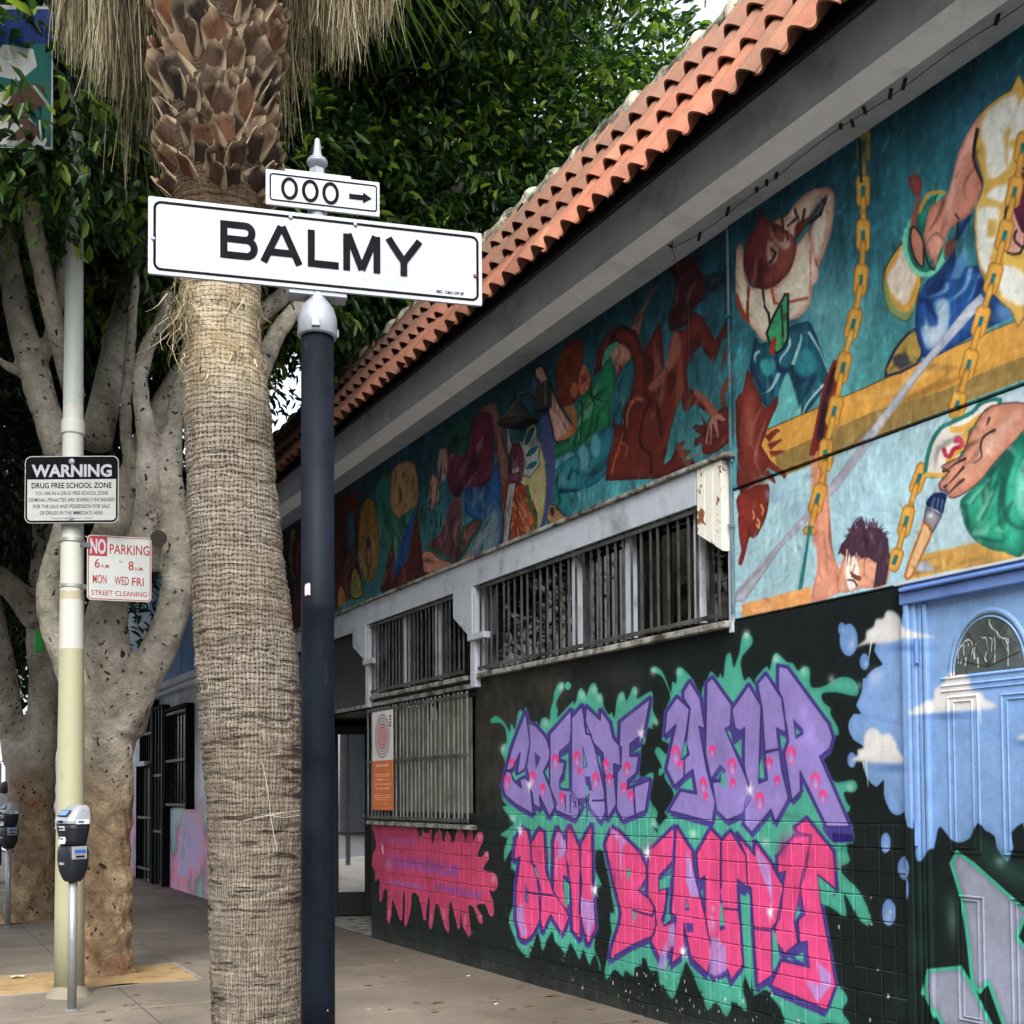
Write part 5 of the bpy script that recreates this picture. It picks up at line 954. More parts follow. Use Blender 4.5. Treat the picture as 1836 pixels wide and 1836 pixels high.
def flat_print(name, img, parent, box, genaxes, rough=.5):
    t = NT(name, rough, .4); im = t.n('TexImage'); im.image = img; g = t.n('TexCoord').outputs['Generated']; sp = t.n('SeparateXYZ'); t.l(g, sp.inputs[0]); cb = t.n('CombineXYZ')
    for k, (ax, fl) in enumerate(genaxes): 
        v = sp.outputs[ax]; v = t.math('SUBTRACT', 1.0, v) if fl else v; t.l(v, cb.inputs[k])
    t.b.inputs['Specular IOR Level'].default_value = .1; t.l(cb.outputs[0], im.inputs['Vector']); w = t.ramp(t.noise(6, 8), [(.3, (.86,)*3+(1,)), (.7, (1, 1, 1, 1))]); t.color(t.mix(1.0, im.outputs[0], w, 'MULTIPLY')); return t.m
po = MB().box(WX-.070, WX-.064, p1[1], p0[1], pz, p0[2]).build('poster', None); po.data.materials.append(flat_print('poster_print', make_image('poster', pc), None, None, ((1, True), (2, False))))
tag(po, 'narrow white and orange poster with concentric rings, hung on the barred window', 'poster')
# ------------------------------------------------------------------ ground
def concrete(name, c1, c2, speck=True, rnd=True):
    t = NT(name, .85, .25)
    f = t.noise(.9, 10, .65); cc = t.ramp(f, [(.32, c1), (.68, c2)])
    st = t.ramp(t.noise(2.6, 10, .75), [(.55, (0, 0, 0, 1)), (.78, (.5, .5, .5, 1))]); cc = t.mix(st, cc, srgb(92, 86, 78))
    sp = t.ramp(t.noise(34, 3, .5), [(.70, (0, 0, 0, 1)), (.74, (.8, .8, .8, 1))]); cc = t.mix(sp, cc, srgb(60, 52, 44))
    if rnd:
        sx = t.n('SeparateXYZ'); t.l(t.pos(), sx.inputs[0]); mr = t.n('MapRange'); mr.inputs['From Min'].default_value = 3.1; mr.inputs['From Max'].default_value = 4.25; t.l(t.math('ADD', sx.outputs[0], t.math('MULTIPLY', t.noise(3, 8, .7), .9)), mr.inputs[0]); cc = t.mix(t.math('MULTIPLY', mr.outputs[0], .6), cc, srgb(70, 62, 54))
        vo = t.n('TexVoronoi'); vo.inputs['Scale'].default_value = 5.5; t.l(t.pos(), vo.inputs['Vector']); gum = t.ramp(vo.outputs['Distance'], [(.07, (.75, .75, .75, 1)), (.10, (0, 0, 0, 1))]); gum = t.math('MULTIPLY', gum, t.ramp(t.noise(2.2, 3), [(.42, (0, 0, 0, 1)), (.5, (1, 1, 1, 1))])); cc = t.mix(gum, cc, srgb(58, 54, 50))
        ve = t.n('TexVoronoi'); ve.feature = 'DISTANCE_TO_EDGE'; ve.inputs['Scale'].default_value = .8; wv = t.n('VectorMath'); wv.operation = 'ADD'; nn = t.n('TexNoise'); nn.inputs['Scale'].default_value = 3; nn.inputs['Detail'].default_value = 8; t.l(t.pos(), nn.inputs['Vector']); sc_ = t.n('VectorMath'); sc_.operation = 'SCALE'; sc_.inputs['Scale'].default_value = .7; t.l(nn.outputs['Color'], sc_.inputs[0]); t.l(t.pos(), wv.inputs[0]); t.l(sc_.outputs[0], wv.inputs[1]); t.l(wv.outputs[0], ve.inputs['Vector'])
        cr_ = t.math('MULTIPLY', t.ramp(ve.outputs['Distance'], [(.003, (.8, .8, .8, 1)), (.009, (0, 0, 0, 1))]), t.ramp(t.noise(.7, 3), [(.56, (0, 0, 0, 1)), (.62, (.8, .8, .8, 1))])); cc = t.mix(cr_, cc, srgb(60, 54, 48))
        oi = t.n('ObjectInfo'); v = t.ramp(oi.outputs['Random'], [(0, (.88, .88, .88, 1)), (1, (1.05, 1.04, 1.02, 1))]); cc = t.mix(1.0, cc, v, 'MULTIPLY')
    t.color(cc); t.bump(t.math('ADD', t.noise(120, 4), t.math('MULTIPLY', t.noise(12, 5), .8)), .35, .003); return t.m
M_CONC = concrete('sidewalk_concrete', srgb(104, 98, 89), srgb(142, 134, 121))
M_BASE = simple('joint_dirt', srgb(58, 54, 48), .95, vary=.3)
M_ASPH = simple('asphalt', srgb(70, 70, 72), .9, vary=.25, scale=20, bump=.5)
M_KERB = concrete('kerb_concrete', srgb(130, 128, 122), srgb(160, 156, 148), rnd=False)
tag(MB().add([(-200, -200, -.16), (300, -200, -.16), (300, 400, -.16), (-200, 400, -.16)], [(0, 1, 2, 3)]).build('ground', M_ASPH), kind='structure')
pv = MB().box(.40, 11.6, -3, 25.5, -.155, -.012).build('pavement', M_BASE); pv['kind'] = 'structure'
kb = MB().box(.22, .398, -3, 25.5, -.155, -.004).build('kerb', M_KERB, bevel=.015); kb['kind'] = 'structure'
def slab(x0, x1, y0, y1):
    g = .005; o = MB().box(x0+g, x1-g, y0+g, y1-g, -.10, random.uniform(-.0015, .0015)).build('slab', M_CONC, pv, bevel=.006, seg=1); return o
RE = [8.85-.97*k for k in range(9, 0, -1)]+[8.85, 9.83]+[9.83+.975*k for k in range(1, 17)]
for y0, y1 in zip(RE[:-1], RE[1:]):
    xs = [.40, 1.31, 2.13, 2.82, 3.50, 4.20] if y0 >= 8.8 else [.40, 1.5, 2.42, 3.33, 4.20]
    if y1 > 10.6 and y0 < 12.4: xs = xs+[5.6]
    for x0, x1 in zip(xs[:-1], xs[1:]):
        if x1 < 2.2 and abs(y0-8.85) < .05: continue
        if x1 < 2.2 and 13.6 < y0 < 14.4: continue
        slab(x0, x1, y0, y1)
def soil_mat():
    t = NT('soil', .95, .1); c = t.ramp(t.noise(5, 10, .75), [(.3, srgb(128, 106, 74)), (.5, srgb(170, 144, 104)), (.75, srgb(194, 168, 126))]); sp = t.ramp(t.noise(40, 4), [(.62, (0, 0, 0, 1)), (.68, (1, 1, 1, 1))])
    t.color(t.mix(sp, c, srgb(96, 70, 44))); t.bump(t.noise(50, 8, .7), .8, .01); return t.m
M_SOIL = soil_mat()
def well(y0, y1, x0=.45, x1=2.13):
    n = 22; V = []; F_ = []
    for j in range(n+1):
        for i in range(n+1):
            x = x0+(x1-x0)*i/n; y = y0+(y1-y0)*j/n; V.append((x, y, .006+.02*noise.fractal(Vector((x*3, y*3, 1)), 1, 2, 4)+.03*math.exp(-((x-1.45)**2+(y-y0-.4)**2)/.15)))
    F_ = [(j*(n+1)+i, j*(n+1)+i+1, (j+1)*(n+1)+i+1, (j+1)*(n+1)+i) for j in range(n) for i in range(n)]
    o = MB().add(V, F_).build('soil', M_SOIL, smooth=True); o['kind'] = 'structure'
    e = MB().box(x1-.03, x1, y0, y1, -.1, .012).box(x0, x1, y0-.0, y0+.02, -.1, .004).box(x0, x1, y1-.02, y1, -.1, .008).build('tree_well_edging', M_KERB, bevel=.004); e['kind'] = 'structure'
well(8.86, 9.82); well(13.74, 14.69)

# ------------------------------------------------------------------ litter
M_PAPER = simple('paper', srgb(214, 214, 208), .8); M_LEAFB = simple('dry_leaf', srgb(96, 70, 38), .8, vary=.4)
def scrap(px, py, s, mat, name, label, cat, group=None, z=.004):
    q = on_g(px, py, z); m = MB(); n = 9; V = [(q[0], q[1], z+s*.25)]
    for i in range(n): a = 2*math.pi*i/n; r = s*random.uniform(.4, 1.15); V.append((q[0]+r*math.cos(a)*1.6, q[1]+r*math.sin(a)*.7, z+random.uniform(0, s*.3)))
    m.add(V, [(0, 1+i, 1+(i+1) % n) for i in range(n)]); o = m.build(name, mat); return tag(o, label, cat, group)
scrap(990, 1786, .045, M_LEAFB, 'dry_leaf', 'curled brown dry leaf on the pavement near the painted wall', 'leaf')
q_ = scrap(30, 1752, .05, M_PAPER, 'paper_scrap', 'crumpled white paper scrap on the soil left of the pale pole', 'litter', z=.02)
for i, (x, y) in enumerate(((712, 1722), (735, 1742), (700, 1810), (660, 1810), (780, 1815), (860, 1795), (890, 1800), (1010, 1825), (300, 1700), (290, 1620), (650, 1730), (225, 1802), (840, 1750), (930, 1770))):
    scrap(x, y, random.uniform(.012, .022), M_LEAFB if i % 3 else M_PAPER, 'leaf_crumb', 'tiny dark crumb of leaf litter on the pavement', 'litter', 'crumbs of litter on the pavement')

for i in range(26):
    px_, py_ = random.choice(((random.uniform(620, 1150), None), (random.uniform(60, 370), random.uniform(1640, 1830))))
    if py_ is None: py_ = random.uniform(1690+(px_-665)*.27+8, 1834) if px_ > 665 else random.uniform(1700, 1834)
    if py_ < 1836: scrap(px_, py_, random.uniform(.014, .034), M_LEAFB, 'dry_leaf', 'small brown dry leaf lying flat on the pavement slabs', 'leaf', 'dry leaves scattered on the pavement')
# ------------------------------------------------------------------ text helper
def text_mesh(s, w, h, bold=0., cond=None):
    """lettering as a flat mesh in the local xz plane, fitted to width w and cap height h, centred in x, baseline z=0"""
    cu = bpy.data.curves.new('t', 'FONT'); cu.body = s; cu.size = 1; cu.offset = bold; cu.resolution_u = 3; o = bpy.data.objects.new('t', cu); col.objects.link(o)
    bpy.context.view_layer.update(); me = bpy.data.meshes.new_from_object(o.evaluated_get(bpy.context.evaluated_depsgraph_get()))
    v = np.array([x.co[:] for x in me.vertices]); bpy.data.objects.remove(o)
    x0, x1 = v[:, 0].min(), v[:, 0].max(); capz = .73
    for q in me.vertices: q.co = ((q.co.x-(x0+x1)/2)*w/(x1-x0), 0, q.co.y*h/capz)
    return me
def put_text(s, w, h, mat, parent, M, x, z, name='lettering', bold=.012):
    me = text_mesh(s, w, h, bold); me.materials.append(mat); o = bpy.data.objects.new(name, me); link(o, parent)
    me.transform(M @ Matrix.Translation((x, -.0012, z))); return o
def frame_at(c, heading):        # local x = along heading, local z = up, local y = away from viewer
    h = R(heading); X = Vector((math.sin(h), math.cos(h), 0)); Y = Vector((-X.y, X.x, 0)); Mx = Matrix(((X.x, Y.x, 0, c[0]), (X.y, Y.y, 0, c[1]), (0, 0, 1, c[2]), (0, 0, 0, 1))); return Mx
def rrect(w, h, r, n=6):
    P_ = []
    for cx_, cz_, a0 in ((w/2-r, h/2-r, 0), (-w/2+r, h/2-r, 90), (-w/2+r, -h/2+r, 180), (w/2-r, -h/2+r, 270)):
        for k in range(n+1): a = R(a0+90*k/n); P_.append((cx_+r*math.cos(a), cz_+r*math.sin(a)))
    return P_
def plate(M, w, h, r, th, y=0, cx_=0, cz_=0):
    m = MB(); pts = [M @ Vector((x+cx_, y, z+cz_)) for x, z in rrect(w, h, r)]; d = (M.to_3x3() @ Vector((0, th, 0))); return m.prism([tuple(p) for p in pts], tuple(d))
def ring(M, w, h, r, t, y, cx_=0, cz_=0, n=6):     # flat frame line
    a = rrect(w, h, r, n); b = rrect(w-2*t, h-2*t, max(r-t, .001), n); k = len(a)
    V = [tuple(M @ Vector((x+cx_, y, z+cz_))) for x, z in a+b]; return MB().add(V, [(i, (i+1) % k, k+(i+1) % k, k+i) for i in range(k)])

# ------------------------------------------------------------------ street name sign on its pole
def sheet_mat(name, c, rough=.35):
    t = NT(name, rough, .5); f = t.ramp(t.noise(3, 8, stretch=(1, 1, 14)), [(.3, tuple(x*.93 for x in c[:3])+(1,)), (.7, c)])
    f = t.mix(1.0, f, t.ramp(t.noise(2.2, 10, .8), [(.35, (.84, .85, .86, 1)), (.6, (1, 1, 1, 1))]), 'MULTIPLY'); sc = t.ramp(t.noise(14, 10, .8), [(.62, (0, 0, 0, 1)), (.72, (.5, .5, .5, 1))]); t.color(t.mix(sc, f, srgb(150, 146, 138))); return t.m
M_WHITE = sheet_mat('white_sheeting', srgb(174, 178, 185)); M_OLDW = sheet_mat('aged_sheeting', srgb(184, 189, 184)); M_INK = simple('black_ink', srgb(10, 12, 17), .8, vary=.2, spec=.12)
M_SILVER = simple('silver_paint', srgb(148, 153, 161), .4, .25, vary=.06, scale=6, dirt=srgb(120, 120, 122), dirt_scale=8, dirt_pos=(.6, .8))
def navy():
    t = NT('navy_black_paint', .55, .10); c = t.ramp(t.noise(2.2, 8, .6), [(.4, srgb(11, 15, 22)), (.7, srgb(28, 36, 48))]); c = t.mix(t.ramp(t.noise(9, 10, .8, stretch=(1, 1, .3)), [(.60, (0, 0, 0, 1)), (.72, (.5, .5, .5, 1))]), c, srgb(60, 68, 78))
    c = t.mix(t.ramp(t.noise(38, 4, .6), [(.735, (0, 0, 0, 1)), (.745, (1, 1, 1, 1))]), c, srgb(170, 172, 176)); t.color(c); t.bump(t.noise(8, 5), .15, .004); return t.m
M_NAVY = navy()
PX0, PY_0 = 1.108, 3.2237
zc1 = 2.772
SP = empty('street_sign', (PX0, PY_0, 0)); tag(SP, 'street name sign reading BALMY with smaller 000 arrow plate on dark navy round post', 'street sign')
def lathe(cx_, cy_, prof, n=28):
    return MB().loft([[(cx_+r*math.cos(a), cy_+r*math.sin(a), z) for a in np.linspace(0, 2*math.pi, n, endpoint=False)] for r, z in prof])
rP = .0485
lathe(PX0, PY_0, [(rP*1.03, 0), (rP*1.01, 1.2), (rP, 1.94), (rP+.0005, 1.942), (rP+.0005, 1.965), (rP, 1.967), (rP, zc1-.01)], 36).build('pole', M_NAVY, SP, smooth=True)
zs = lambda py: on_plane(570, py, (PX0, PY_0, 1.4), (.255, .967, 0))[2]
lathe(PX0, PY_0, [(.0555, zs(606)), (.058, zs(603)), (.058, zs(575)), (.0565, zs(571)), (.0545, zs(566)), (.047, zs(553)), (.036, zs(545)), (.031, zs(541)), (.030, zs(380))], 36).build('collar', M_SILVER, SP, smooth=True)
for k in range(3): a = 2.2+k*2.1; MB().obox((PX0+.059*math.cos(a), PY_0+.059*math.sin(a), zs(592)), (.006*math.cos(a), .006*math.sin(a), 0), (-.012*math.sin(a), .012*math.cos(a), 0), (0, 0, .012)).build('set_screw', M_SILVER, SP, bevel=.002)
lathe(PX0, PY_0, [(.012, zs(322)), (.024, zs(318)), (.024, zs(306)), (.017, zs(302))], 6).build('nut', M_SILVER, SP)
lathe(PX0, PY_0, [(.014, zs(303)), (.026, zs(298)), (.031, zs(293.5)), (.031, zs(292)), (.029, zs(291)), (.031, zs(290)), (.028, zs(287)), (.016, zs(283)), (.0125, zs(276)), (.009, zs(256)), (.0075, zs(251)), (.004, zs(248.6))], 24).build('finial', M_SILVER, SP, smooth=True)
HD = 104.78; nrm = Vector((-.255, -.967, 0))
# name plate: front face 3 cm before the pole axis
cB = [ (0.644+1.586)/2, (3.346+3.0975)/2, 0 ]; Wb = math.hypot(1.588-.644, 3.346-3.097); zt_b, zb_b = 3.1185, 2.8935
off = nrm*.034
Mb = frame_at((cB[0]+off.x, cB[1]+off.y, (zt_b+zb_b)/2), HD)
Hb = (zt_b-zb_b)
np_ = plate(Mb, Wb, Hb, .004, .010).build('name_plate', M_WHITE, SP)
ring(Mb, Wb-.024, Hb-.022, .022, .0075, -.001, .002).build('border_line', M_INK, np_)
# letters drawn with straight and round strokes
def strokes(M, polys, w, mat, parent, name, y=-.0014):
    m = MB()
    for ip, p in enumerate(polys):
        p = [Vector((q[0], q[1])) for q in p]; p = [p[0]]+[b for a, b in zip(p[:-1], p[1:]) if (a-b).length > 1e-5]; closed = (p[0]-p[-1]).length < 1e-6; L, Rr = [], []
        n = len(p)-(1 if closed else 0)
        for i in range(n if closed else len(p)):
            a = p[(i-1) % n] if closed or i > 0 else None; b = p[(i+1) % n] if closed else (p[i+1] if i+1 < len(p) else None); c = p[i]
            d1 = (c-a).normalized() if a is not None else None; d2 = (b-c).normalized() if b is not None else None
            if d1 is None: d1 = d2
            if d2 is None: d2 = d1
            n1 = Vector((-d1.y, d1.x)); n2 = Vector((-d2.y, d2.x)); nn = (n1+n2); nn = nn.normalized() if nn.length > 1e-6 else n1; k = 1/max(.45, nn.dot(n1))
            L.append(c+nn*w/2*k); Rr.append(c-nn*w/2*k)
        V = [tuple(M @ Vector((q.x, y-.00012*ip, q.y))) for q in L+Rr]; k = len(L); m.add(V, [(i, (i+1) % k, k+(i+1) % k, k+i) for i in range(k if closed else k-1)])
    return m.build(name, mat, parent)
def arcp(cx_, cz_, rx, rz, a0, a1, n=14): return [(cx_+rx*math.cos(R(a0+(a1-a0)*i/n)), cz_+rz*math.sin(R(a0+(a1-a0)*i/n))) for i in range(n+1)]
pxm = Wb/592.; u = lambda x: (x-564)*pxm; hC = .1105; w_ = .0205; b0 = -.0455
def Zl(v): return b0+w_/2+(hC-w_)*v
e_ = w_/2
BL = [[(u(389)+e_, b0), (u(389)+e_, b0+hC)]]
BL += [[(u(389)+w_*.9, Zl(1)), (u(432), Zl(1))]+arcp(u(432), Zl(.765), u(446)-e_*.4-u(432), (Zl(1)-Zl(.53))/2, 90, -90)+[(u(389)+w_*.9, Zl(.53))],
       [(u(432), Zl(.53))]+arcp(u(434), Zl(.265), u(450)-e_*.4-u(434), (Zl(.53)-Zl(0))/2, 90, -90)+[(u(389)+w_*.9, Zl(0))]]
BL += [[(u(457)+e_*1.1, b0), (u(494), b0+hC)], [(u(533)-e_*1.1, b0), (u(496), b0+hC)], [(u(472), Zl(.24)), (u(518), Zl(.24))]]
BL += [[(u(541)+e_, b0), (u(541)+e_, b0+hC)], [(u(541)+w_*.8, Zl(0)), (u(596), Zl(0))]]
BL += [[(u(604)+e_, b0), (u(604)+e_, b0+hC)], [(u(671)-e_, b0), (u(671)-e_, b0+hC)], [(u(604)+e_*1.4, b0+hC), (u(637.5), b0+.006)], [(u(671)-e_*1.4, b0+hC), (u(637.5), b0+.006)]]
BL += [[(u(714), b0), (u(714), Zl(.46))], [(u(682)+e_*.6, b0+hC), (u(714), Zl(.36))], [(u(747)-e_*.6, b0+hC), (u(714), Zl(.36))]]
strokes(Mb, BL, w_, M_INK, np_, 'lettering_balmy')
put_text('SSC  C&C OF SF', .085, .0085, M_INK, np_, Mb, u(800), -.086, bold=.03)
# small number plate
c0 = ((.961+1.284)/2, (3.263+3.177)/2); Ws = math.hypot(1.284-.961, 3.263-3.177); Ms = frame_at((c0[0]+nrm.x*.034, c0[1]+nrm.y*.034, 3.187), HD); Hs = .104
sp_ = plate(Ms, Ws, Hs, .002, .008).build('number_plate', M_WHITE, SP)
ring(Ms, Ws-.018, Hs-.022, .010, .0042, -.001, .002, .001).build('border_line', M_INK, sp_)
us = lambda x: (x-577)*Ws/202.
ZR = [arcp(us(x), .001, .0200, .0290, 90, 450, 28) for x in (517.5, 554, 590)]
strokes(Ms, ZR, .0094, M_INK, sp_, 'lettering_000')
m = MB(); ar = [(us(623), .0078), (us(648), .0078), (us(648), .0165), (us(664), 0), (us(648), -.0165), (us(648), -.0078), (us(623), -.0078)]
m.add([tuple(Ms @ Vector((x, -.0014, z-.001))) for x, z in ar], [(0, 1, 5, 6), (2, 3, 4), (1, 2, 4, 5)]).build('arrow', M_INK, sp_)
for zc_, hw in ((3.243, .098), (2.886, .085)):
    Mk = frame_at((PX0, PY_0, zc_), HD); 
    plate(Mk, hw*2, .014, .002, .058, y=-.029).build('clamp_channel', M_SILVER, SP, bevel=.002)
for px_, pz_ in ((521, 390), (637, 403), (852, 495), (275, 428)):
    q = on_plane(px_, pz_, (cB[0]+off.x, cB[1]+off.y, 3), (.255, .967, 0)); MB().tube([q+np.array([nrm.x, nrm.y, 0])*.001, q+np.array([nrm.x, nrm.y, 0])*.006], [.0065, .004], 10).build('bolt', M_SILVER if px_ < 800 else simple('rusty_bolt', srgb(128, 84, 66), .7), SP)
sk = on_x(0, 0, 1)  # small torn sticker left on the post
a = math.atan2(-3.22, -1.2)-.62; zk = zs(1062)
V = []; 
for i in range(6):
    for j in range(2): aa = a+i*.08-.2; V.append((PX0+(rP+.0012)*math.cos(aa), PY_0+(rP+.0012)*math.sin(aa), zk+(-.013+random.uniform(-.006, .004) if j == 0 else .013+random.uniform(-.004, .008))))
MB().add(V, [(2*i, 2*i+2, 2*i+3, 2*i+1) for i in range(5)]).build('torn_sticker', simple('sticker_pink', srgb(206, 186, 198), .6), SP)

# ------------------------------------------------------------------ pale light pole with two signs
def pole_mat():
    t = NT('light_pole_paint', .5, .4); sp = t.n('SeparateXYZ'); t.l(t.pos(), sp.inputs[0])
    up_ = t.math('GREATER_THAN', sp.outputs[2], t.math('ADD', 2.44, t.math('MULTIPLY', t.noise(6), .02)))
    c = t.mix(up_, srgb(174, 173, 142), srgb(200, 202, 192)); band = t.math('MULTIPLY', t.math('GREATER_THAN', sp.outputs[2], 2.80), t.math('LESS_THAN', t.math('ADD', sp.outputs[2], t.math('MULTIPLY', t.noise(12), .05)), 2.885))
    c = t.mix(t.math('MULTIPLY', band, .6), c, srgb(170, 148, 100)); up2 = t.math('GREATER_THAN', sp.outputs[2], 4.2); c = t.mix(up2, c, srgb(184, 192, 186))
    d = t.ramp(t.noise(5, 10, .75, stretch=(1, 1, .5)), [(.58, (0, 0, 0, 1)), (.70, (.6, .6, .6, 1))]); c = t.mix(d, c, srgb(128, 124, 100)); ch = t.ramp(t.noise(22, 6), [(.73, (0, 0, 0, 1)), (.76, (1, 1, 1, 1))]); c = t.mix(ch, c, srgb(70, 60, 50)); t.color(c); t.bump(t.noise(20, 6), .15, .004); return t.m
M_LP = pole_mat(); LX, LY = 1.135, 8.62
LPo = empty('light_pole', (LX, LY, 0)); tag(LPo, 'tall pale green and white street light pole carrying the warning and parking signs', 'light pole')
dpl = float(np.dot(np.array([LX, LY, 0]), [math.sin(YAW), math.cos(YAW), 0])); SC = FOC/dpl
zl = lambda py, px=125: on_plane(px, py, (LX, LY, 1.4), (math.sin(YAW), math.cos(YAW), 0))[2]
lathe(LX, LY, [(26/SC, 0), (25.5/SC, .6), (24/SC, 1.3), (22/SC, 2.0), (20.5/SC, 2.9), (18.7/SC, 3.6), (16.5/SC, 4.7), (14/SC, 6.5), (11/SC, 9)], 32).build('pole', M_LP, LPo, smooth=True)
ft = MB(); V = []
for j in range(5):
    for i in range(20):
        a = 2*math.pi*i/20; r = (.155-.02*j)*(1+.12*noise.noise(Vector((math.cos(a)*2, math.sin(a)*2, j)))); V.append((LX+r*math.cos(a), LY+r*math.sin(a), j*.028))
ft.add(V, [(j*20+i, j*20+(i+1) % 20, (j+1)*20+(i+1) % 20, (j+1)*20+i) for j in range(4) for i in range(20)]).build('footing', concrete('footing_concrete', srgb(120, 114, 98), srgb(160, 154, 138), rnd=False), LPo, smooth=True)
for py in (970, 1052): MB().tube([(LX, LY, zl(py)-.012), (LX, LY, zl(py)+.012)], 21.8/SC, 28).build('steel_band', simple('band_metal', srgb(176, 178, 172), .4, .5), LPo, smooth=False)
lathe(LX, LY, [(19.6/SC, zl(780)), (20.5/SC, zl(778)), (20.2/SC, zl(760)), (19.4/SC, zl(755))], 28).build('steel_band', M_LP, LPo)
# warning sign (rests on the pole: a thing of its own)
hdF = math.degrees(YAW)+90
pw0 = np.array([LX-math.sin(YAW)*.13, LY-math.cos(YAW)*.13, 0]); nF = (math.sin(YAW), math.cos(YAW), 0)
qa = [on_plane(x, y, pw0, nF) for x, y in ((44, 818), (212, 820), (213, 935), (45, 938))]
cW = sum(qa)/4; Ww = np.linalg.norm((qa[1]-qa[0])[:2]); Hw = qa[0][2]-qa[3][2]
Mw = frame_at(cW, hdF); WS = empty('warning_sign', tuple(cW)); tag(WS, 'black and white WARNING DRUG FREE SCHOOL ZONE sign fixed on pale pole', 'sign')
pl_ = plate(Mw, Ww, Hw, .045, .003).build('sign_plate', M_OLDW, WS)
ring(Mw, Ww-.010, Hw-.010, .042, .013, -.0012).build('border_line', M_INK, WS)
bw = Ww-.034
MB().add([tuple(Mw @ Vector((x, -.001, z))) for x, z in [(-bw/2, Hw/2-.165), (bw/2, Hw/2-.165), (bw/2, Hw/2-.017), (-bw/2, Hw/2-.017)]], [(0, 1, 2, 3)]).build('black_band', M_INK, WS)
put_text('WARNING', bw*.90, .086, M_WHITE, WS, Mw @ Matrix.Translation((0, -.0012, 0)), 0, Hw/2-.145, bold=.035)
for s_, wf, h_, zz_, b_ in (('DRUG FREE SCHOOL ZONE', .90, .040, .232, .018), ('YOU ARE IN A DRUG FREE SCHOOL ZONE', .82, .027, .282, .004), ('CRIMINAL PENALTIES ARE SEVERELY INCREASED', .97, .027, .330, .004), ('FOR THE SALE AND POSSESSION FOR SALE', .86, .027, .377, .004), ('OF DRUGS IN THE IMMEDIATE AREA', .71, .027, .424, .004), ('California H&S Code Sec. 11353.6', .46, .010, .455, 0)):
    zq = Hw/2-zz_*Hw/.485; put_text(s_, bw*wf, h_, M_INK, WS, Mw, 0, zq, bold=b_)
for dz in (Hw/2-.04, -Hw/2+.04): c_ = Mw @ Vector((0, -.004, dz)); lathe(0, 0, [(.022 if dz > 0 else .012, 0), (.016, .006), (.006, .008)], 14).build('bolt', M_SILVER, WS).matrix_world = Matrix.Translation(c_) @ Mw.to_3x3().to_4x4() @ Matrix.Rotation(R(90), 4, 'X')
# no parking sign
M_REDI = simple('red_ink', srgb(150, 24, 34), .45, vary=.1)
hdN = 100.5; hN = R(hdN); XN = np.array([math.sin(hN), math.cos(hN), 0]); nN = np.array([-XN[1], XN[0], 0])
pA = at_depth(156, 1010, dpl-.02); qb = [on_plane(x, y, pA, nN) for x, y in ((156, 957), (271.5, 966), (271.5, 1080), (156, 1075))]
cN = sum(qb)/4; Wn = np.linalg.norm((qb[1]-qb[0])[:2]); Hn = ((qb[0][2]-qb[3][2])+(qb[1][2]-qb[2][2]))/2
Mn = frame_at(cN, hdN); NS = empty('no_parking_sign', tuple(cN)); tag(NS, 'white and red NO PARKING street cleaning sign bracketed to the right of the pole', 'sign')
plate(Mn, Wn, Hn, .03, .003).build('sign_plate', M_OLDW, NS); ring(Mn, Wn-.012, Hn-.012, .026, .006, -.0012).build('border_line', M_REDI, NS)
bx = [(-Wn/2+.010, Hn/2-.150), (-Wn/2+.135, Hn/2-.150), (-Wn/2+.135, Hn/2-.010), (-Wn/2+.022, Hn/2-.010), (-Wn/2+.010, Hn/2-.022)]
MB().add([tuple(Mn @ Vector((x, -.001, z))) for x, z in bx], [tuple(range(5))]).build('red_block', M_REDI, NS)
put_text('NO', .105, .105, M_WHITE, NS, Mn @ Matrix.Translation((0, -.001, 0)), -Wn/2+.073, Hn/2-.130, bold=.03)
put_text('PARKING', Wn-.165, .072, M_REDI, NS, Mn, .068, Hn/2-.128, bold=.012)
k6 = Hn/.43
for s_, w2, h2, x2, z2_, b_, mt in (('6', .036, .066, -Wn/2+.068, -.215, .012, M_REDI), ('A.M.', .062, .028, -Wn/2+.122, -.215, .006, M_REDI), ('TO', .026, .018, .008, -.178, 0, M_INK), ('8', .036, .066, .078, -.222, .012, M_REDI), ('A.M.', .064, .028, .132, -.222, .006, M_REDI),
                                  ('MON', .092, .062, -Wn/2+.085, -.318, .012, M_REDI), ('WED', .098, .062, .015, -.322, .012, M_REDI), ('FRI', .080, .062, .125, -.325, .012, M_REDI), ('STREET CLEANING', Wn-.06, .036, 0, -.396, .008, M_REDI)):
    put_text(s_, w2, h2, mt, NS, Mn, x2, Hn/2+z2_*k6, bold=b_)
for py in (975, 1050):
    c_ = at_depth(153, py, dpl-.02); MB().obox(c_+np.array([0, 0, -.01]), XN*.035, nN*.008, (0, 0, .018)).build('clamp', M_BAR, NS, bevel=.003)

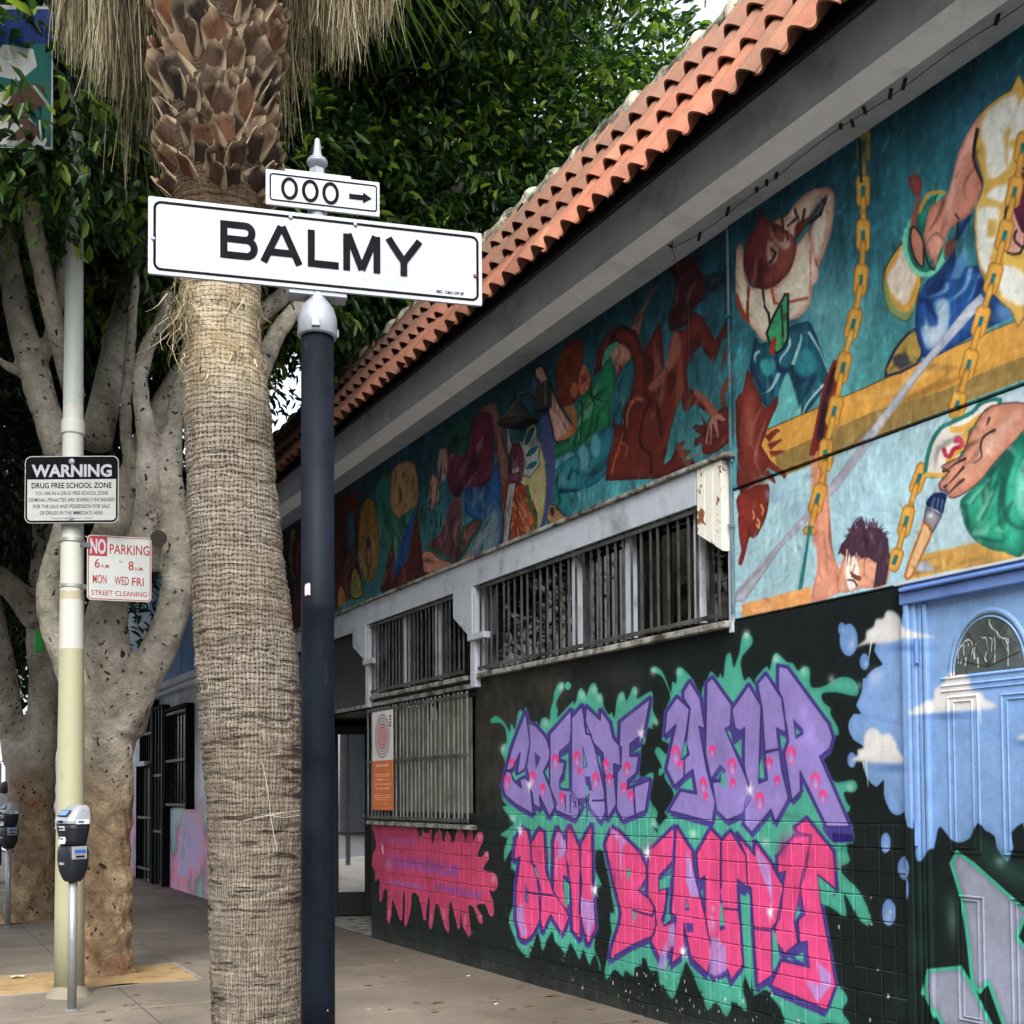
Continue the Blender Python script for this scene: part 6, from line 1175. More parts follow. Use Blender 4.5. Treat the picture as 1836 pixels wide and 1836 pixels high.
# ------------------------------------------------------------------ parking meters
M_MB = simple('meter_body', srgb(30, 35, 43), .5, vary=.1); M_MH = simple('meter_silver', srgb(172, 176, 184), .35, .3, vary=.06); M_SCREEN = simple('meter_screen', srgb(112, 146, 190), .15); M_POST = simple('galvanised_post', srgb(158, 162, 162), .45, .5, vary=.1, scale=14)
M_STK = simple('white_sticker', srgb(228, 228, 224), .5); M_BLUEP = simple('blue_sticker', srgb(40, 104, 168), .5)
def sect(s, d, z, oy=0, k=4.0, n=20):
    r = []
    for i in range(n):
        a = 2*math.pi*i/n+.01; c, s_ = math.cos(a), math.sin(a); q = (abs(c)**k+abs(s_)**k)**(-1/k); r.append((s*q*c, oy+d*q*s_, z))
    return r
def meter(x, y, rz, label, src=None):
    t = empty('parking_meter', (x, y, 0), rz); tag(t, label, 'parking meter', 'parking meters along the kerb')
    def p(m, name, mat, par=t, **k):
        o = m.build(name, mat, None, **k); o.parent = par; return o
    p(MB().tube([(0, 0, 0), (0, 0, .86)], .029, 20), 'post', M_POST, smooth=True)
    p(MB().tube([(0, 0, 0), (0, 0, .012)], .045, 16), 'post_collar', M_POST)
    v = p(MB().loft([sect(.042, .042, .845), sect(.058, .055, .862), sect(.085, .07, .915), sect(.098, .078, .98), sect(.098, .078, 1.045), sect(.088, .07, 1.078)]), 'coin_vault', M_MB, smooth=True)
    p(MB().obox((0, -.080, .965), (.022, 0, 0), (0, .006, 0), (0, 0, .008)), 'slot', M_MH, v)
    b = p(MB().loft([sect(.078, .062, 1.079), sect(.090, .07, 1.12), sect(.105, .08, 1.19), sect(.107, .082, 1.222)]), 'body', M_MB, smooth=True)
    p(MB().obox((.0, -.079, 1.195), (.030, 0, 0), (0, .005, 0), (0, 0, .013)), 'card_label', M_STK, b); p(MB().obox((.0, -.0855, 1.195), (.026, 0, 0), (0, .001, 0), (0, 0, .006)), 'card_label', M_MB, b)
    p(MB().obox((-.005, -.0725, 1.12), (.032, 0, 0), (0, .004, -.001), (0, .006, .026)), 'number_sticker', M_STK, b)
    for dz in (-.010, .008): p(MB().obox((-.005, -.0775-(.002 if dz > 0 else 0), 1.12+dz), (.018, 0, 0), (0, .0008, 0), (0, .001, .004)), 'sticker_print', M_BAR, b)
    p(MB().obox((-.07, -.082, 1.20), (.008, 0, 0), (0, .004, 0), (0, 0, .008)), 'key_lock', M_MH, b)
    h = MB(); V = []
    secs = [(.112, -.088, .086, 1.224), (.112, -.090, .088, 1.245), (.108, -.082, .088, 1.262), (.090, -.035, .084, 1.318), (.074, -.005, .074, 1.340), (.058, .01, .06, 1.347)]
    h.loft([[(a*c_[0], (y0+y1)/2+(y1-y0)/2*c_[1], z) for c_ in [(q[0], q[1]) for q in sect(1, 1, 0, 0, 5)]] for a, y0, y1, z in secs]); hd_ = p(h, 'head', M_MH, smooth=False, bevel=.004)
    nvec = Vector((0, -.056, .047)).normalized(); tv = Vector((0, .047, .056)).normalized(); c0_ = Vector((0, -.062, 1.292))+nvec*.004
    p(MB().obox(tuple(c0_), (.056, 0, 0), tuple(nvec*.002), tuple(tv*.026)), 'screen_bezel', M_MB, hd_); p(MB().obox(tuple(c0_+nvec*.002), (.047, 0, 0), tuple(nvec*.002), tuple(tv*.021)), 'screen', M_SCREEN, hd_)
    p(MB().obox((0, -.0905, 1.240), (.028, 0, 0), (0, .002, 0), (0, 0, .006)), 'card_slot', M_INK, hd_)
    p(MB().obox((.110, -.0, 1.238), (.003, 0, 0), (0, .046, 0), (0, 0, .015)), 'side_sticker', M_STK, hd_); p(MB().obox((.1135, -.012, 1.238), (.001, 0, 0), (0, .02, 0), (0, 0, .006)), 'side_sticker', M_BLUEP, hd_)
    s = p(MB().obox((.092, -.01, 1.035), (.010, 0, 0), (0, .05, 0), (0, 0, .042)), 'side_plate', M_MH, v, bevel=.003); p(MB().obox((.1035, -.01, 1.046), (.0015, 0, 0), (0, .038, 0), (0, 0, .010)), 'side_plate_print', M_BLUEP, v); p(MB().obox((.1035, -.01, 1.012), (.0015, 0, 0), (0, .03, 0), (0, 0, .006)), 'side_plate_slot', M_INK, v)
    return t
g1 = on_g(129, 1812); g2 = on_g(14, 1662)
meter(g1[0], g1[1], -YAW+R(-38), 'grey parking meter in front of the pale light pole')
meter(g2[0], g2[1], -YAW+R(-38), 'farther parking meter at the left edge, in front of the second tree')

# ------------------------------------------------------------------ banner high on the pole
bn = np.zeros((300, 220, 3), np.float32)+C3((24, 120, 112)); y3, x3 = np.mgrid[0:300, 0:220]
bn[y3 > 215] = C3((20, 60, 136)); 
def bpoly(pts, c):
    p = np.array(pts, float); m = np.zeros(y3.shape, bool); j = len(p)-1
    for i in range(len(p)):
        a, b = p[i], p[j]; t_ = ((a[1] > y3) != (b[1] > y3)); 
        with np.errstate(divide='ignore', invalid='ignore'): m ^= t_ & (x3 < (b[0]-a[0])*(y3-a[1])/(b[1]-a[1])+a[0])
        j = i
    bn[m] = C3(c)
bpoly([(20, 10), (60, 110), (110, 120), (150, 80), (205, 20), (200, 6)], (226, 228, 226)); bpoly([(90, 60), (140, 140), (200, 130), (200, 90), (150, 70), (190, 40), (170, 14), (110, 20), (150, 50)], (92, 64, 50)); bpoly([(60, 170), (100, 215), (170, 205), (180, 170), (140, 140), (90, 150)], (226, 228, 228))
for k in range(14): 
    a0 = (random.randint(40, 190), random.randint(14, 100)); bpoly([a0, (a0[0]+random.randint(-14, 14), a0[1]+24), (a0[0]+3, a0[1]+22)], (30, 26, 26))
bn[(y3 < 6) | (x3 > 213)] = C3((228, 230, 232)); bn[(y3 > 286)] = C3((228, 230, 232))
bn *= .72; db = dpl-.8; a_ = at_depth(-70, 262, db); b_ = at_depth(95, 268, db); c_ = at_depth(95, 12, db)
Bn = MB().add([tuple(a_), tuple(b_), tuple(c_), tuple(c_+(a_-b_))]+[tuple(q+np.array([.0, .006, 0])) for q in (a_, b_, c_, c_+(a_-b_))], [(0, 1, 2, 3), (7, 6, 5, 4), (0, 4, 5, 1), (1, 5, 6, 2), (2, 6, 7, 3), (3, 7, 4, 0)]).build('banner', None)
Bn.data.materials.append(flat_print('banner_print', make_image('banner', bn), None, None, ((0, False), (2, False)))); tag(Bn, 'blue and teal printed street banner with white border hanging among leaves at top left', 'banner')
MB().tube([c_+np.array([0, 0, -.01]), (LX, LY, c_[2]-.01)], .012, 8).build('banner_arm', M_SILVER, LPo)

# ------------------------------------------------------------------ next building up the street
XN2 = 3.82; Nb = empty('neighbour_building', (XN2, 18, 0)); tag(Nb, 'neighbouring building with blue and pink street mural, barred gates and white cornice', 'building')
def mural2():
    t = NT('neighbour_mural', .6, .3); v = t.pos(); nz = t.noise(.75, 5, .6); n2 = t.noise(1.1, 6, .6, stretch=(1, 1, .9)); sp = t.n('SeparateXYZ'); t.l(v, sp.inputs[0])
    low = t.ramp(t.math('ADD', t.math('MULTIPLY', n2, .8), t.math('MULTIPLY', nz, .25)), [(.36, srgb(140, 142, 166)), (.44, srgb(178, 168, 214)), (.50, srgb(220, 140, 170)), (.56, srgb(136, 128, 140)), (.62, srgb(126, 184, 172)), (.7, srgb(184, 176, 200))])
    mid = t.ramp(n2, [(.38, srgb(170, 174, 188)), (.5, srgb(196, 200, 206)), (.6, srgb(220, 226, 232)), (.68, srgb(170, 212, 206))])
    hi = t.ramp(t.noise(2.4, 9, .75, stretch=(1, 1, .35)), [(.35, srgb(60, 100, 160)), (.47, srgb(80, 144, 196)), (.55, srgb(124, 128, 180)), (.62, srgb(96, 178, 212)), (.7, srgb(160, 150, 196))])
    f1 = t.n('MapRange'); f1.inputs['From Min'].default_value = .9; f1.inputs['From Max'].default_value = 1.5; t.l(sp.outputs[2], f1.inputs[0]); f2 = t.math('GREATER_THAN', sp.outputs[2], 3.05)
    t.color(t.mix(f2, t.mix(f1.outputs[0], low, mid), hi)); t.bump(t.noise(30, 5), .2, .01); return t.m
M_MU2 = mural2(); M_CORN = simple('white_cornice', srgb(196, 206, 220), .6, vary=.06, dirt=srgb(130, 130, 130), dirt_scale=2, dirt_pos=(.55, .8))
M_PBLUE = simple('pale_blue_wall', srgb(176, 196, 216), .7, vary=.06)
ye = on_x(268, 1200, XN2)[1]
MB().box(XN2, 9, 14.9, 26, -.1, 2.95).build('wall', M_MU2, Nb); MB().box(XN2+.002, 9, 14.9, ye, 3.12, 6.2).build('upper_wall', M_MU2, Nb); MB().box(XN2+.001, 9, ye+.002, 26, 3.12, 5.2).build('upper_wall', M_PBLUE, Nb)
MB().box(XN2-.16, XN2+.3, 14.9, 26, 2.952, 3.02).box(XN2-.22, XN2+.3, 14.9, 26, 3.022, 3.118).build('cornice', M_CORN, Nb, bevel=.02)
zz2 = lambda px, py: on_x(px, py, XN2)
def grille(l, r, t, b, name, mat, bars, rails, thick=.03, bg_=M_DARK):
    y0 = zz2(r, 1400)[1]; y1 = zz2(l, 1400)[1]; z1_ = zz2((l+r)/2, t)[2]; z0_ = max(.03, zz2((l+r)/2, b)[2]); g_ = empty(name, (XN2, y0, z0_)); link_inv = Nb; col; g_.parent = Nb; g_.matrix_parent_inverse = Matrix.Translation((-XN2, -18, 0))
    MB().box(XN2-.02, XN2-.002, y0, y1, z0_, z1_).build('panel', bg_, g_)
    for k in range(bars): y = y0+(y1-y0)*(k+.5)/bars; MB().box(XN2-.10, XN2-.08, y-.012, y+.012, z0_, z1_).build('bar', mat, g_)
    for rr in rails: z = z0_+(z1_-z0_)*rr; MB().box(XN2-.105, XN2-.101, y0, y1, z-.02, z+.02).build('rail', M_BAR, g_)
    MB().box(XN2-.12, XN2-.003, y0-.06, y0-.002, z0_-.02, z1_+.03).box(XN2-.12, XN2-.003, y1+.002, y1+.05, z0_-.02, z1_+.03).box(XN2-.12, XN2-.003, y0-.002, y1+.002, z1_+.001, z1_+.05).build('frame', M_INK, g_)
grille(309, 347, 1272, 1448, 'window', M_INK, 7, (.03, .48, .97), bg_=simple('dark_glass', srgb(20, 24, 30), .2)); grille(287, 304, 1272, 1590, 'gate', M_DARK, 3, (.3, .62)); M_GRN = simple('dark_green_door', srgb(24, 52, 48), .4); grille(258, 283, 1375, 1583, 'gate', M_INK, 4, (.1, .55), bg_=M_GRN); grille(264, 284, 1262, 1370, 'window', M_INK, 5, (.02, .5, .98))
MB().box(XN2-.18, XN2-.003, zz2(278, 1400)[1], zz2(255, 1400)[1], zz2(268, 1374)[2], zz2(268, 1366)[2]).build('door_hood', M_CORN, Nb)
M_LIGHTB = simple('far_wall_white', srgb(206, 212, 218), .8, vary=.06)
fb = empty('far_building', (6, 34, 0)); tag(fb, 'pale far building with white siding seen between the tree trunks', 'building')
MB().box(2.9, 12, 26.5, 40, -.1, 6.4).build('wall', M_LIGHTB, fb); MB().box(2.75, 12.1, 26.4, 40, 6.4, 6.6).build('cornice', M_CORN, fb)
for k in range(4): MB().box(2.87, 2.899, 27.5+k*3, 28.9+k*3, 3.6, 5.2).build('window', M_DARK, fb); MB().box(2.87, 2.899, 27.5+k*3, 28.9+k*3, .5, 2.4).build('window', M_DARK, fb)
for k in range(8): MB().box(2.885, 2.8985, 26.5, 40, .2+k*.75, .215+k*.75).build('siding_joint', M_BAR, fb)
rb = MB().add([tuple(on_y(x, y, 25.8)) for x, y in ((280, 985), (290, 925), (298, 890), (296, 990))]+[tuple(on_y(x, y, 25.9)) for x, y in ((280, 985), (290, 925), (298, 890), (296, 990))], [(0, 1, 2, 3), (7, 6, 5, 4)]).build('red_flag', simple('red_cloth', srgb(196, 60, 60), .8)); tag(rb, 'small red and white flag showing between the pale tree stems', 'flag')
# ------------------------------------------------------------------ bark and leaf materials
def bark_mat():
    t = NT('ficus_bark', .8, .25); n1 = t.noise(2.3, 10, .75); c = t.ramp(n1, [(.32, srgb(104, 98, 86)), (.5, srgb(158, 152, 138)), (.66, srgb(196, 190, 176))])
    sp = t.n('SeparateXYZ'); t.l(t.pos(), sp.inputs[0]); lo = t.n('MapRange'); lo.inputs['From Min'].default_value = 2.15; lo.inputs['From Max'].default_value = 1.5; t.l(t.math('ADD', sp.outputs[2], t.math('MULTIPLY', t.noise(4, 6), .5)), lo.inputs[0])
    warm = t.ramp(t.noise(3.5, 9, .75), [(.34, srgb(96, 78, 58)), (.5, srgb(142, 118, 88)), (.66, srgb(190, 168, 134))]); c = t.mix(t.math('MULTIPLY', lo.outputs[0], .85), c, warm)
    red = t.ramp(t.noise(1.6, 6, .6), [(.55, (0, 0, 0, 1)), (.66, (.7, .7, .7, 1))]); c = t.mix(t.math('MULTIPLY', red, lo.outputs[0]), c, srgb(140, 76, 50))
    v = t.n('TexVoronoi'); v.inputs['Scale'].default_value = 15; v.inputs['Randomness'].default_value = 1; mp = t.n('Mapping'); mp.inputs['Scale'].default_value = (1, 1, .8); t.l(t.pos(), mp.inputs[0])
    wv = t.n('VectorMath'); wv.operation = 'ADD'; t.l(mp.outputs[0], wv.inputs[0]); nn = t.n('TexNoise'); nn.inputs['Scale'].default_value = 9; t.l(t.pos(), nn.inputs['Vector']); sc = t.n('VectorMath'); sc.operation = 'SCALE'; sc.inputs['Scale'].default_value = .16; t.l(nn.outputs['Color'], sc.inputs[0]); t.l(sc.outputs[0], wv.inputs[1]); t.l(wv.outputs[0], v.inputs['Vector'])
    pit = t.ramp(v.outputs['Distance'], [(.12, (1, 1, 1, 1)), (.22, (0, 0, 0, 1))]); gate = t.ramp(t.noise(3, 4), [(.40, (0, 0, 0, 1)), (.5, (1, 1, 1, 1))]); pit = t.math('MULTIPLY', pit, gate)
    c = t.mix(pit, c, srgb(52, 42, 34)); ln = t.ramp(t.noise(7, 6, .6, stretch=(1, 1, 7)), [(.62, (0, 0, 0, 1)), (.66, (.45, .45, .45, 1))]); c = t.mix(ln, c, srgb(84, 72, 60)); t.color(c)
    h = t.math('SUBTRACT', t.math('ADD', t.math('MULTIPLY', t.noise(20, 8, .7), .7), t.math('MULTIPLY', t.noise(5, 6), 1.1)), t.math('MULTIPLY', pit, 1.2)); t.bump(h, 1.0, .03); return t.m
M_BARK = bark_mat()
def leaf_mat(name, cols, rough=.34):
    t = NT(name, rough, .5); g = t.n('NewGeometry'); c = t.ramp(g.outputs['Random Per Island'], cols); t.color(c)
    out = t.t.nodes['Material Output']; tr = t.n('BsdfTranslucent'); t.l(t.mix(1.0, c, (1.3, 1.5, .7, 1), 'MULTIPLY'), tr.inputs[0]); mx = t.n('MixShader'); mx.inputs[0].default_value = .30; t.l(t.b.outputs[0], mx.inputs[1]); t.l(tr.outputs[0], mx.inputs[2]); t.l(mx.outputs[0], out.inputs['Surface']); return t.m
M_LEAF = leaf_mat('ficus_leaf', [(0, srgb(22, 42, 26)), (.35, srgb(36, 64, 34)), (.65, srgb(58, 92, 40)), (.85, srgb(104, 134, 50)), (1, srgb(158, 180, 76))])
M_LEAF2 = leaf_mat('ficus_leaf_far', [(0, srgb(20, 36, 24)), (.5, srgb(28, 48, 30)), (.85, srgb(42, 64, 36)), (1, srgb(74, 98, 48))])
# ------------------------------------------------------------------ leaves
def leaf_cloud(centers, dirs, per, spread, lmin, lmax, gen):
    """rosettes of folded leaves round twig tips"""
    n = len(centers); N = n*per
    c = np.repeat(centers, per, 0)+gen.normal(0, spread, (N, 3)); d = np.repeat(dirs, per, 0)+gen.normal(0, .75, (N, 3)); d[:, 2] -= .15; d /= np.linalg.norm(d, axis=1)[:, None]
    up_ = gen.normal(0, .55, (N, 3))+[0, 0, 1.]; s = np.cross(d, up_); s /= np.linalg.norm(s, axis=1)[:, None]+1e-9; nn = np.cross(s, d)
    L = gen.uniform(lmin, lmax, N)[:, None]; W_ = L*gen.uniform(.17, .23, (N, 1))
    b = c; tip = c+d*L-nn*L*.14; f = nn*W_*.4; a1 = c+d*L*.30+s*W_*.85+f; a2 = c+d*L*.66+s*W_*.78+f*.7; c1 = c+d*L*.30-s*W_*.85+f; c2 = c+d*L*.66-s*W_*.78+f*.7
    V = np.stack([b, a1, a2, tip, c2, c1], 1).reshape(-1, 3); i = np.arange(N)*6
    F_ = np.stack([np.stack([i, i+1, i+2, i+3], 1), np.stack([i, i+3, i+4, i+5], 1)], 1).reshape(-1, 4); return V, F_
def crown_points(ells, gen):
    C_, D_ = [], []
    for (c, r, n, inner) in ells:
        clump = n > 3000; n0 = n; n = n//14 if clump else n
        v = gen.normal(0, 1, (n, 3)); v /= np.linalg.norm(v, axis=1)[:, None]; lump = 1+.16*np.sin(v[:, :1]*5+c[0])*np.cos(v[:, 1:2]*6)+.1*np.sin(v[:, 2:]*9+c[1]); rad = gen.uniform(inner**3, 1, (n, 1))**(1/3)
        p = v*rad*lump*np.array(r)
        if clump: p = np.repeat(p, 14, 0)+gen.normal(0, .26, (n*14, 3)); v = np.repeat(v, 14, 0)
        C_.append(np.array(c)+p); dd = v/np.array(r); dd /= np.linalg.norm(dd, axis=1)[:, None]; D_.append(dd)
    return np.vstack(C_), np.vstack(D_)
def px_of(Pn):
    d = Pn-O3; w = d@FA; return 918+FOC*(d@RA)/w, CY-FOC*(d@UA)/w, w
# ------------------------------------------------------------------ trunks: tubes fused into one skin
def fused(tubes, name, mat, parent, voxel=.022, amp=.012):
    m = MB()
    for pts, rr in tubes:
        p = smooth_loop(np.array(pts, float), 5, closed=False); k = len(p); r = np.interp(np.linspace(0, 1, k), np.linspace(0, 1, len(rr)), rr); m.tube(p, r, 16, wob=.05)
    o = m.build(name, mat, None); md = o.modifiers.new('r', 'REMESH'); md.mode = 'VOXEL'; md.voxel_size = voxel; s_ = o.modifiers.new('s', 'SMOOTH'); s_.factor = .7; s_.iterations = 7
    bpy.context.view_layer.update(); me = bpy.data.meshes.new_from_object(o.evaluated_get(bpy.context.evaluated_depsgraph_get())); bpy.data.objects.remove(o)
    k = len(me.vertices); co = np.empty(k*3, np.float32); me.vertices.foreach_get('co', co); no = np.empty(k*3, np.float32); me.vertices.foreach_get('normal', no); co = co.reshape(-1, 3); no = no.reshape(-1, 3)
    x, y, z = co.T; dsp = .5*np.sin(x*23+2*np.sin(z*7))*np.sin(y*21+1.7*np.sin(z*5))+.35*np.sin(z*31+4*np.sin(x*9))+.25*np.sin(x*57+y*41+z*17)
    low_ = np.clip((1.9-z)/1.2, 0, 1); co += no*(dsp*(amp*(.35+1.1*low_)))[:, None]; me.vertices.foreach_set('co', co.ravel()); me.update(); me.shade_smooth()
    me.materials.clear(); me.materials.append(mat); q = bpy.data.objects.new(name, me); link(q, parent); return q
def pxt(s, D0, D1=None):
    a = [tuple(float(v) for v in w.split(',')) for w in s.split()]; n = len(a); pts, rr = [], []
    for i, q in enumerate(a): D_ = D0+((D1 if D1 is not None else D0)-D0)*i/(n-1); pts.append(at_depth(q[0], q[1], D_)); rr.append(q[2]*D_/FOC*(.72 if q[1] < 940 else .82 if q[1] < 1180 else .93))
    return pts, rr
g1_ = np.random.default_rng(11)
T1 = empty('ficus_tree', (1.44, 9.1, 0)); tag(T1, 'pale many stemmed ficus tree in the nearer soil square, behind the light pole', 'tree')
D1_ = 8.85
tb = [pxt('190,1800,66 190,1762,56 191,1700,47 192,1600,45 193,1500,45 194,1400,46 196,1330,50 200,1270,56 205,1210,52', D1_), pxt('172,1400,34 160,1300,36 142,1230,34 120,1180,30 100,1130,30 88,1085,29 92,1040,27 108,985,30 122,930,30 118,860,34 102,800,38 84,740,36 68,690,38 48,620,36 30,550,32 18,470,26 8,390,22 -10,300,18', D1_, 9.1),
      pxt('205,1260,40 195,1180,44 190,1120,46 205,1060,40 235,1010,34 258,960,33 265,900,31 264,840,30 264,780,26 254,720,22 252,670,20 266,620,20 290,575,18 300,520,14', D1_-.05, 8.7), pxt('216,1310,44 240,1250,38 270,1190,36 300,1130,36 316,1070,37 322,990,38 316,920,32 308,850,27 310,780,24 322,710,22 336,640,20 352,560,18', D1_, 8.9),
      pxt('75,700,14 45,672,13 18,660,12 -10,640,9', 9.0), pxt('68,660,20 92,600,18 104,540,16 112,480,14 118,420,11', 9.0, 9.1), pxt('250,880,22 228,800,17 226,720,15 232,640,15 238,560,13 246,480,10', 8.9, 9.2),
      pxt('320,940,22 380,840,20 440,740,22 478,640,24 505,585,22 540,545,20 580,500,14', 9.0, 9.6), pxt('262,1020,22 276,985,17 284,966,15', 8.75, 8.62), pxt('160,1770,34 140,1795,20', D1_-.1), pxt('225,1765,30 246,1785,16', D1_), pxt('300,900,16 290,840,15 285,780,13', 8.8)]
trk = fused(tb, 'trunk', M_BARK, T1, .020, .016)
cs = at_depth(284.5, 965, 8.60); nv = (O3-cs); nv /= np.linalg.norm(nv); MB().tube([cs-nv*.02, cs+nv*.012], 14.5*8.6/FOC, 18).build('sawn_stub', simple('cut_wood', srgb(66, 60, 54), .9, vary=.3, scale=30), trk)
hid = [([(1.5, 9.3, 3.4), (2.2, 10.0, 5.0), (3.2, 10.8, 6.6), (4.6, 11.6, 8.4)], [.16, .13, .10, .05]), ([(1.4, 9.4, 4.2), (1.9, 10.4, 6.2), (2.4, 11.2, 8.0)], [.13, .09, .04]), ([(2.2, 10.0, 5.0), (3.6, 9.9, 6.4), (5.6, 10.4, 8.0)], [.09, .07, .03]), ([(1.2, 9.0, 4.4), (.8, 8.4, 5.6), (.9, 7.9, 6.8)], [.08, .06, .03])]
for pts, rr in hid: p = smooth_loop(np.array(pts), 5, closed=False); MB().tube(p, np.interp(np.linspace(0, 1, len(p)), np.linspace(0, 1, len(rr)), rr), 10, wob=.06).build('limb', M_BARK, T1, smooth=True)
ells = [((4.7, 11.8, 8.9), (4.3, 2.9, 3.3), 6400, .35), ((4.7, 12.6, 8.7), (4.2, 2.4, 3.2), 1500, .1), ((2.6, 11.2, 7.9), (2.9, 2.3, 2.1), 2300, .2), ((.95, 8.15, 6.95), (1.25, 1.1, 1.7), 620, .2), ((1.6, 9.6, 7.3), (1.9, 1.2, 1.6), 900, .2), ((3.6, 10.6, 6.9), (1.4, 1.2, 1.0), 500, .1), ((.7, 7.4, 9.0), (2.8, 2.6, 1.7), 2000, .2), ((3.4, 8.6, 9.6), (2.4, 1.9, 1.6), 1300, .2), ((-1.9, 9.6, 7.4), (2.7, 3.2, 2.6), 2600, .2), ((2.0, 10.4, 9.6), (3, 2, 1.6), 900, .2), ((-1.9, 9.6, 5.0), (1.9, 3.6, 2.1), 1500, .2)]  # masses above and left of the view are added to shade the wall
Cc_, Dd_ = crown_points(ells, g1_)
x_, y_, w_p = px_of(Cc_)
ban = (x_ < 118) & (y_ < 285) & (w_p < dpl-.6) & (g1_.random(len(x_)) < .6)
ban |= (x_ > 1252) & (w_p > 8)
ok = ~ban & ~((x_ > 470) & (x_ < 600) & (y_ > 640) & (w_p > 6)) & (Cc_[:, 1] > 6.9) & ~((Cc_[:, 0] > 3.3) & (Cc_[:, 2] < 5.6))
Cc_, Dd_ = Cc_[ok], Dd_[ok]
V_, F_ = leaf_cloud(Cc_, Dd_, 14, .11, .085, .18, g1_)
mesh_np('crown', V_, F_, M_LEAF, T1, kind='stuff')
# single leaves nearest to the lens
lm = MB().add([(0, 0, 0), (.022, .05, .006), (.014, .085, .003), (0, .125, -.012), (-.014, .085, .003), (-.022, .05, .006), (0, .06, 0)], [(0, 1, 6), (1, 2, 6), (2, 3, 6), (3, 4, 6), (4, 5, 6), (5, 0, 6)]).build('leaf', M_LEAF, None); lme = lm.data; bpy.data.objects.remove(lm)
T1i = Matrix.Translation((-1.44, -9.1, 0))
for i in range(240):
    v = Vector((random.gauss(0, 1), -abs(random.gauss(0, .8)), random.gauss(0, 1))).normalized(); p = Vector((.9, 8.1, 6.7))+Vector((v.x*1.25, v.y*1.15, v.z*1.75))*random.uniform(.85, 1.02)
    o = bpy.data.objects.new('leaf', lme); col.objects.link(o); o.parent = T1; o.matrix_parent_inverse = T1i; o.location = p; o.rotation_euler = (random.uniform(-1.6, .2), random.uniform(-.8, .8), random.uniform(2.2, 4.1)); s_ = random.uniform(.8, 1.25); o.scale = (s_, s_, s_)
# second and third street trees
T2 = empty('ficus_tree', (1.38, 13.9, 0)); tag(T2, 'brown ficus tree at the left edge, standing in the farther soil square', 'tree')
D2_ = 12.95
tb = [pxt('52,1690,62 55,1650,50 58,1560,42 58,1450,42 55,1380,44 50,1330,46', D2_), pxt('30,1370,26 18,1280,24 6,1190,23 -8,1100,20 -25,1000,18', D2_), pxt('70,1370,30 76,1290,28 76,1210,27 68,1150,26 66,1090,22 70,1020,20 72,960,18 58,900,16 40,830,14', D2_), pxt('92,1330,18 104,1260,16 112,1180,14 120,1100,12', D2_+.2), pxt('66,1120,26 40,1080,26 16,1050,28 -14,1030,30', D2_-.2), pxt('70,1000,16 88,940,14 96,860,12 90,780,10', D2_)]
fused(tb, 'trunk', M_BARK, T2, .035, .016)
T3 = empty('ficus_tree', (1.3, 20.5, 0)); tag(T3, 'distant dark leafy street tree seen behind the two pale trunks', 'tree')
fused([([(1.3, 20.5, 0), (1.35, 20.5, 2.4), (1.7, 20.9, 5)], [.3, .22, .12]), ([(1.35, 20.5, 2.2), (.8, 20.6, 4.6)], [.15, .08])], 'trunk', M_BARK, T3, .05)
g2_ = np.random.default_rng(12)
C2_, D2d = crown_points([((1.1, 15.2, 6.2), (2.5, 2.6, 2.8), 2000, .35), ((2.2, 13.6, 7.6), (2.6, 1.8, 2.2), 900, .3), ((.6, 13.2, 6.4), (1.6, 1.6, 1.8), 500, .2)], g2_)
V_, F_ = leaf_cloud(C2_, D2d, 13, .15, .11, .165, g2_); mesh_np('crown', V_, F_, M_LEAF2, T2, kind='stuff')
C3_, D3d = crown_points([((1.2, 20.5, 6.1), (2.9, 3.0, 3.2), 1400, .3), ((.9, 18.2, 4.4), (1.4, 1.6, 1.4), 400, .1)], g2_)
V_, F_ = leaf_cloud(C3_, D3d, 12, .2, .15, .24, g2_); mesh_np('crown', V_, F_, M_LEAF2, T3, kind='stuff')
# green lamp glimpsed behind
q = on_y(70, 1150, 13.5); gm = MB().obox(q, (.05, 0, 0), (0, .03, 0), (0, .0, .12)).build('green_blob', simple('blob_green', srgb(30, 170, 60), .4), bevel=.02); tag(gm, 'small bright green blob glimpsed at the fork of the left tree', 'blob')

# ------------------------------------------------------------------ palm
DP = 6.0
PT = [(462, 1990, 79), (460, 1836, 79), (457, 1640, 80), (456, 1450, 83), (449, 1300, 89), (442, 1180, 90), (430, 1050, 84), (421, 930, 80), (412, 800, 77), (406, 700, 74), (400, 655, 71), (398, 600, 67), (397, 520, 68), (395, 420, 76), (392, 330, 84), (390, 200, 90), (392, 80, 92), (396, -60, 92), (400, -260, 90), (404, -420, 80)]
PC = smooth_loop(np.array(PT, float), 10, closed=False)
pbase = at_depth(462, 1990, DP); PB = empty('palm_tree', (pbase[0], pbase[1], 0)); tag(PB, 'thick fibrous palm trunk with crosshatched leaf bases and hanging dead fronds, behind the BALMY sign', 'palm tree')
cen = np.array([at_depth(p[0], p[1], DP) for p in PC]); rad = PC[:, 2]*DP/FOC
o_ = np.argsort(cen[:, 2]); cen, rad = cen[o_], rad[o_]
def pal(z): return np.array([np.interp(z, cen[:, 2], cen[:, 0]), np.interp(z, cen[:, 2], cen[:, 1]), z]), np.interp(z, cen[:, 2], rad)
NZ_, NA = 620, 150; Z0_, Z1_ = -.02, cen[-1, 2]
zz_ = np.linspace(Z0_, Z1_, NZ_); aa_ = np.linspace(0, 2*np.pi, NA, endpoint=False)
fn = fieldnoise(NZ_, NA, 2.2, 14, 21)*.5+fieldnoise(NZ_, NA, 1.2, 3, 22)*.3+fieldnoise(NZ_, NA, 9, 5, 23)*.4
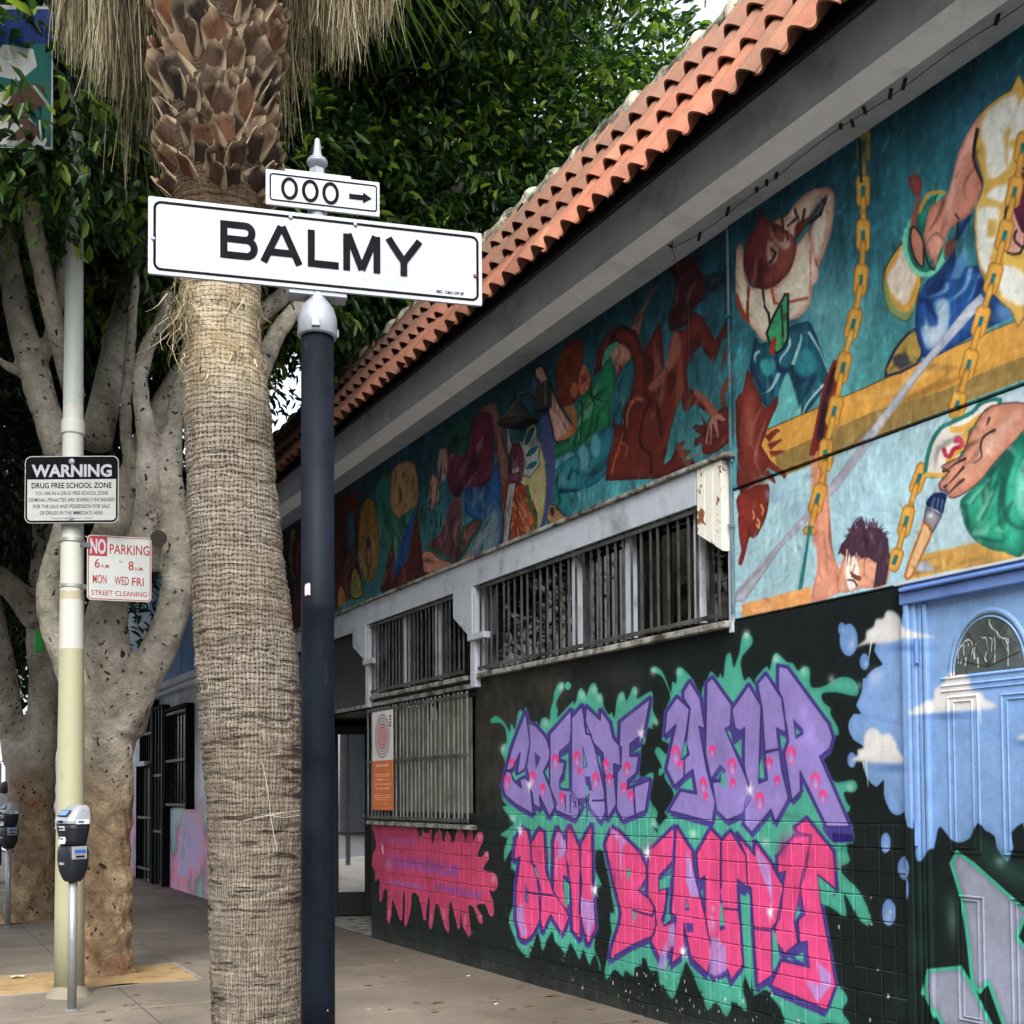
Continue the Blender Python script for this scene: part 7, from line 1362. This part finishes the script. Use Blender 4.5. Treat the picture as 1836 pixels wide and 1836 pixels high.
ringn = np.interp(np.arange(NZ_), np.arange(0, NZ_+9, 5.3)[:int(NZ_/5.3)+1], rng.random(int(NZ_/5.3)+1))
saw = (np.arange(NZ_)*.31+1.2*fieldnoise(1, NZ_, 30, 1, 9)[0]) % 1
big = np.zeros((NZ_, NA), np.float32)
for k in range(34):
    zc_, a0, ln_ = rng.uniform(.1, 3.3), rng.uniform(0, 6.28), rng.uniform(.5, 1.6); dz = zz_[:, None]-zc_-.03*np.sin(aa_*3+k)[None]; da = np.abs((aa_[None]-a0+np.pi) % (2*np.pi)-np.pi); big -= np.exp(-(dz/.009)**2)*(da < ln_)*.9
amp_ = .010+.0*zz_
Rr = np.interp(zz_, cen[:, 2], rad)[:, None]+(fn-.6)*.016+(ringn[:, None]-.5)*.006+(saw[:, None]-.5)*.007+big*.010
cx_ = np.interp(zz_, cen[:, 2], cen[:, 0])[:, None]; cy_ = np.interp(zz_, cen[:, 2], cen[:, 1])[:, None]
V = np.stack([cx_+Rr*np.cos(aa_), cy_+Rr*np.sin(aa_), np.repeat(zz_[:, None], NA, 1)+.006*fn], -1).reshape(-1, 3)
ii, jj = np.meshgrid(np.arange(NZ_-1), np.arange(NA), indexing='ij'); j2 = (jj+1) % NA; Fq = np.stack([ii*NA+jj, ii*NA+j2, (ii+1)*NA+j2, (ii+1)*NA+jj], -1).reshape(-1, 4)
def palm_mat():
    t = NT('palm_fibre', .9, .15); tc = t.pos(); sp = t.n('SeparateXYZ'); t.l(tc, sp.inputs[0])
    px_, py_ = pal(2)[0][:2]
    dx = t.math('SUBTRACT', sp.outputs[0], float(px_)); dy = t.math('SUBTRACT', sp.outputs[1], float(py_)); an = t.math('ARCTAN2', dy, dx)
    cb = t.n('CombineXYZ'); t.l(t.math('MULTIPLY', an, .25), cb.inputs[0]); t.l(sp.outputs[2], cb.inputs[2]); v = cb.outputs[0]
    def fib(sx, sz, det=4): return t.noise(1, det, .6, vec=v, stretch=(sx, 1, sz))
    f1 = fib(74, 5, 3); f2 = fib(12, 44, 3); f3 = fib(9, 5, 8); f4 = fib(230, 14, 3); crk = fib(3.2, 26, 5); up3 = t.n('MapRange'); up3.inputs['From Min'].default_value = 1.2; up3.inputs['From Max'].default_value = 2.6; up3.inputs['To Min'].default_value = .12; up3.inputs['To Max'].default_value = .36; t.l(sp.outputs[2], up3.inputs[0]); weave = t.math('ADD', t.math('MULTIPLY', f1, t.math('SUBTRACT', 1.0, up3.outputs[0])), t.math('MULTIPLY', f2, up3.outputs[0]))
    wob = t.math('MULTIPLY', t.math('SUBTRACT', t.noise(1, 4, .6, vec=v, stretch=(30, 1, 9)), .5), 2.2); wob2 = t.math('MULTIPLY', t.math('SUBTRACT', t.noise(1, 4, .6, vec=v, stretch=(14, 1, 16)), .5), 2.6)
    fc = t.math('ABSOLUTE', t.math('SUBTRACT', t.math('FRACT', t.math('ADD', t.math('MULTIPLY', an, 12.5), wob)), .5)); fr_ = t.math('ABSOLUTE', t.math('SUBTRACT', t.math('FRACT', t.math('ADD', t.math('MULTIPLY', sp.outputs[2], 40), wob2)), .5))
    g1 = t.ramp(t.math('ADD', fc, t.math('MULTIPLY', t.math('SUBTRACT', f1, .5), .7)), [(.10, (1, 1, 1, 1)), (.26, (0, 0, 0, 1))]); g2 = t.ramp(t.math('ADD', fr_, t.math('MULTIPLY', t.math('SUBTRACT', f2, .5), .7)), [(.10, (1, 1, 1, 1)), (.26, (0, 0, 0, 1))]); pit = t.math('MINIMUM', t.math('ADD', t.math('MULTIPLY', t.math('MULTIPLY', g1, g2), t.math('ADD', .1, t.math('MULTIPLY', up3.outputs[0], 1.5))), t.math('ADD', t.math('MULTIPLY', g1, t.math('SUBTRACT', .50, t.math('MULTIPLY', up3.outputs[0], .85))), t.math('MULTIPLY', g2, t.math('MULTIPLY', up3.outputs[0], .75)))), 1.0)
    c = t.ramp(f4, [(.3, srgb(112, 105, 96)), (.5, srgb(146, 139, 128)), (.7, srgb(172, 166, 155))]); rg = t.ramp(fib(2.2, 70, 5), [(.36, (.66, .64, .62, 1)), (.5, (1, 1, 1, 1))]); c = t.mix(1.0, c, rg, 'MULTIPLY'); c = t.mix(pit, c, srgb(62, 54, 47)); lowm = t.n('MapRange'); lowm.inputs['From Min'].default_value = 2.7; lowm.inputs['From Max'].default_value = 1.7; t.l(sp.outputs[2], lowm.inputs[0]); ck = t.math('MULTIPLY', t.ramp(crk, [(.57, (0, 0, 0, 1)), (.63, (.95, .95, .95, 1))]), t.math('ADD', t.math('MULTIPLY', lowm.outputs[0], .8), .12)); c = t.mix(ck, c, srgb(34, 27, 23)); br_ = t.ramp(t.noise(1.6, 6, .7), [(.42, (0, 0, 0, 1)), (.62, (.4, .4, .4, 1))]); c = t.mix(br_, c, srgb(112, 98, 82)); weave = t.math('SUBTRACT', t.math('SUBTRACT', t.math('ADD', t.math('MULTIPLY', f4, .25), .8), t.math('MULTIPLY', pit, .6)), ck)
    tone = t.ramp(f3, [(.3, (.72, .68, .62, 1)), (.5, (.95, .93, .9, 1)), (.7, (1.08, 1.06, 1.02, 1))]); c = t.mix(1.0, c, tone, 'MULTIPLY')
    mr = t.n('MapRange'); mr.inputs['From Min'].default_value = 3.40; mr.inputs['From Max'].default_value = 3.70; t.l(t.math('ADD', sp.outputs[2], t.math('MULTIPLY', fib(20, 6), .12)), mr.inputs[0])
    pale = t.ramp(f3, [(.35, srgb(164, 142, 104)), (.6, srgb(204, 190, 160))]); c = t.mix(t.math('MULTIPLY', mr.outputs[0], .5), c, pale); mr2 = t.n('MapRange'); mr2.inputs['From Min'].default_value = 4.15; mr2.inputs['From Max'].default_value = 4.3; t.l(sp.outputs[2], mr2.inputs[0]); c = t.mix(t.math('MULTIPLY', mr2.outputs[0], .9), c, srgb(58, 42, 30))
    scar = t.ramp(fib(5, 16, 3), [(.68, (0, 0, 0, 1)), (.72, (.8, .8, .8, 1))]); c = t.mix(scar, c, srgb(44, 32, 26)); t.color(c); t.bump(weave, .95, .02); return t.m
M_PALM = palm_mat(); M_FIB = leaf_mat('dead_frond', [(0, srgb(62, 52, 42)), (.3, srgb(110, 96, 76)), (.6, srgb(158, 144, 118)), (.85, srgb(196, 184, 156)), (1, srgb(214, 206, 184))], .75)
mesh_np('trunk', V, Fq, M_PALM, PB, smooth=True)
def boot_mat():
    t = NT('leaf_base', .8, .25); oi = t.n('ObjectInfo'); c = t.ramp(oi.outputs['Random'], [(0, srgb(36, 28, 24)), (.25, srgb(62, 47, 36)), (.45, srgb(92, 68, 50)), (.58, srgb(112, 68, 44)), (.70, srgb(118, 100, 78)), (.85, srgb(50, 42, 38)), (1, srgb(76, 56, 44))])
    f = t.ramp(t.noise(16, 8, .7, stretch=(1, 1, .25)), [(.3, (.30, .26, .24, 1)), (.5, (.9, .86, .84, 1)), (.72, (1.3, 1.24, 1.14, 1))]); c = t.mix(1.0, c, f, 'MULTIPLY'); tc = t.obj(); sp = t.n('SeparateXYZ'); t.l(tc, sp.inputs[0])
    tip = t.n('MapRange'); tip.inputs['From Min'].default_value = .15; tip.inputs['From Max'].default_value = .19; t.l(t.math('ADD', sp.outputs[2], t.math('MULTIPLY', t.noise(30, 3), .03)), tip.inputs[0]); rim = t.n('MapRange'); rim.inputs['From Min'].default_value = .058; rim.inputs['From Max'].default_value = .074; t.l(t.math('ADD', t.math('ABSOLUTE', sp.outputs[0]), t.math('MULTIPLY', t.noise(40, 2), .012)), rim.inputs[0]); c = t.mix(t.math('MAXIMUM', t.math('MULTIPLY', tip.outputs[0], .5), t.math('MULTIPLY', rim.outputs[0], .75)), c, srgb(178, 160, 130)); t.color(c); t.bump(t.noise(60, 6, .6, stretch=(1, 1, .2)), .6, .006); return t.m
M_BOOT = boot_mat()
def boot_mesh(seed):
    g = random.Random(seed); V = []; n, m_ = 6, 5; top = [g.uniform(.150, .178) for _ in range(n+1)]; top[0] *= .86; top[-1] *= .86; top[g.randint(1, n-1)] += .02
    for th in (0, 1):
        for j in range(m_+1):
            v = j/m_
            for i in range(n+1):
                u_ = i/n*2-1; w = .088*(1-.22*v)*(1+.1*math.sin(v*4)); x = u_*w; y = -(.008+.060*v**2.2)+.030*u_*u_*(1-.3*v)+(.010 if th else 0)-.014*math.sin(v*3.1); V.append((x, y, v*top[i]))
    A_ = (n+1)*(m_+1); F2_ = []
    for j in range(m_):
        for i in range(n): a = j*(n+1)+i; F2_ += [(a, a+1, a+n+2, a+n+1), (A_+a+1, A_+a, A_+a+n+1, A_+a+n+2)]
    for i in range(n): a = m_*(n+1)+i; F2_.append((a, a+1, A_+a+1, A_+a))
    for j in range(m_):
        a = j*(n+1); b = a+n; F2_ += [(a, a+n+1, A_+a+n+1, A_+a), (b+n+1, b, A_+b, A_+b+n+1)]
    o = MB().add(V, F2_).build('leaf_base', M_BOOT, None); me = o.data; bpy.data.objects.remove(o); return me
bms = [boot_mesh(s) for s in range(6)]
PBi = Matrix.Translation((-pbase[0], -pbase[1], 0)); zb0 = at_depth(395, 385, DP)[2]; zb1 = at_depth(395, -90, DP)[2]; k = 0; z = zb0
while z < zb1 and k < 296:
    a = k*2.39996; c_, r_ = pal(z); t_ = (z-zb0)/(zb1-zb0)
    o = bpy.data.objects.new('leaf_base', bms[k % 6]); col.objects.link(o); o.parent = PB; o.matrix_parent_inverse = PBi
    rr_ = r_*(.86+.06*min(1, t_*3)); o.location = (c_[0]+math.cos(a)*rr_, c_[1]+math.sin(a)*rr_, z); o.rotation_euler = (random.uniform(.0, .22)+(.45*(1-t_*5) if t_ < .2 else 0), random.choice((-1, 1))*random.uniform(.25, .8), a+math.pi/2); s_ = random.uniform(.85, 1.15)*(.86 if t_ < .1 else 1.02); o.scale = (s_, s_, s_*random.uniform(.9, 1.15)); k += 1; z += (zb1-zb0)/250
def strands(bases, lens, w0, sway, gen, name, mat, segs=7, curl=.0):
    n = len(bases); t = np.linspace(0, 1, segs)[None, :, None]; B_ = bases[:, None, :]; L = lens[:, None, None]
    dirn = gen.normal(0, sway, (n, 1, 3)); dirn[..., 2] = -1; p = B_+dirn*L*t; ph = gen.uniform(0, 6.28, (n, 1)); am = gen.uniform(.006, .05, (n, 1)); p[..., 0] += am*np.sin(ph+t[..., 0]*gen.uniform(3, 9, (n, 1)))*t[..., 0]; p[..., 1] += am*np.cos(ph*1.7+t[..., 0]*5)*t[..., 0]
    az = gen.uniform(0, 3.14, (n, 1, 1)); side = np.concatenate([np.cos(az), np.sin(az), 0*az], -1); w = (gen.uniform(.5, 1.3, (n, 1, 1))*w0)*(1-.8*t)
    V = np.stack([p-side*w, p+side*w], 2).reshape(-1, 3); i = (np.arange(n)*segs*2)[:, None]+(np.arange(segs-1)*2)[None]; i = i.ravel(); F_ = np.stack([i, i+1, i+3, i+2], 1); return mesh_np(name, V, F_, mat, PB, kind='stuff')
gs = np.random.default_rng(5); zt1 = at_depth(400, -330, DP)[2]; ctop = pal(zt1)[0]
Bs, Ls = [], []
def tuft(x0, x1, yb0, yb1, n, d0, d1):
    for i in range(n):
        t = gs.random(); x = x0+(x1-x0)*t; d = gs.uniform(d0, d1); yt = gs.uniform(-360, -120); a = at_depth(x, yt, DP+d); yb = yb0+(yb1-yb0)*t; yb = yb-abs(gs.normal(0, 70))-25*abs(math.sin(t*17)); b = at_depth(x, yb, DP+d)
        if a[2]-b[2] > .1: Bs.append(a); Ls.append(a[2]-b[2])
tuft(115, 215, 120, 235, 560, -.15, .35); tuft(205, 300, 225, 60, 360, .0, .4); tuft(515, 610, 60, 150, 260, .1, .45); tuft(600, 712, 170, 60, 620, -.1, .4); tuft(250, 330, 330, 200, 150, .3, .6); tuft(490, 580, 330, 150, 200, .35, .7); tuft(220, 290, 420, 300, 70, .3, .6)
strands(np.array(Bs), np.array(Ls), .006, .05, gs, 'dead_frond_skirt', M_FIB)
Bs, Ls = [], []
for (zr, n, l0) in ((at_depth(400, 655, DP)[2], 170, .10), (at_depth(400, 560, DP)[2], 90, .12), (at_depth(400, 500, DP)[2], 70, .13), (at_depth(400, 690, DP)[2], 60, .07)):
    for i in range(n): a = gs.uniform(0, 6.28); c_, r_ = pal(zr+gs.normal(0, .02)); Bs.append(c_+np.array([math.cos(a), math.sin(a), 0])*(r_+gs.uniform(0, .02))); Ls.append(gs.uniform(.3, 1.2)*l0)
for i in range(120): a = 3.5+gs.normal(0, .16); c_, r_ = pal(at_depth(300, 560+gs.uniform(-20, 60), DP)[2]); Bs.append(c_+np.array([math.cos(a), math.sin(a), 0])*(r_+gs.uniform(0, .10))); Ls.append(gs.uniform(.05, .28))
strands(np.array(Bs), np.array(Ls), .0035, .45, gs, 'loose_fibre', M_FIB, 5)
chalk = MB()
for s_ in ('470,1365 477,1400 483,1440 486,1470 492,1500 497,1525', '436,1472 470,1464 500,1458 538,1453', '480,1462 510,1466 536,1462', '400,1490 432,1478'):
    q = [tuple(float(v) for v in w.split(',')) for w in s_.split()]; pts = []
    for x, y in q:
        cx2 = np.interp(-y, -PC[:, 1][::-1] if PC[0, 1] < PC[-1, 1] else -PC[:, 1], PC[:, 0][::-1] if PC[0, 1] < PC[-1, 1] else PC[:, 0]); pts.append(at_depth(x, y, DP-math.sqrt(max(.001, .245**2-((x-cx2)*DP/FOC)**2))-.012))
    chalk.tube(pts, .002, 5)
chalk.build('chalk_mark', simple('chalk_white', srgb(176, 170, 160), .9, vary=.3, scale=40), PB)
# living fan leaves far above the frame, so that the palm does not end at the picture's edge
M_FAN = leaf_mat('palm_leaf', [(0, srgb(50, 76, 40)), (1, srgb(92, 116, 60))], .5)
for k in range(34):
    a = k*2.4; el = random.uniform(-.55, 1.1); d = np.array([math.cos(a)*math.cos(el), math.sin(a)*math.cos(el), math.sin(el)]); base = ctop+np.array([0, 0, .12+.3*random.random()]); hub = base+d*.9; s = np.cross(d, [0, 0, 1]); s /= np.linalg.norm(s); m = MB(); m.tube([base, base+d*.5, hub], .012, 6)
    for j in range(22): b = (j-10.5)/10.5*1.9; e = d*math.cos(b)+s*math.sin(b); tip = hub+e*.75+np.array([0, 0, -.12-.1*random.random()]); q = np.cross(e, [0, 0, 1])*.018; m.add([hub, hub+e*.4+q, tip, hub+e*.4-q], [(0, 1, 2, 3)])
    m.build('frond', M_FAN, PB)

# ------------------------------------------------------------------ far passer-by and parked car at the left edge
def person(x, y, rz):
    t = empty('person', (x, y, 0), rz); tag(t, 'distant person in a grey jacket with dark hair standing beyond the far meter', 'person')
    J = {'pel': (0, 0, .93, .15), 'ch': (0, 0, 1.30, .17), 'nk': (0, -.01, 1.44, .06), 'hd': (0, -.02, 1.56, .095), 'top': (0, -.01, 1.66, .07), 'sl': (-.19, 0, 1.38, .07), 'el': (-.25, .02, 1.10, .048), 'wl': (-.22, -.12, .90, .035), 'sr': (.19, 0, 1.38, .07), 'er': (.25, .02, 1.10, .048), 'wr': (.22, -.12, .90, .035), 'hl': (-.10, 0, .86, .10), 'kl': (-.11, -.02, .48, .065), 'al': (-.11, .03, .09, .045), 'fl': (-.11, -.13, .04, .035), 'hr': (.10, 0, .86, .10), 'kr': (.11, -.05, .48, .065), 'ar': (.12, -.02, .09, .045), 'fr': (.12, -.18, .04, .035)}
    ks = list(J); E_ = [('pel', 'ch'), ('ch', 'nk'), ('nk', 'hd'), ('hd', 'top'), ('ch', 'sl'), ('sl', 'el'), ('el', 'wl'), ('ch', 'sr'), ('sr', 'er'), ('er', 'wr'), ('pel', 'hl'), ('hl', 'kl'), ('kl', 'al'), ('al', 'fl'), ('pel', 'hr'), ('hr', 'kr'), ('kr', 'ar'), ('ar', 'fr')]
    me = bpy.data.meshes.new('body'); me.from_pydata([J[k][:3] for k in ks], [(ks.index(a), ks.index(b)) for a, b in E_], []); o = bpy.data.objects.new('body', me); col.objects.link(o); o.modifiers.new('s', 'SKIN'); sv = me.skin_vertices[0].data
    for i, k in enumerate(ks): sv[i].radius = (J[k][3], J[k][3]*.8)
    sv[0].use_root = True; sb = o.modifiers.new('u', 'SUBSURF'); sb.levels = 2; bpy.context.view_layer.update(); m2 = bpy.data.meshes.new_from_object(o.evaluated_get(bpy.context.evaluated_depsgraph_get())); bpy.data.objects.remove(o)
    m2.materials.clear()
    for mt in (simple('jacket_grey', srgb(120, 126, 128), .8), simple('trousers_dark', srgb(34, 36, 48), .8), simple('skin', srgb(196, 150, 124), .6)): m2.materials.append(mt)
    for p in m2.polygons: c = p.center; p.material_index = 1 if c.z < .92 else (2 if c.z > 1.46 or (abs(c.x) > .18 and c.z < .98) else 0)
    m2.shade_smooth(); b = bpy.data.objects.new('body', m2); col.objects.link(b); b.parent = t
    hh = MB().loft([[(r*math.cos(a), -.0+r*1.1*math.sin(a)+.02, z) for a in np.linspace(0, 2*math.pi, 14, endpoint=False)] for r, z in ((.07, 1.46), (.112, 1.52), (.12, 1.60), (.10, 1.68), (.04, 1.715))]).build('hair', simple('hair_dark', srgb(24, 22, 24), .6), None, smooth=True); hh.parent = t; return t
pp = at_depth(9, 1500, 22.5); person(pp[0], pp[1], -YAW)
# the other side of the street: building added to dim the mural wall
ob = empty('added_opposite_building', (-13, 8, 0)); tag(ob, 'cream stucco building across the street, added out of view to dim the mural wall, mirrored in the windows', 'building'); M_CRM = simple('added_cream_stucco', srgb(176, 166, 146), .9, vary=.1)
MB().box(-20, -13, -22, 14, -.16, 10.6).build('wall', M_CRM, ob); MB().box(-20.2, -12.8, -22.2, 14.2, 10.6, 10.9).build('cornice', M_CORN, ob)
for k in range(8):
    for z in (.9, 3.9, 6.6): MB().box(-13.02, -12.96, -20+k*4, -18.4+k*4, z, z+1.5).build('window', M_DARK, ob)
cb2 = empty('added_dark_block', (4, -17, 0)); tag(cb2, 'dark slate block added behind the viewpoint to darken the entrance door reflection', 'building'); MB().box(-7, 14, -24, -17, -.16, 7.4).build('wall', simple('added_block_slate', srgb(52, 58, 70), .8, vary=.2), cb2); MB().box(-7.2, 14.2, -24.2, -16.8, 7.4, 7.7).build('cornice', M_CORN, cb2)  # unseen dark building, added to darken the upper part of the door reflection
for k in range(5): MB().box(-5+k*3.6, -3.2+k*3.6, -17.0, -16.95, 1, 3.4).build('window', M_CORN, cb2)
kb2 = MB().box(-13, -10.6, -22, 30, -.155, -.01).build('far_pavement', M_KERB); kb2['kind'] = 'structure'
cr = empty('parked_car', (.2, 28, -.15), .1); tag(cr, 'white parked car glimpsed at the far left edge behind the second tree', 'car'); M_CARW = simple('white_car_paint', srgb(220, 222, 226), .25)
def cp_(m, n_, mt, **k): o = m.build(n_, mt, None, **k); o.parent = cr; return o
cp_(MB().prism([(-.85, -2.1, .3), (-.85, 2.1, .3), (-.85, 2.15, .75), (-.85, 1.2, .9), (-.85, -1.2, .92), (-.85, -2.15, .8)], (1.7, 0, 0)), 'body', M_CARW, bevel=.06); cp_(MB().prism([(-.72, 1.15, .9), (-.68, .55, 1.4), (-.68, -.9, 1.42), (-.72, -1.5, .92)], (1.4, 0, 0)), 'cabin', M_DARK, bevel=.05)
for sx2 in (-.86, .68):
    for sy2 in (-1.35, 1.35): wv_ = cp_(MB().tube([(sx2, sy2, .32), (sx2+.18, sy2, .32)], .32, 20), 'wheel', M_INK)
cp_(MB().box(-.8, .8, -2.2, -2.1, .3, .5), 'bumper', M_DARK, bevel=.02)
for sx2 in (-.62, .45): cp_(MB().box(sx2, sx2+.2, -2.18, -2.1, .62, .75), 'headlight', M_MH, bevel=.02)
